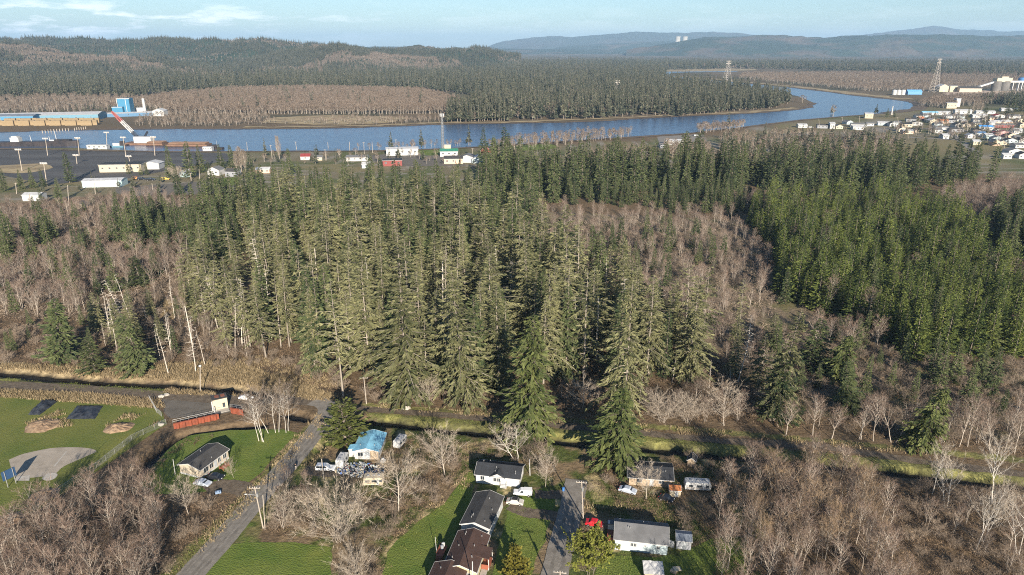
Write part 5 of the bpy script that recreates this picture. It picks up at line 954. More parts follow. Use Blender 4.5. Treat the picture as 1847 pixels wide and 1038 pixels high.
# ------------------------------------------------------------------ vehicles
def car(label, cat, name, p, rz, paintm, L_=4.2, W_=1.72, kind="sedan", k=1.0):
    t = thing(name, label, cat, p, rz, None, k); a = L_ / 2; prof = {
        "sedan": [(-a, .35), (-a, .82), (-a + .5, .95), (-.75 * a + .25, .98), (-.35 * a, 1.42), (.22 * a, 1.44), (.52 * a, .98), (a - .25, .86), (a, .70), (a, .35)],
        "suv": [(-a, .4), (-a, 1.05), (-a + .18, 1.62), (.12 * a, 1.66), (.42 * a, 1.1), (a - .2, 1.0), (a, .8), (a, .4)],
        "pickup": [(-a, .45), (-a, 1.02), (-.18 * a, 1.03), (-.12 * a, 1.68), (.22 * a, 1.7), (.48 * a, 1.1), (a - .15, 1.02), (a, .85), (a, .45)]}[kind]
    b_ = MB(); n = len(prof); v = []
    for s, e in ((-1, 1.0), (1, 1.0)):
        for x, z in prof: v.append((x, s * W_ / 2 * (1.0 if z < 1.06 else .82), z))
    b_.add(v, [tuple(range(n)), tuple(range(n, 2 * n))[::-1]] + [(i, n + i, n + (i + 1) % n, (i + 1) % n) for i in range(n)]); body = b_.build("body", paintm, t)
    bv = body.modifiers.new("bevel", 'BEVEL'); bv.width = .06; bv.segments = 2
    tops = [i for i in range(n) if prof[i][1] > 1.3]; x0, x1, zt = prof[tops[0]][0], prof[tops[-1]][0], prof[tops[0]][1]; zb = 1.06; 
    for s in (-1, 1):
        y0, y1 = s * (W_ / 2 * 1.005), s * (W_ / 2 * .85); q_ = [(x0 + .02, y0 * .96, zb + .02), (x1 + .12, y0 * .96, zb + .02), (x1 - .05, y1, zt - .1), (x0 + .12, y1, zt - .1)]
        MB().slab(q_ if s < 0 else q_[::-1], .03).build("side_window", GLASS, t)
    fx = prof[tops[-1] + 1][0]; MB().slab([(fx - .04, -W_ * .40, 1.10), (fx - .04, W_ * .40, 1.10), (x1 + .05, W_ * .37, zt - .06), (x1 + .05, -W_ * .37, zt - .06)], .03).build("windshield", GLASS, t)
    bx = prof[tops[0] - 1][0]; MB().slab([(bx + .03, W_ * .38, max(1.05, prof[tops[0] - 1][1] + .06)), (bx + .03, -W_ * .38, max(1.05, prof[tops[0] - 1][1] + .06)), (x0 - .03, -W_ * .36, zt - .07), (x0 - .03, W_ * .36, zt - .07)], .03).build("rear_window", GLASS, t)
    for sx in (-.62, .62):
        for sy in (-1, 1):
            w_ = MB().tube((sx * a, sy * (W_ / 2 - .12), .33), (sx * a, sy * (W_ / 2 + .03), .33), .33, .33, 14).build("wheel", BLACKM, t); MB().tube((sx * a, sy * (W_ / 2 + .02), .33), (sx * a, sy * (W_ / 2 + .05), .33), .18, .16, 10).build("rim", METAL, w_)
    for sy in (-1, 1):
        MB().box((a - .02, sy * W_ * .36, .74), (.08, .34, .16)).build("headlight", CHROME, t); MB().box((-a + .02, sy * W_ * .40, .82), (.08, .22, .2)).build("tail_light", TAIL, t)
    return t
C_WHITE, C_SILVER, C_BLACK, C_RED, C_TAN = (M("car_paint_" + n_, c_, tuple(v * .92 for v in c_), .5, .3, spec=.5) for n_, c_ in (("white", (.74, .74, .73)), ("silver", (.40, .44, .50)), ("black", (.015, .017, .022)), ("red", (.55, .02, .03)), ("tan", (.50, .46, .40))))
v_ = car("white van-like wagon parked behind the leaning pole near the trash heap", "car", "parked_wagon", G(588, 848), R(-3), C_WHITE, 4.8, 1.8, "suv")
car("silver car parked below the beige home, nearer the bare tree", "car", "parked_car", G(366, 875), R(-14), C_SILVER)
car("black car parked against the beige home's near corner", "car", "parked_car", G(389, 864), R(-8), C_BLACK)
car("white car parked in shade beside the pump house behind the birch clump", "car", "parked_car", G(444, 721), R(-14), C_WHITE)
car("red car parked at the right side of the short road", "car", "parked_car", G(1072, 948), R(-18), C_RED, 3.9)
car("silver car with an open hood among weeds by the dark roofed house", "car", "parked_car", G(1132, 888), R(-24), C_SILVER)
car("black car nosed into dry grass left of the orange roofed shed", "car", "parked_car", G(1202, 903), R(-32), C_BLACK, 3.4)
pk = car("white pickup with a canopy parked below the white house", "pickup", "parked_pickup", G(943, 893), R(176), C_WHITE, 4.5, 1.75, "pickup"); MB().box((-1.2, 0, 1.38), (1.9, 1.5, .68)).build("canopy", C_WHITE, pk)
wr = car("dismantled pale car with clutter around it on the driveway grass", "car", "wrecked_car", G(929, 909), R(-10), C_TAN, 4.0, 1.7, "sedan")
MB().box((0, 0, 1.47), (1.3, 1.1, .03)).build("roof_hole", BLACKM, wr)  # black slab on the closed roof, its colour standing in for an opening's shade
def caravan(label, p, rz, L_, wm, W_=2.2, h=2.5):
    t = thing("travel_trailer", label, "caravan", p, rz); a = L_ / 2; pr = [(-a + .1, .55), (-a, 1.2), (-a + .15, h - .15), (-a + .5, h), (a - .5, h), (a - .1, h - .35), (a, 1.3), (a - .35, .55)]; n = len(pr); b_ = MB()
    b_.add([(x, -W_ / 2, z) for x, z in pr] + [(x, W_ / 2, z) for x, z in pr], [tuple(range(n)), tuple(range(n, 2 * n))[::-1]] + [(i, n + i, n + (i + 1) % n, (i + 1) % n) for i in range(n)]); o = b_.build("body", wm, t); m_ = o.modifiers.new("bevel", 'BEVEL'); m_.width = .08; m_.segments = 2
    for x, w_ in ((-a * .55, .9), (a * .1, 1.1), (a * .7, .6)):
        wo = MB().box((x, -W_ / 2 - .02, 1.65), (w_ + .12, .05, .62)).build("window", W_GREY, t); MB().box((x, -W_ / 2 - .05, 1.65), (w_, .04, .5)).build("pane", GLASS, wo)
    MB().box((a * .42, -W_ / 2 - .02, 1.35), (.65, .05, 1.5)).build("door", DOORM, t); MB().box((0, -W_ / 2 - .012, 1.1), (L_ * .82, .03, .12)).build("stripe", W_WOOD, t)
    for sy in (-1, 1): MB().tube((-.3, sy * (W_ / 2 - .2), .33), (-.3, sy * (W_ / 2 + .02), .33), .33, .33, 12).build("wheel", BLACKM, t)
    MB().tube((a - .3, .4, .55), (a + .9, 0, .55), .05).tube((a - .3, -.4, .55), (a + .9, 0, .55), .05).build("tow_bar", BLACKM, t)
    rf = MB()
    for x in (-a * .5, .1, a * .5): rf.box((x, .1, h + .08), (.6, .5, .16))
    rf.build("roof_vent", W_GREY, t); return t
caravan("cream caravan lowest in the cluttered yard, in front of the trash heap", G(675, 874), R(3), 5.0, W_CREAM)
caravan("white caravan end-on between the wagon and the blue roofed house", G(618, 838), R(84), 4.6, W_WHITE, 2.0)
caravan("grey topped caravan standing in brush right of the blue roofed house", G(722, 804), R(72), 4.6, W_WHITE, 1.9)
caravan("long white caravan with a streaked roof in brush beyond the orange shed", G(1257, 883), R(-5), 6.2, W_WHITE)
# trash heap: countless bits
rg_ = np.random.default_rng(12); cols = [W_WHITE, W_BLUE, W_RED, W_GREY, W_CREAM, BLACKM, paint("blue", (.08, .16, .4))]; hp = MB()
for k in range(520):
    u = rg_.random(); px_, py_ = 603 + 90 * rg_.random(), 838 + 24 * rg_.random()
    if abs(py_ - 849) / 12 + abs(px_ - 645) / 52 > 1.25: continue
    q = G(px_, py_); s = rg_.uniform(.12, .5, 3) * (1.4 if u > .9 else 1); hp.box((q.x, q.y, s[2] * .4 + rg_.random() * .5), s, rg_.uniform(0, 3), int(rg_.choice(7, p=[.45, .12, .06, .1, .14, .08, .05])))
tag(hp.build("scattered_trash", cols), kind="stuff")
tag(MB().lathe([(.02, 0), (.75, 0), (.75, .25), (.5, .75), (.02, .95)]).build("satellite_tub", W_WHITE, loc=G(691, 832)), "round white tub against the blue roofed house's near right corner", "tub")
# tarps and mounds at the field
def tarp(name, label, poly, seed, h=.5):
    W_ = WP(poly); rg = np.random.default_rng(seed); nu, nv = 15, 9; V = []
    for j in range(nv):
        for i in range(nu):
            u, v = i / (nu - 1), j / (nv - 1); q = (1 - v) * ((1 - u) * W_[0] + u * W_[1]) + v * ((1 - u) * W_[3] + u * W_[2]); e = min(u, 1 - u, v, 1 - v); V.append((q[0] + rg.normal(0, .08), q[1] + rg.normal(0, .08), .06 + h * min(1, e * 5) * rg.uniform(.6, 1.1)))
    return tag(MB().add(V, [(j * nu + i, j * nu + i + 1, (j + 1) * nu + i + 1, (j + 1) * nu + i) for j in range(nv - 1) for i in range(nu - 1)]).build(name, M("black_tarp", (.012, .014, .02), (.05, .055, .065), .5, .35), None), label, "tarp")
tarp("covered_pile", "long smooth black tarp pile at the field's far edge", [(50, 749), (72, 749), (105, 724), (80, 722)], 1, 1.3); tarp("covered_pile", "wrinkled wide black tarp pile beside the dry grass on the field", [(118, 757), (172, 756), (186, 732), (140, 732)], 2, .8)
def mound(label, p, r, h, mat, seed):
    rg = np.random.default_rng(seed); n = 18; V = [(0, 0, h)]; F = []
    for j in range(1, 5):
        for i in range(n): a = i * 6.283 / n; q = r * j / 4 * rg.uniform(.85, 1.15); V.append((q * math.cos(a) * 1.3, q * math.sin(a), h * (1 - (j / 4) ** 2) * rg.uniform(.7, 1.2) - (.05 if j == 4 else 0)))
    F = [(0, 1 + i, 1 + (i + 1) % n) for i in range(n)] + [(1 + (j - 1) * n + i, 1 + j * n + i, 1 + j * n + (i + 1) % n, 1 + (j - 1) * n + (i + 1) % n) for j in range(1, 4) for i in range(n)]
    tag(MB().add(V, F).build("soil_mound", mat, loc=p), label, "mound")
M_SOIL = M("tan_soil", (.34, .24, .15), (.17, .11, .07), .9, .95, .5)
for lb, px_, py_, r, h, k in (("brown brushy mound in front of the tarps", 78, 768, 4, .9, 1), ("small tan dirt mound at the fence's lower stretch", 82, 893, 2.6, .8, 2), ("tan dirt mound nearest the field's lower corner", 20, 938, 2.4, .9, 3), ("dark straw mound beside the fence bend", 215, 772, 3.2, .9, 4)): mound(lb, G(px_, py_), r, h, M_SOIL, k)
for k, (x, y, lb) in enumerate(((292, 717, "white boulder nearest the gravel road gate"), (300, 714, "pale boulder right of the gate boulder"), (290, 768, "pale boulder at the fence's upper end"), (733, 738, "pale slab lying on the dirt lane"), (737, 729, "small cream rock beside the lane slab"))):
    rg = np.random.default_rng(k); V = rg.normal(0, 1, (26, 3)); V = norm(V) * rg.uniform(.8, 1.1, (26, 1)) * np.array((1.0, .7, .55)) * (1.0 if k != 3 else 1.3); me = bpy.data.meshes.new("boulder"); import bmesh; bm = bmesh.new(); [bm.verts.new(v) for v in V]; bmesh.ops.convex_hull(bm, input=bm.verts); bm.to_mesh(me); bm.free(); me.materials.append(M_CONC)
    o = bpy.data.objects.new("boulder", me); COL.objects.link(o); o.location = G(x, y) + Vector((0, 0, .3)); tag(o, lb, "boulder")
# fences
def chain_fence(label, pts, h=1.7, step=3.0):
    W_ = [G(*p) for p in pts]; t = thing("chain_link_fence", label, "fence", W_[0]); o = W_[0]; wires = MB()
    for a, b_ in zip(W_[:-1], W_[1:]):
        d = b_ - a; n = max(1, int(d.length / step)); u = d.normalized()
        for i in range(n + (b_ is W_[-1])): q = a + d * i / n - o; MB().tube((q.x, q.y, -.1), (q.x, q.y, h + .05), .045, .045, 6).build("post", METAL, t)
        A, B_ = a - o, b_ - o; wires.tube((A.x, A.y, h), (B_.x, B_.y, h), .03, .03, 5)
        m = int(d.length / .28); 
        for i in range(m):
            for s in (0, 1):
                q0, q1 = A + d * ((i + s) / m), A + d * ((i + 1 - s) / m); wires.tube((q0.x, q0.y, .02), (q1.x, q1.y, h), .012, .012, 3)
    wires.build("mesh_panel", METAL, t)
chain_fence("long chain link fence between the playing field and the ditch", [(-20, 962), (20, 945), (70, 914), (112, 888), (175, 845), (238, 795), (300, 766)]); chain_fence("short chain link fence facing the gravel lot by the boulders", [(270, 722), (283, 745), (292, 752)])

# ------------------------------------------------------------------ poles
def pole(label, b_, top, arms=1, name="utility_pole", lamp=False, r=.16, box=True, arm_rz=0.0, mat=None, group=None):
    p = G(*b_); h = at_depth(*top, p.y).z; x = at_depth(*top, p.y).x - p.x; t = thing(name, label, "pole", p, 0, group); mat = mat or POLEW; MB().tube((0, 0, -.3), (x, 0, h), r, r * .7, 8).build("mast", mat, t)
    for k in range(arms):
        z = h - .4 - .9 * k; m = MB().box((x, 0, z), (2.4, .12, .14), arm_rz); ao = m.build("crossarm", mat, t); ins = MB()
        for s in (-1, -.4, .4, 1): ins.tube((x + s * 1.1 * math.cos(arm_rz), s * 1.1 * math.sin(arm_rz), z + .07), (x + s * 1.1 * math.cos(arm_rz), s * 1.1 * math.sin(arm_rz), z + .3), .05, .04, 6)
        ins.build("insulators", W_WHITE, ao)
    if box and arms: MB().tube((x + .3, 0, h - 2.6), (x + .3, 0, h - 1.7), .26, .26, 10).build("transformer", METAL, t)
    if lamp: a_ = MB().tube((x, 0, h - 2.2), (x - 2.0, 0, h - 1.9), .04, .03).build("lamp_arm", METAL, t); MB().box((x - 2.1, 0, h - 1.95), (.5, .24, .14)).build("lamp_head", W_WHITE, a_)
    return t
pole("tall utility pole with a street lamp arm beside the road's lower stretch", (475, 953), (459, 878), 1, lamp=True)
pole("thin grey pole in the thicket right behind the street lamp pole", (478, 955), (474, 893), 0, r=.11)
pole("short pale post standing on the left lawn by the beige home", (316, 856), (312, 829), 0, "post", r=.10, mat=W_WHITE)
pole("grey utility pole in front of the white wagon", (584, 864), (580, 828), 0)
pole("utility pole at the lane's edge under the widest spruce", (661, 729), (656, 680), 1, box=False)
pole("lone pale pole with a round lamp by the gravel lot's far side", (361, 706), (361, 660), 0, lamp=False)
tag(MB().lathe([(.05, 0), (.35, .05), (.42, .3), (.30, .55), (.02, .62)], n=12).build("floodlight", W_WHITE, loc=at_depth(361, 662, G(361, 706).y)), "white round lamp on top of the lone gravel lot pole", "lamp")
pole("utility pole with a crossarm beside the red car", (1052, 936), (1049, 868), 1, arm_rz=-.15)
pole("crossarmed utility pole rising at the bottom edge below the short road", (1012, 1096), (1010, 1030), 1, arm_rz=-.15)
pole("white pole standing behind the white house's right end", (956, 858), (955, 829), 0, r=.11, mat=W_WHITE)
pole("pale pole in front of the brown roofed house's near gable", (853, 1075), (852, 1013), 0, r=.12, mat=W_WHITE)
pole("thin white flagpole-like post by the reddish deck", (788, 1002), (785, 969), 0, "post", r=.06, mat=W_WHITE)
# scoreboard
p = G(22, 876); sb = thing("scoreboard", "blue backed scoreboard on two white posts at the infield", "scoreboard", p, R(62)); BLUEB = paint("board_blue", (.03, .07, .15))
for s in (-1, 1): MB().tube((s * .9, 0, -.2), (s * .9, 0, 4.4), .09, .09, 8).build("post", METAL, sb)
MB().box((0, .12, 3.2), (3.0, .14, 2.4)).build("board", BLUEB, sb)
tag(MB().box((0, 0, .45), (1.3, .7, .5)).lathe([(.25, .7), (.25, .85), (.02, .9)], n=8).build("tarped_trailer", paint("tarp_blue", (.22, .30, .42)), loc=G(394, 891), rz=.4), "small blue tarped cart on the dirt by the beige home's driveway", "cart")
tag(MB().lathe([(.02, 0), (.28, 0), (.32, .8), (.34, .95), (.02, 1.05)]).build("blue_barrel", paint("barrel_blue", (.05, .16, .40)), loc=G(1016, 886)), "blue barrel at the side of the short road's head", "barrel")

# ------------------------------------------------------------------ person on the road
def skin_fig(name, pts, edges, radii, mat, parent, sub=1):
    me = bpy.data.meshes.new(name); me.from_pydata(pts, edges, []); o = bpy.data.objects.new(name, me); COL.objects.link(o); o.parent = parent; m_ = o.modifiers.new("skin", 'SKIN'); 
    if not me.skin_vertices: me.skin_vertices.new()
    for v, r_ in zip(me.skin_vertices[0].data, radii): v.radius = (r_, r_)
    me.skin_vertices[0].data[0].use_root = True; s_ = o.modifiers.new("sub", 'SUBSURF'); s_.levels = s_.render_levels = sub; me.materials.append(mat); return o
pr = thing("person", "person in dark jacket and pale trousers walking on the road edge", "person", G(534, 848) + Vector((0, 0, .10)), R(200))
J = [(0, 0, .95), (0, 0, 1.2), (0, 0, 1.42), (0, 0, 1.52), (0, .01, 1.62), (0, .02, 1.74), (.19, 0, 1.42), (.25, -.03, 1.15), (.24, .10, .92), (.24, .14, .82), (-.19, 0, 1.42), (-.25, .03, 1.15), (-.24, .02, .92), (-.24, .03, .82),
     (.10, 0, .92), (.11, .12, .50), (.11, .02, .08), (.11, .16, .04), (-.10, 0, .92), (-.11, -.02, .50), (-.11, -.20, .09), (-.11, -.06, .04)]
E = [(0, 1), (1, 2), (2, 3), (3, 4), (4, 5), (2, 6), (6, 7), (7, 8), (8, 9), (2, 10), (10, 11), (11, 12), (12, 13), (0, 14), (14, 15), (15, 16), (16, 17), (0, 18), (18, 19), (19, 20), (20, 21)]
rad = [.13, .12, .13, .06, .09, .085, .07, .05, .04, .035, .07, .05, .04, .035, .09, .065, .045, .04, .09, .065, .045, .04]
SKIN = M("skin", (.45, .28, .20), None, 2, .6); skin_fig("body", J, E, rad, SKIN, pr, 2)
skin_fig("jacket", [J[i] for i in (0, 1, 2, 6, 7, 8, 10, 11, 12)], [(0, 1), (1, 2), (2, 3), (3, 4), (4, 5), (2, 6), (6, 7), (7, 8)], [.17, .16, .165, .095, .075, .06, .095, .075, .06], M("dark_jacket", (.02, .02, .025), None, 3, .8), pr, 2)
skin_fig("trousers", [J[i] for i in (0, 14, 15, 16, 18, 19, 20)], [(0, 1), (1, 2), (2, 3), (0, 4), (4, 5), (5, 6)], [.155, .115, .09, .07, .115, .09, .07], M("pale_trousers", (.42, .38, .32), None, 3, .8), pr, 2)
skin_fig("hair", [(0, -.03, 1.60), (0, -.02, 1.72), (0, .01, 1.80)], [(0, 1), (1, 2)], [.075, .098, .07], M("dark_hair", (.02, .015, .012), None, 3, .7), pr, 2)

# ------------------------------------------------------------------ the port, sawmill and riverside street (far)
def block(name, label, cat, px, py, wpx, dep, h, rz, wm, rm, hr=0.0, group=None, wins=0, doors=0, along=True):
    """a far building seen wpx pixels wide; its near face stands on that ground pixel"""
    p = G(px, py); w_ = wpx * mpp(px, py) / max(.5, math.cos(rz)); n = Vector((-math.sin(rz), math.cos(rz), 0)); c = p + n * dep / 2
    L_, W_, rr = (w_, dep, rz) if along else (dep, w_, rz + R(90)); sd = "f" if along else "l"; ww = w_
    ws = [(sd, ww * ((i + .5) / wins - .5), h * .45, min(1.6, ww / wins * .4), min(1.2, h * .3)) for i in range(wins)]; ds = [(sd, ww * ((i + .5) / doors - .5), .05, min(4.0, ww / doors * .7), min(3.6, h * .75)) for i in range(doors)]
    return house(name, label, cat, (c.x, c.y), rr, L_, W_, h, max(hr, .15), wm, rm, ws, ds, .3 if h < 6 else .5, group=group)
bl = block
bl("metal_shed", "light teal metal shed with three white roller doors by the gravel lot", "shed", 185, 338, 66, 12, 5.0, R(8), W_LTEAL, R_WHITE, .9, doors=3)
bl("small_teal_hut", "tiny pale hut right of the teal metal shed", "shed", 219, 331, 8, 3, 2.3, 0, W_BLUE, R_GREY, .8)
wh = bl("warehouse", "cream warehouse with a flat black roof beside the port yard", "warehouse", 218, 311, 72, 16, 6.5, R(6), W_CREAM, R_BLACK, .3, wins=6)
bl("white_workshop", "white arched workshop right of the cream warehouse", "workshop", 272, 306, 30, 12, 5, R(4), W_WHITE, R_WHITE, 1.6, along=False)
bl("white_barn", "white barn nearest the left edge by the alders", "barn", 57, 363, 30, 9, 4, R(4), W_WHITE, R_WHITE, 1.2)
bl("yellow_house", "small cream house with a pale gable among left alders", "house", 140, 377, 17, 7, 3, R(4), W_CREAM, R_GREY, 1.6, along=False, wins=1)
bl("riverside_house", "tall white house with a grey gable roof below the tall conifers", "house", 385, 317, 22, 9, 4.6, R(-8), W_WHITE, R_GREY, 2.2, wins=2, along=False)
bl("riverside_house", "grey house right of the tall white gable house", "house", 416, 319, 20, 9, 4.0, R(-8), W_GREY, R_DGREY, 2.0, wins=2)
bl("riverside_house", "narrow pale green house half behind the tan shrub", "house", 330, 320, 13, 7, 3.4, R(-20), W_LTEAL, R_WHITE, 2.0, along=False, wins=1)
bl("riverside_house", "white and pink clustered house in front of the dark spruces", "house", 474, 313, 24, 8, 3.2, R(5), W_PEACH, R_WHITE, 1.5, wins=3)
bl("red_barn", "small red roofed white house near the bare poplars", "house", 551, 289, 17, 8, 3.2, R(5), W_WHITE, R_RED, 2.2, wins=1)
bl("riverside_house", "cream cottage right of the small red roof", "house", 574, 290, 14, 7, 3.0, R(5), W_CREAM, R_GREY, 1.6, wins=1)
bl("riverside_house", "long low white house with grey roof near the street end", "house", 645, 291, 40, 10, 3.4, R(4), W_WHITE, R_GREY, 1.6, wins=4, along=True)
bl("industrial_shed", "long white metal shed with a pale grey roof by the mown lawn", "shed", 726, 281, 56, 14, 6.5, R(10), W_WHITE, R_WHITE, 1.0, wins=5)
bl("green_roofed_hall", "white hall with a dark green roof under the radio mast", "hall", 810, 283, 32, 14, 5.0, R(4), W_WHITE, R_GREEN, 1.8, wins=3)
bl("flat_cream_block", "small cream block behind the green roofed hall", "building", 806, 272, 14, 8, 5.5, R(4), W_CREAM, R_WHITE, .3)
bl("dark_roofed_hall", "peach hall with a broad charcoal roof in front of the green one", "hall", 818, 296, 34, 16, 4.5, R(4), W_PEACH, R_DGREY, 1.8, wins=3)
bl("white_workshop", "white gabled workshop beside the charcoal roofed hall", "workshop", 842, 294, 22, 14, 5, R(-6), W_WHITE, R_GREY, 2.0, along=False)
bl("quonset_hut", "silver arched hut right of the white gabled workshop", "hut", 862, 295, 22, 12, 4.0, R(4), W_BLUE, R_WHITE, 2.4, along=False)
bl("red_shop", "red shop front with a flat dark canopy behind the spruces", "shop", 708, 300, 34, 12, 5.0, R(8), W_RED, R_BLACK, .3, wins=3)
bl("small_blue_house", "pale blue small house left of the red shop", "house", 660, 304, 14, 8, 3.5, R(4), W_BLUE, R_WHITE, 1.6, wins=1)
bl("red_cabin", "dark gabled red cabin at the lawn's right end by the river", "cabin", 877, 276, 17, 9, 3.5, R(-6), W_RED, R_BLACK, 2.6, wins=1, along=False)
# sawmill across the river
bl("sawmill_shed", "longest blue and white sawmill shed behind the lumber stacks", "sawmill", 70, 219, 190, 40, 8, R(14), W_TEAL, R_WHITE, 2.5, wins=8)
bl("sawmill_shed", "low blue sawmill shed at the far left bank", "sawmill", 25, 222, 66, 24, 9, R(10), paint("mill_blue", (.07, .22, .36)), R_SLATE, 2.0, wins=4)
bl("sawmill_shed", "pale roofed blue conveyor shed reaching the white stack", "sawmill", 222, 211, 100, 16, 5, R(24), paint("mill_blue2", (.08, .18, .30)), R_WHITE, 1.2, wins=6)
BLUET = paint("tower_blue", (.05, .20, .33)); p = G(222, 207); tw = thing("mill_tower", "bright blue stepped sawmill tower with white edges", "tower", p, R(6)); u = mpp(222, 207)
MB().box((4 * u, 8, 14 * u), (20 * u, 16, 28 * u)).build("upper_block", BLUET, tw); MB().box((-5 * u, -2, 7 * u), (18 * u, 10, 14 * u)).build("lower_block", BLUET, tw)
MB().box((4 * u, -.1, 27.6 * u), (22.6 * u, .4, 1.0 * u)).box((-7 * u, -.1, 14 * u), (.9 * u, .4, 28 * u)).box((8 * u, -.1, 14 * u), (.9 * u, .4, 28 * u)).box((-5 * u, -7.1, 13.6 * u), (18.4 * u, .4, .9 * u)).build("white_edging", W_WHITE, tw)
p = G(262, 204); sk = thing("smokestack", "slim white smokestack on a pale boiler house by the blue tower", "smokestack", p); MB().lathe([(2.6, 0), (2.2, 8), (1.9, 22), (2.0, 22.4), (1.5, 22.5)], (0, 0, 0), 12).build("stack", W_WHITE, sk); MB().box((-8, 4, 4), (14, 10, 8)).build("boiler_house", W_WHITE, sk)
bl("white_mill_shed", "white twin gabled shed right of the smokestack", "shed", 286, 210, 20, 14, 8, 0, W_WHITE, R_WHITE, 3, along=False)
M_LUM = M("fresh_lumber", (.32, .235, .135), (.22, .16, .09), .3, .85, .2, stretch=(.2, 1, 4))
for i in range(19):
    for j in range(2):
        px_ = 2 + i * 9.4 + j * 4; py_ = 226.5 - j * 4.5 + (.6 if i % 3 else 0) - .03 * i; p = G(px_, py_); a_ = MB()
        for r_ in range(4):
            a_.box((0, 0, .75 + 1.6 * r_), (7.4, 5.0, 1.45)); a_.box((0, 0, .0 + 1.6 * r_), (6.4, 4.6, .12))
        tag(a_.build("lumber_stack", M_LUM, loc=(p.x, p.y, .1), rz=R(12)), "tan stack of sawn lumber in the rows on the far bank", "lumber", "lumber stacks of the sawmill")
M_LOG = M("white_wrapped_bundles", (.70, .69, .66), (.52, .50, .47), .4, .7, .2)
for i in range(13):
    p = G(70 + i * 12.5, 214.2 - i * .35); a_ = MB()
    for r_ in range(2): a_.box((0, 0, 1.1 + 2.3 * r_), (7.5 - r_ * 1.2, 5.5, 2.1), .04 * r_)
    tag(a_.build("wrapped_bundle", M_LOG, loc=p, rz=R(12)), "white wrapped bundle in the long pile behind the lumber", "bundle", "wrapped lumber bundles")
# pilings in the river
for i in range(16):
    p = G(77 + i * 5.2 if i < 10 else 135 + (i - 10) * 4, 240.5 - i * .45); tag(MB().tube((0, 0, -.5), (0, 0, 3.2), .45, .38, 8).lathe([(.5, 3.2), (.42, 3.5), (.02, 3.6)], n=8).build("piling", POLEW, loc=p), "weathered piling in the old dock row by the far left bank", "piling", "old dock pilings")
# tug, derrick barge, log barges
p = G(60, 265.5); tg = thing("moored_ship", "long black hulled vessel with white house and masts moored at the left edge", "ship", (p.x, p.y + 8, 0), 0); s_ = 1.0
hp = [(-46, -5), (34, -5), (42, -2), (44, 0), (42, 2), (34, 5), (-46, 5)]; n = 7; HULL = M("black_hull", (.02, .02, .024), (.05, .04, .04), .2, .5)
MB().add([(x, y, 0) for x, y in hp] + [(x * 1.02, y * 1.08, 4.2 + (1.6 if x > 30 else 0)) for x, y in hp], [(i, (i + 1) % n, n + (i + 1) % n, n + i) for i in range(n)] + [tuple(range(n, 2 * n))]).build("hull", HULL, tg)
MB().box((-22, 0, 6.5), (9, 6, 5)).box((-22, 0, 9.6), (6, 5, 1.4)).build("deckhouse", W_WHITE, tg); MB().box((28, 0, 5.6), (16, 6, 3)).build("cargo", HULL, tg); MB().box((18, 0, 6.0), (8, 3, 1.2)).build("boat", W_WHITE, tg)
for x, h_ in ((-6, 11), (14, 10), (21, 16)): MB().tube((x, 0, 4), (x - .5, 0, h_), .4, .2, 6).build("mast", W_WHITE, tg)
p = G(252, 262); db = thing("derrick_barge", "floating derrick with white machinery house and dark lattice frame at the yard's edge", "crane barge", (p.x, p.y + 6, 0), R(-4))
MB().box((4, 0, .9), (42, 16, 2.2)).build("barge_hull", M("barge_rust", (.13, .075, .05), (.20, .12, .08), .3), db); ho = MB().box((4, -2, 5.2), (19, 8, 6.2)); ho.build("machinery_house", W_WHITE, db); MB().box((4, -2, 8.45), (19.6, 8.6, .4)).build("house_roof", R_WHITE, db)
def lattice(a, b_, w0, w1, n, r):
    m = MB(); a, b_ = np.array(a, float), np.array(b_, float); d = norm(b_ - a); u_ = norm(np.cross(d, (0, 1, .01))); v_ = np.cross(d, u_); cs = [(-1, -1), (1, -1), (1, 1), (-1, 1)]
    P = lambda k, c: a + (b_ - a) * k / n + (u_ * c[0] + v_ * c[1]) * (w0 + (w1 - w0) * k / n) / 2
    for k in range(n):
        for i, c in enumerate(cs):
            m.tube(P(k, c), P(k + 1, c), r, r, 4, caps=False); c2 = cs[(i + 1) % 4]; m.tube(P(k, c), P(k + 1, c2), r * .7, r * .7, 3, caps=False); m.tube(P(k + 1, c), P(k + 1, c2), r * .7, r * .7, 3, caps=False)
    return m
u = mpp(240, 255); DK = M("dark_steel", (.03, .035, .05), (.05, .05, .06), 1, .6); base_ = np.array((0, 0, 3.0)); tip = np.array((-45 * u, 0, 55 * u)); mid1 = base_ + (tip - base_) * .32; mid2 = base_ + (tip - base_) * .68
lattice(base_, mid1, 2.5, 2.6, 7, .26).build("boom_foot", DK, db); lattice(mid1, mid2, 2.6, 2.6, 8, .34).build("boom_middle", W_WHITE, db); lattice(mid2, tip, 2.6, 1.4, 8, .34).build("boom_head", paint("boom_red", (.36, .11, .10)), db)
lattice((0, 0, 3), (13 * u, 0, 22 * u), 1.6, 1.2, 6, .24).build("back_mast", DK, db); lattice((14 * u, 0, 3), (8 * u, 0, 12 * u), 1.6, 1.2, 4, .2).build("back_stay", DK, db); MB().tube((13 * u, 0, 22 * u), mid2, .12, .12, 4).tube((13 * u, 0, 22 * u), (16 * u, 0, 3), .12, .12, 4).build("stay_cable", DK, db)
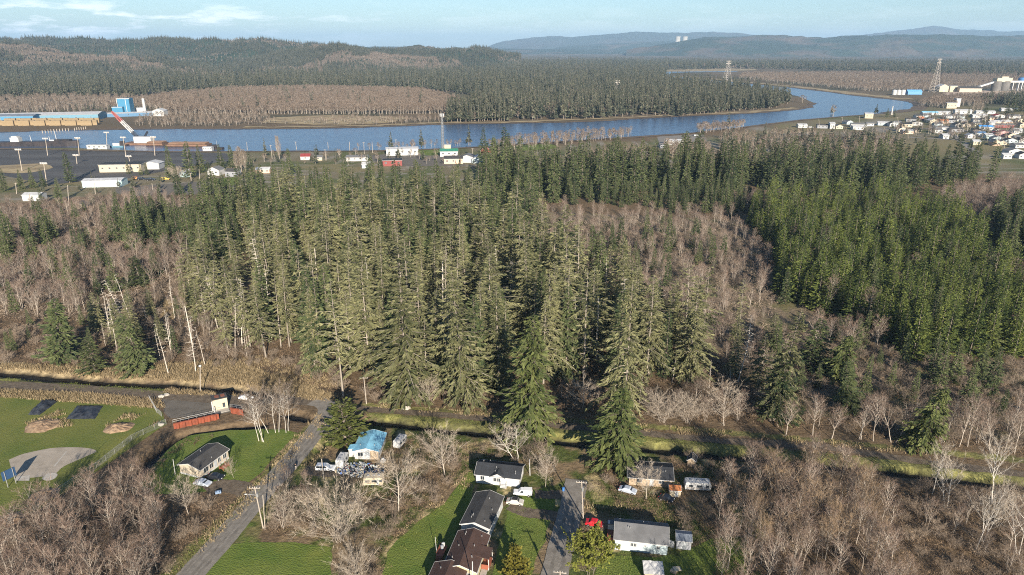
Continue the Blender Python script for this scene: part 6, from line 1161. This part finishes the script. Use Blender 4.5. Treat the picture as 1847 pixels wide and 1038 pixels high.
def barge(label, px, py, wpx, rz=0.0):
    p = G(px, py); L_ = wpx * mpp(px, py); t = thing("log_barge", label, "barge", (p.x, p.y + 7, 0), rz); MB().prism([(-6, .2), (6, .2), (7, 1.2), (7, 2.6), (-7, 2.6), (-7, 1.2)], -L_ / 2, L_ / 2).build("hull", M("barge_rust", (.13, .075, .05), (.20, .12, .08), .3), t); lg = MB()
    for k in range(26): y = -5.5 + (k % 13) * .9; lg.tube((-L_ * .45, y, 3.1 + .8 * (k // 13)), (L_ * .45, y + .3, 3.1 + .8 * (k // 13)), .45, .4, 6)
    lg.build("logs", M("red_logs", (.22, .14, .095), (.15, .09, .06), .2, .9), t); return t
barge("rust brown log barge just right of the derrick", 278, 264, 30); barge("long tan log barge farther right with a work boat at its end", 336, 266, 74)
for lb, px, py, wpx, h_ in (("long white site office with dark windows at the yard's water edge", 175, 269.5, 36, 4.0), ("white site cabin at the right end of the log barges", 374, 273, 16, 4.0)): bl("site_office", lb, "office", px, py, wpx, 6, h_, 0, W_WHITE, R_WHITE, .3, wins=4)
p = G(386, 271); wb = thing("work_boat", "dark work boat with a small mast beside the white site cabin", "boat", (p.x, p.y + 4, 0), 0); MB().prism([(-2.5, .1), (2.5, .1), (3.2, 2.2), (-3.2, 2.2)], -8, 8).build("hull", HULL, wb); MB().box((-1, 0, 3.6), (5, 4, 2.8)).build("cabin", HULL, wb); MB().tube((2, 0, 2), (2, 0, 9), .2, .1).build("mast", METAL, wb)
p = G(208, 267); wb = thing("work_boat", "white and blue work boat between the site office and the derrick", "boat", (p.x, p.y + 4, 0), 0); MB().prism([(-2, .1), (2, .1), (2.6, 1.8), (-2.6, 1.8)], -9, 7).build("hull", W_TEAL, wb); MB().box((0, 0, 3.0), (7, 3.6, 2.6)).build("cabin", W_WHITE, wb); MB().box((6, 0, 4), (4, 3, 5)).build("winch", HULL, wb)
# yard lights and poles of the port
for i, (bx, by, tx, ty) in enumerate(((86, 281, 82, 251), (143, 281, 140, 250), (227, 281, 222, 249), (279.5, 281, 276.5, 248.5), (40, 309, 33, 271), (139, 296, 137, 281), (236, 300, 232, 283), (85, 336, 79, 296), (193, 268, 192, 240))):
    p = G(bx, by); h_ = at_depth(tx, ty, p.y).z; x_ = at_depth(tx, ty, p.y).x - p.x; t = thing("yard_light", "tall floodlight pole standing in the dark port yard", "light pole", p, 0, "floodlight poles of the port yard"); MB().tube((0, 0, -.3), (x_, 0, h_), .38, .26, 8).build("mast", POLEW, t); MB().box((x_, 0, h_), (5.5, .5, .5)).build("crossbar", POLEW, t); m_ = MB()
    for k in range(4): m_.box((x_ - 2.1 + 1.4 * k, -.3, h_ + .7), (1.0, .5, .9))
    m_.build("lamps", W_WHITE, t)
for i, (bx, by, tx, ty) in enumerate(((446, 271, 445, 257), (491, 287, 488, 262), (499, 270, 497, 252), (535, 270, 533, 256), (592, 267, 591, 257), (588, 290, 586, 270), (631, 272, 630, 256), (657, 278, 656, 257), (672, 276, 671, 256), (714, 268, 714, 252), (867, 277, 866, 262), (853, 281, 852, 268), (124, 372, 122, 334), (172, 350, 170, 330), (276, 344, 274, 331), (345, 326, 343, 312), (55, 373, 53, 350), (30, 350, 28, 330),
                                      (360, 325, 359, 305), (380, 337, 378, 320), (1478, 233, 1477, 215), (1520, 223, 1519, 212), (1551, 222, 1550, 210), (1622, 232, 1619, 212), (1638, 250, 1637, 227), (1660, 240, 1659, 224), (1730, 213, 1729, 196), (1745, 240, 1745, 218), (1826, 248, 1826, 236), (1840, 226, 1839, 206), (1778, 228, 1777, 208), (1700, 232, 1699, 218), (1812, 275, 1811, 258), (1800, 282, 1800, 270), (1279, 237, 1278, 223), (1243, 250, 1242, 240))):
    pole("thin pale utility pole along the riverside streets", (bx, by), (tx, ty), 1 if i % 2 else 0, "street_pole", r=.26, box=False, group="utility poles of the riverside streets")
for px_, py_, h_ in ((436, 310, 22), (444, 311, 20), (428, 312, 19)): POPLAR.make(0, G(px_, py_), px_, (h_ / POPLAR.h[0],) * 3, "leafless poplar in the short tan row beyond the grey house", "row of leafless poplars")
POPLAR.make(0, G(505, 291), 3, (24 / POPLAR.h[0] * .8, 24 / POPLAR.h[0] * .8, 24 / POPLAR.h[0]), "single tall tan poplar by the river near the left conifer")
for k, (px_, py_, h_) in enumerate(((1754, 204, 20), (1762, 204, 22), (1769, 204, 20))): POPLAR.make(0, G(px_, py_), k, (h_ / POPLAR.h[0] * 1.3, h_ / POPLAR.h[0] * 1.3, h_ / POPLAR.h[0]), "leafless poplar in the tan screen before the plant's lumber yard", "poplars before the plant")
for k, (px_, py_, h_, i_, lb) in enumerate(((308, 320, 26, 0, "broad dark conifer between the white workshop and the tan shrub"), (345, 322, 30, 1, "tall dark conifer left of the white gable house"), (362, 312, 24, 2, "dark conifer behind the white gable house"), (400, 306, 22, 0, "dark conifer behind the grey riverside house"), (418, 303, 20, 1, "dark conifer left of the bare poplars"),
                                        (126, 330, 24, 1, "mid green conifer left of the teal metal shed"), (60, 340, 16, 0, "dark rounded conifer in the clump by the port yard's near corner"), (40, 342, 15, 2, "dark conifer second in the clump by the yard corner"), (78, 338, 14, 0, "small dark conifer right in the clump by the yard corner"), (10, 345, 17, 1, "dark conifer at the left edge by the yard"),
                                        (232, 314, 12, 2, "small conifer in front of the cream warehouse"), (255, 316, 10, 0, "low conifer between warehouse and white workshop"), (265, 316, 10, 1, "low conifer before the white workshop"), (109, 366, 17, 2, "dark conifer right of the white barn"), (75, 368, 12, 0, "round dark conifer touching the white barn"), (167, 367, 10, 0, "low dark conifer by the small cream house"),
                                        (322, 352, 22, 2, "dark conifer on the gravel lot's right side"), (382, 345, 22, 0, "dark conifer in front of the white gable house"), (455, 330, 24, 2, "dark conifer left of the white and pink house"), (523, 316, 22, 0, "dark conifer right of the white and pink house"), (872, 300, 34, 2, "tall dark spruce in front of the red cabin"), (910, 305, 36, 1, "tall dark spruce at the lawn by the river alders"))):
    o = (DSPRUCE if k > 15 else DSPRUCE).make(i_, G(px_, py_), k, (h_ / DSPRUCE.h[i_] * 1.15, h_ / DSPRUCE.h[i_] * 1.15, h_ / DSPRUCE.h[i_]), lb)
# radio mast and pylons
def tower(name, label, cat, px, py, ty, w0, w1, n, r, mat, arms=0):
    p = G(px, py); h_ = at_depth(px, ty, p.y).z; t = thing(name, label, cat, p, .3); lattice((0, 0, 0), (0, 0, h_), w0, w1, n, r).build("lattice", mat, t)
    for k in range(arms): z = h_ * (.98 - .11 * k); MB().prism([(-.4, z - .4), (.4, z - .4), (0, z + .8)], -w0 * .42, w0 * .42).build("crossarm", mat, t)
    return t, h_
t, h_ = tower("radio_mast", "slim grey lattice radio mast rising over the green roofed hall", "mast", 799, 273, 205, 2.6, 1.6, 26, .14, METAL); m_ = MB()
for k in range(6): a_ = k * 1.05; m_.box((1.8 * math.cos(a_), 1.8 * math.sin(a_), h_ - 1.6), (.6, .6, 2.8), a_)
m_.build("antennas", W_WHITE, t)
PYL = M("pylon_steel", (.42, .38, .33), (.34, .31, .28), .5, .6)
tower("power_pylon", "power pylon standing on the marsh inside the river bend", "pylon", 1311, 148, 110, 20, 2.2, 10, .42, PYL, 2); tower("power_pylon", "tallest power pylon by the plant on the right bank", "pylon", 1684, 167, 106, 15, 1.8, 12, .36, PYL, 2)
for px_, py_, ty_ in ((1113, 172, 146), (660, 107, 86), (690, 103, 82), (768, 98, 76), (248, 105, 88)):
    p = G(px_, min(py_, 140)); 
    if py_ > 140: tower("power_pylon", "small distant pylon among the peninsula conifers", "pylon", 1113, 172, 146, 12, 1.5, 8, .3, PYL, 2)
# plant on the right
ptc = W_CREAM; p = G(1807, 165); u = mpp(1807, 165); si = thing("silo_block", "pale headhouse on two dark round silos with a sloping conveyor", "silo", p)
for k, x in enumerate((-14 * u * .5, 9 * u * .5)): MB().lathe([(10.5, 0), (10.5, 17 * u), (9, 17.4 * u)], (x * 1.3, 6, 0), 24).build("silo", M("dark_concrete", (.16, .15, .14), (.10, .095, .09), .1, .8), si)
MB().box((0, 6, 19.5 * u), (27 * u, 16, 7 * u)).box((2 * u, 6, 24 * u), (12 * u, 10, 2.5 * u)).build("headhouse", ptc, si); MB().slab([(-57 * u, 2, 4 * u), (-13 * u, 2, 18 * u), (-13 * u, 7, 18 * u), (-57 * u, 7, 4 * u)], 2.6 * u).build("conveyor", W_WHITE, si); MB().box((26 * u, 6, 16.5 * u), (26 * u, 6, 3 * u)).build("bridge", W_WHITE, si)
for x in (20, 30, 36): MB().box((x * u, 6, 7.5 * u), (1.2 * u, 5, 15 * u)).build("bridge_leg", W_WHITE, si)
p = G(1841, 158); MBt = thing("water_tank", "round blue tank on white legs at the plant's right end", "tank", p); MB().lathe([(.1, 13), (9, 13), (9.4, 14), (9.4, 22), (8, 24), (.1, 25)], n=20).build("tank", paint("tank_blue", (.08, .22, .45)), MBt)
for k in range(4): MB().tube((6 * math.cos(k * 1.57 + .8), 6 * math.sin(k * 1.57 + .8), 0), (6 * math.cos(k * 1.57 + .8), 6 * math.sin(k * 1.57 + .8), 13), .8, .8, 8).build("leg", W_WHITE, MBt)
for k, lb in enumerate(("white storage tank left of three by the river bend", "white storage tank in the middle of three by the river bend", "white storage tank right of three, next to the blue shed")): tag(MB().lathe([(.1, 0), (4.6, 0), (4.6, 9.2), (4.0, 10.2), (.1, 11.2)], n=20).build("storage_tank", W_WHITE, loc=G(1612.5 + 7.8 * k, 171.5)), lb, "tank")
bl("blue_shed", "bright blue roofed shed on the bank by three white tanks", "shed", 1650, 171, 24, 14, 6, R(-6), paint("shed_blue", (.12, .30, .52)), roofing("bright_blue", (.10, .28, .52)), 4)
bl("domed_shed", "pale arched shed with a dark mouth by the tall pylon", "shed", 1702, 166, 16, 20, 12, 0, W_CREAM, R_WHITE, 5, along=False, doors=1); bl("plant_block", "cream plant building right of the arched shed", "building", 1720, 166, 15, 16, 13, 0, W_CREAM, R_WHITE, .5, wins=2); bl("plant_shed", "long plant shed with a sloping dark roof", "shed", 1750, 167, 36, 20, 9, R(-10), W_BEIGE, R_DGREY, 4)
bl("small_office", "pale office by the poplars before the plant", "office", 1716, 196, 18, 12, 9, 0, W_CREAM, R_WHITE, .5, wins=3); bl("white_frame_building", "white framed structure left of the tan poplars", "building", 1727, 193, 8, 8, 14, 0, W_WHITE, R_WHITE, .5)
for k, (px_, lb) in enumerate(((1222, "white cooling tower left of two on the far horizon"), (1235, "white cooling tower right of two on the far horizon"))):
    o = tag(MB().lathe([(62, 0), (50, 40), (42, 85), (41, 110), (45, 140), (44, 140), (40, 110)], n=28).build("cooling_tower", M_CONC), lb, "cooling tower"); q = at_depth(px_, 79.5, 12800); o.location = (q.x, q.y, q.z - 20)
# the town on the right
TOWN = [(1646, 220, 20, 0, W_GREY, R_DGREY, "blue grey house with a steep dark roof near the river field"), (1654, 227, 18, 1, W_WHITE, R_DGREY, "white gabled house below the blue grey one"), (1636, 230, 18, 0, W_CREAM, R_BLACK, "cream house with black roof left of the white gable"),
        (1598, 227, 26, 0, W_BLUE, R_WHITE, "long pale blue bungalow at the town's left end"), (1662, 218, 9, 0, W_RED, R_ORANGE, "small rust orange house behind the white gable"), (1684, 223, 14, 1, W_CREAM, R_WHITE, "pale yellow gabled cottage left of the salmon house"), (1700, 223, 18, 0, W_PEACH, R_ORANGE, "salmon house with an orange brown roof"),
        (1714, 222, 16, 0, W_GREY, R_BLACK, "dark roofed house right of the salmon one"), (1729, 231, 14, 1, W_WHITE, R_BLACK, "white gable with black roof in the town's middle"), (1738, 223, 9, 0, W_WHITE, R_WHITE, "tiny white house above the black roofed gable"), (1678, 208, 26, 0, W_WHITE, R_BLUE, "long white building with a pale blue roof near the river"),
        (1703, 208, 24, 0, W_WHITE, R_WHITE, "long white low building right of the blue roof"), (1737, 207, 26, 2, W_WHITE, R_WHITE, "large two storey white building, biggest in the town's back row"), (1714, 214, 16, 0, W_WHITE, R_GREY, "white low house before the big white building"), (1733, 214, 14, 0, W_BLUE, R_GREY, "grey white house below the big white building"),
        (1778, 206, 30, 0, W_WHITE, R_WHITE, "white building with long flat roof at the back right"), (1768, 213, 26, 0, W_WHITE, R_WHITE, "wide white hall in front of the long flat roof"), (1803, 214, 18, 1, W_WHITE, R_RED, "white gable with a red roof side"), (1821, 201, 26, 0, W_WHITE, R_WHITE, "farthest long white roof by the dark trees"), (1764, 228, 16, 0, W_CREAM, R_GREY, "cream bungalow in the town's middle right"),
        (1778, 235, 22, 0, W_WHITE, roofing("vivid_blue", (.06, .24, .55)), "white house with a vivid blue roof"), (1789, 231, 10, 2, W_WHITE, R_WHITE, "narrow white gabled house behind the blue roof"), (1811, 231, 34, 0, W_RED, R_GREY, "long bright red building"), (1811, 246, 30, 1, W_PINK, R_RED, "big pink house with a red gable roof"), (1826, 249, 14, 1, W_PEACH, R_DGREY, "small peach gable beside the big pink house"),
        (1806, 225, 38, 0, W_PEACH, R_WHITE, "long peach roofed row behind the red building"), (1768, 247, 16, 0, W_BLUE, roofing("deep_blue", (.07, .14, .25)), "house with a deep blue roof left of the pale teal box"), (1752, 250, 13, 1, W_WHITE, R_WHITE, "plain white gable next to the dark spruces"), (1785, 250, 14, 0, W_LTEAL, R_WHITE, "pale teal box house"), (1800, 256, 18, 1, W_BLUE, R_GREY, "pale blue gable with grey roof below the big pink house"),
        (1824, 259, 20, 1, W_BLUE, R_BLACK, "pale blue gable with black roof near the right edge"), (1845, 259, 16, 1, W_WHITE, R_BLACK, "white gable with black roof at the right edge"), (1797, 263, 14, 1, W_PEACH, R_GREY, "cream pink gable nearest the spruces"), (1808, 263, 13, 1, W_CREAM, R_GREY, "cream gable right of the cream pink one"), (1832, 279, 26, 1, W_WHITE, R_GREY, "large near house with broad grey roof by the alder grove"),
        (1848, 287, 18, 1, W_WHITE, R_DGREY, "white gable cut by the right edge above the alders"), (1817, 287, 14, 0, W_WHITE, R_WHITE, "white shed left of the large grey roofed house"), (1727, 239, 22, 0, W_GREY, R_DGREY, "wide dark roofed house below the white gable"), (1697, 236, 24, 0, W_WHITE, R_GREY, "pale low house with grey roof behind the spruce tips"), (1638, 242, 18, 0, W_PEACH, R_WHITE, "peach house with a pale roof rising behind spruces"),
        (1836, 240, 12, 0, W_WHITE, R_WHITE, "small white house right of the big pink one"), (1501, 233, 8, 2, W_WHITE, R_WHITE, "narrow tall white house near the riverside field"), (1514, 233, 12, 1, W_CREAM, R_GREY, "cream gable right of the narrow tall house"), (1549, 230, 26, 0, W_WHITE, R_GREY, "long white house with a grey roof by the field"), (1548, 235, 18, 0, W_WHITE, R_WHITE, "low white annex in front of the long white house"),
        (1570, 228, 12, 0, W_WHITE, R_GREY, "white bungalow right of the long white house"), (1567, 214, 13, 2, W_CREAM, R_WHITE, "tall cream house alone on the river point"), (1611, 229, 12, 1, W_WHITE, R_DGREY, "white gable right of the pale blue bungalow"), (1448, 231, 16, 0, W_WHITE, R_WHITE, "white boat-like cabin at the field's left end"), (1484, 232, 18, 0, W_GREY, R_DGREY, "grey house among spruces left of the tall white one"),
        (1222, 262, 40, 0, W_WHITE, R_WHITE, "long white store roof beyond the alder gap"), (1197, 268, 14, 0, W_GREY, R_GREY, "grey building left of the white store"), (1762, 262, 12, 0, W_CREAM, R_WHITE, "cream cottage showing between dark spruces"), (1706, 251, 10, 0, W_WHITE, R_WHITE, "white cottage just above the spruce line"), (1790, 217, 16, 0, W_PEACH, R_GREY, "peach bungalow behind the cream one"), (1830, 214, 18, 0, W_WHITE, R_GREY, "white bungalow before the dark trees at right")]
for i, (px, py, wpx, g_, wm, rm, lb) in enumerate(TOWN):
    bl("town_house", lb, "house", px, py, wpx, 9 + i % 3, (3.4, 3.2, 6.2)[g_] + (.3 * (i % 3)), R(-12 + (i * 7) % 20 - 6), wm, rm, (1.6, 2.2, 1.4)[g_], None, 3 if wpx > 14 else 2, 0, g_ != 1)
rg_ = random.Random(8); gl = [(W_WHITE, R_GREY, "small white bungalow under a grey roof in the far town's crowded rows", "white grey-roofed bungalows of the far town"), (W_WHITE, R_DGREY, "small white house under a dark roof in the far town's crowded rows", "white dark-roofed houses of the far town"), (W_CREAM, R_DGREY, "small cream house in the far town's crowded rows", "small cream houses of the far town"), (W_BLUE, R_GREY, "small pale blue house in the far town's crowded rows", "small pale blue houses of the far town"), (W_BEIGE, R_BLACK, "small tan house in the far town's crowded rows", "small tan houses of the far town")]
taken = [G(t_[0], t_[1] - 1) for t_ in TOWN]
for (x0, y0, x1, y1, n_) in ((1655, 212, 1850, 214, 12), (1640, 219, 1850, 221, 14), (1585, 226, 1850, 231, 16), (1625, 238, 1850, 243, 12), (1690, 250, 1850, 254, 8), (1770, 262, 1850, 268, 5), (1520, 226, 1640, 226, 5)):
    for k in range(n_):
        t_ = (k + rg_.random() * .7) / n_; px_, py_ = x0 + (x1 - x0) * t_, y0 + (y1 - y0) * t_ + rg_.uniform(-1.2, 1.2); p = G(px_, py_ - 1)
        if min((p - q_).length for q_ in taken) < 17: continue
        taken.append(p); wm, rm, lb, gr = rg_.choice(gl); bl("town_house", lb, "house", px_, py_, rg_.uniform(9, 15), rg_.uniform(8, 12), rg_.uniform(2.8, 4), R(rg_.uniform(-15, 12)), wm, rm, rg_.uniform(1.5, 2.4), gr, 2, 0, rg_.random() < .5)
for k, (px_, py_, h_, lb) in enumerate(((1842, 202, 34, "broad dark conifer block nearest the plant at right"), (1828, 204, 30, "dark conifer left in the block below the plant"), (1815, 206, 22, "smaller dark conifer at the block's left end"), (1778, 206, 18, "dark conifer by the tan poplars"), (1745, 212, 14, "dark conifer before the big white building"), (1600, 212, 14, "dark shrubby conifer by the river field"), (1612, 212, 12, "dark round tree by the white river marker"), (1780, 222, 12, "dark conifer among the town's middle houses"), (1762, 238, 11, "dark bushy conifer left of the vivid blue roof"), (1858, 210, 34, "dark conifer cut by the right edge below the plant"))):
    DSPRUCE.make(k % 3, G(px_, py_), k, (h_ / DSPRUCE.h[k % 3] * 1.3, h_ / DSPRUCE.h[k % 3] * 1.3, h_ / DSPRUCE.h[k % 3]), lb)
ct = [(1256, 246, W_WHITE, "white car parked on the riverside street right of the tall spruces"), (1462, 231, W_WHITE, "white car beside the field's left cabin"), (256, 325, C_BLACK, "dark truck parked on the gravel lot right of the small hut"), (246, 324, paint("orange", (.55, .24, .08)), "orange machine beside the dark truck"), (298, 325, paint("yellow", (.60, .45, .10)), "yellow trailer parked on the grass by the tan shrub"), (272, 326, C_BLACK, "black trailer between truck and yellow trailer"), (880, 290, C_WHITE, "white car near the red cabin"), (830, 285, C_RED, "red car near the green roofed hall")]
for px, py, m_, lb in ct: car(lb, "vehicle", "distant_car", G(px, py), .1, m_, 5.2, 2.0, "suv", 1.3)
for k, (px_, py_) in enumerate(((315, 322), (322, 324))): ROUND.make(1, G(px_, py_), k, .8, ("tan leafless shrub left of the pale green house", "tan leafless shrub against the pale green house")[k])
bm_ = thing("river_marker", "white post marker at the river's edge above the town", "marker", G(1608, 207)); MB().tube((0, 0, -.5), (0, 0, 13), 1.0, .7, 10).build("post", W_WHITE, bm_); MB().box((0, 0, .6), (4, 4, 1.4)).build("footing", M_CONC, bm_)
# ------------------------------------------------------------------ air
hz = MB().box((0, 19600, 349), (93000, 40400, 702)); hm_ = bpy.data.materials.new("air_haze"); hm_.use_nodes = True; tn_ = hm_.node_tree
tn_.nodes.remove(tn_.nodes["Principled BSDF"]); pv = tn_.nodes.new("ShaderNodeVolumePrincipled"); pv.inputs["Density"].default_value = 5.2e-5; pv.inputs["Color"].default_value = (.48, .73, 1.0, 1)
pv.inputs["Anisotropy"].default_value = 0.0; tn_.links.new(pv.outputs[0], tn_.nodes["Material Output"].inputs["Volume"])
tag(hz.build("haze", hm_), kind="stuff")
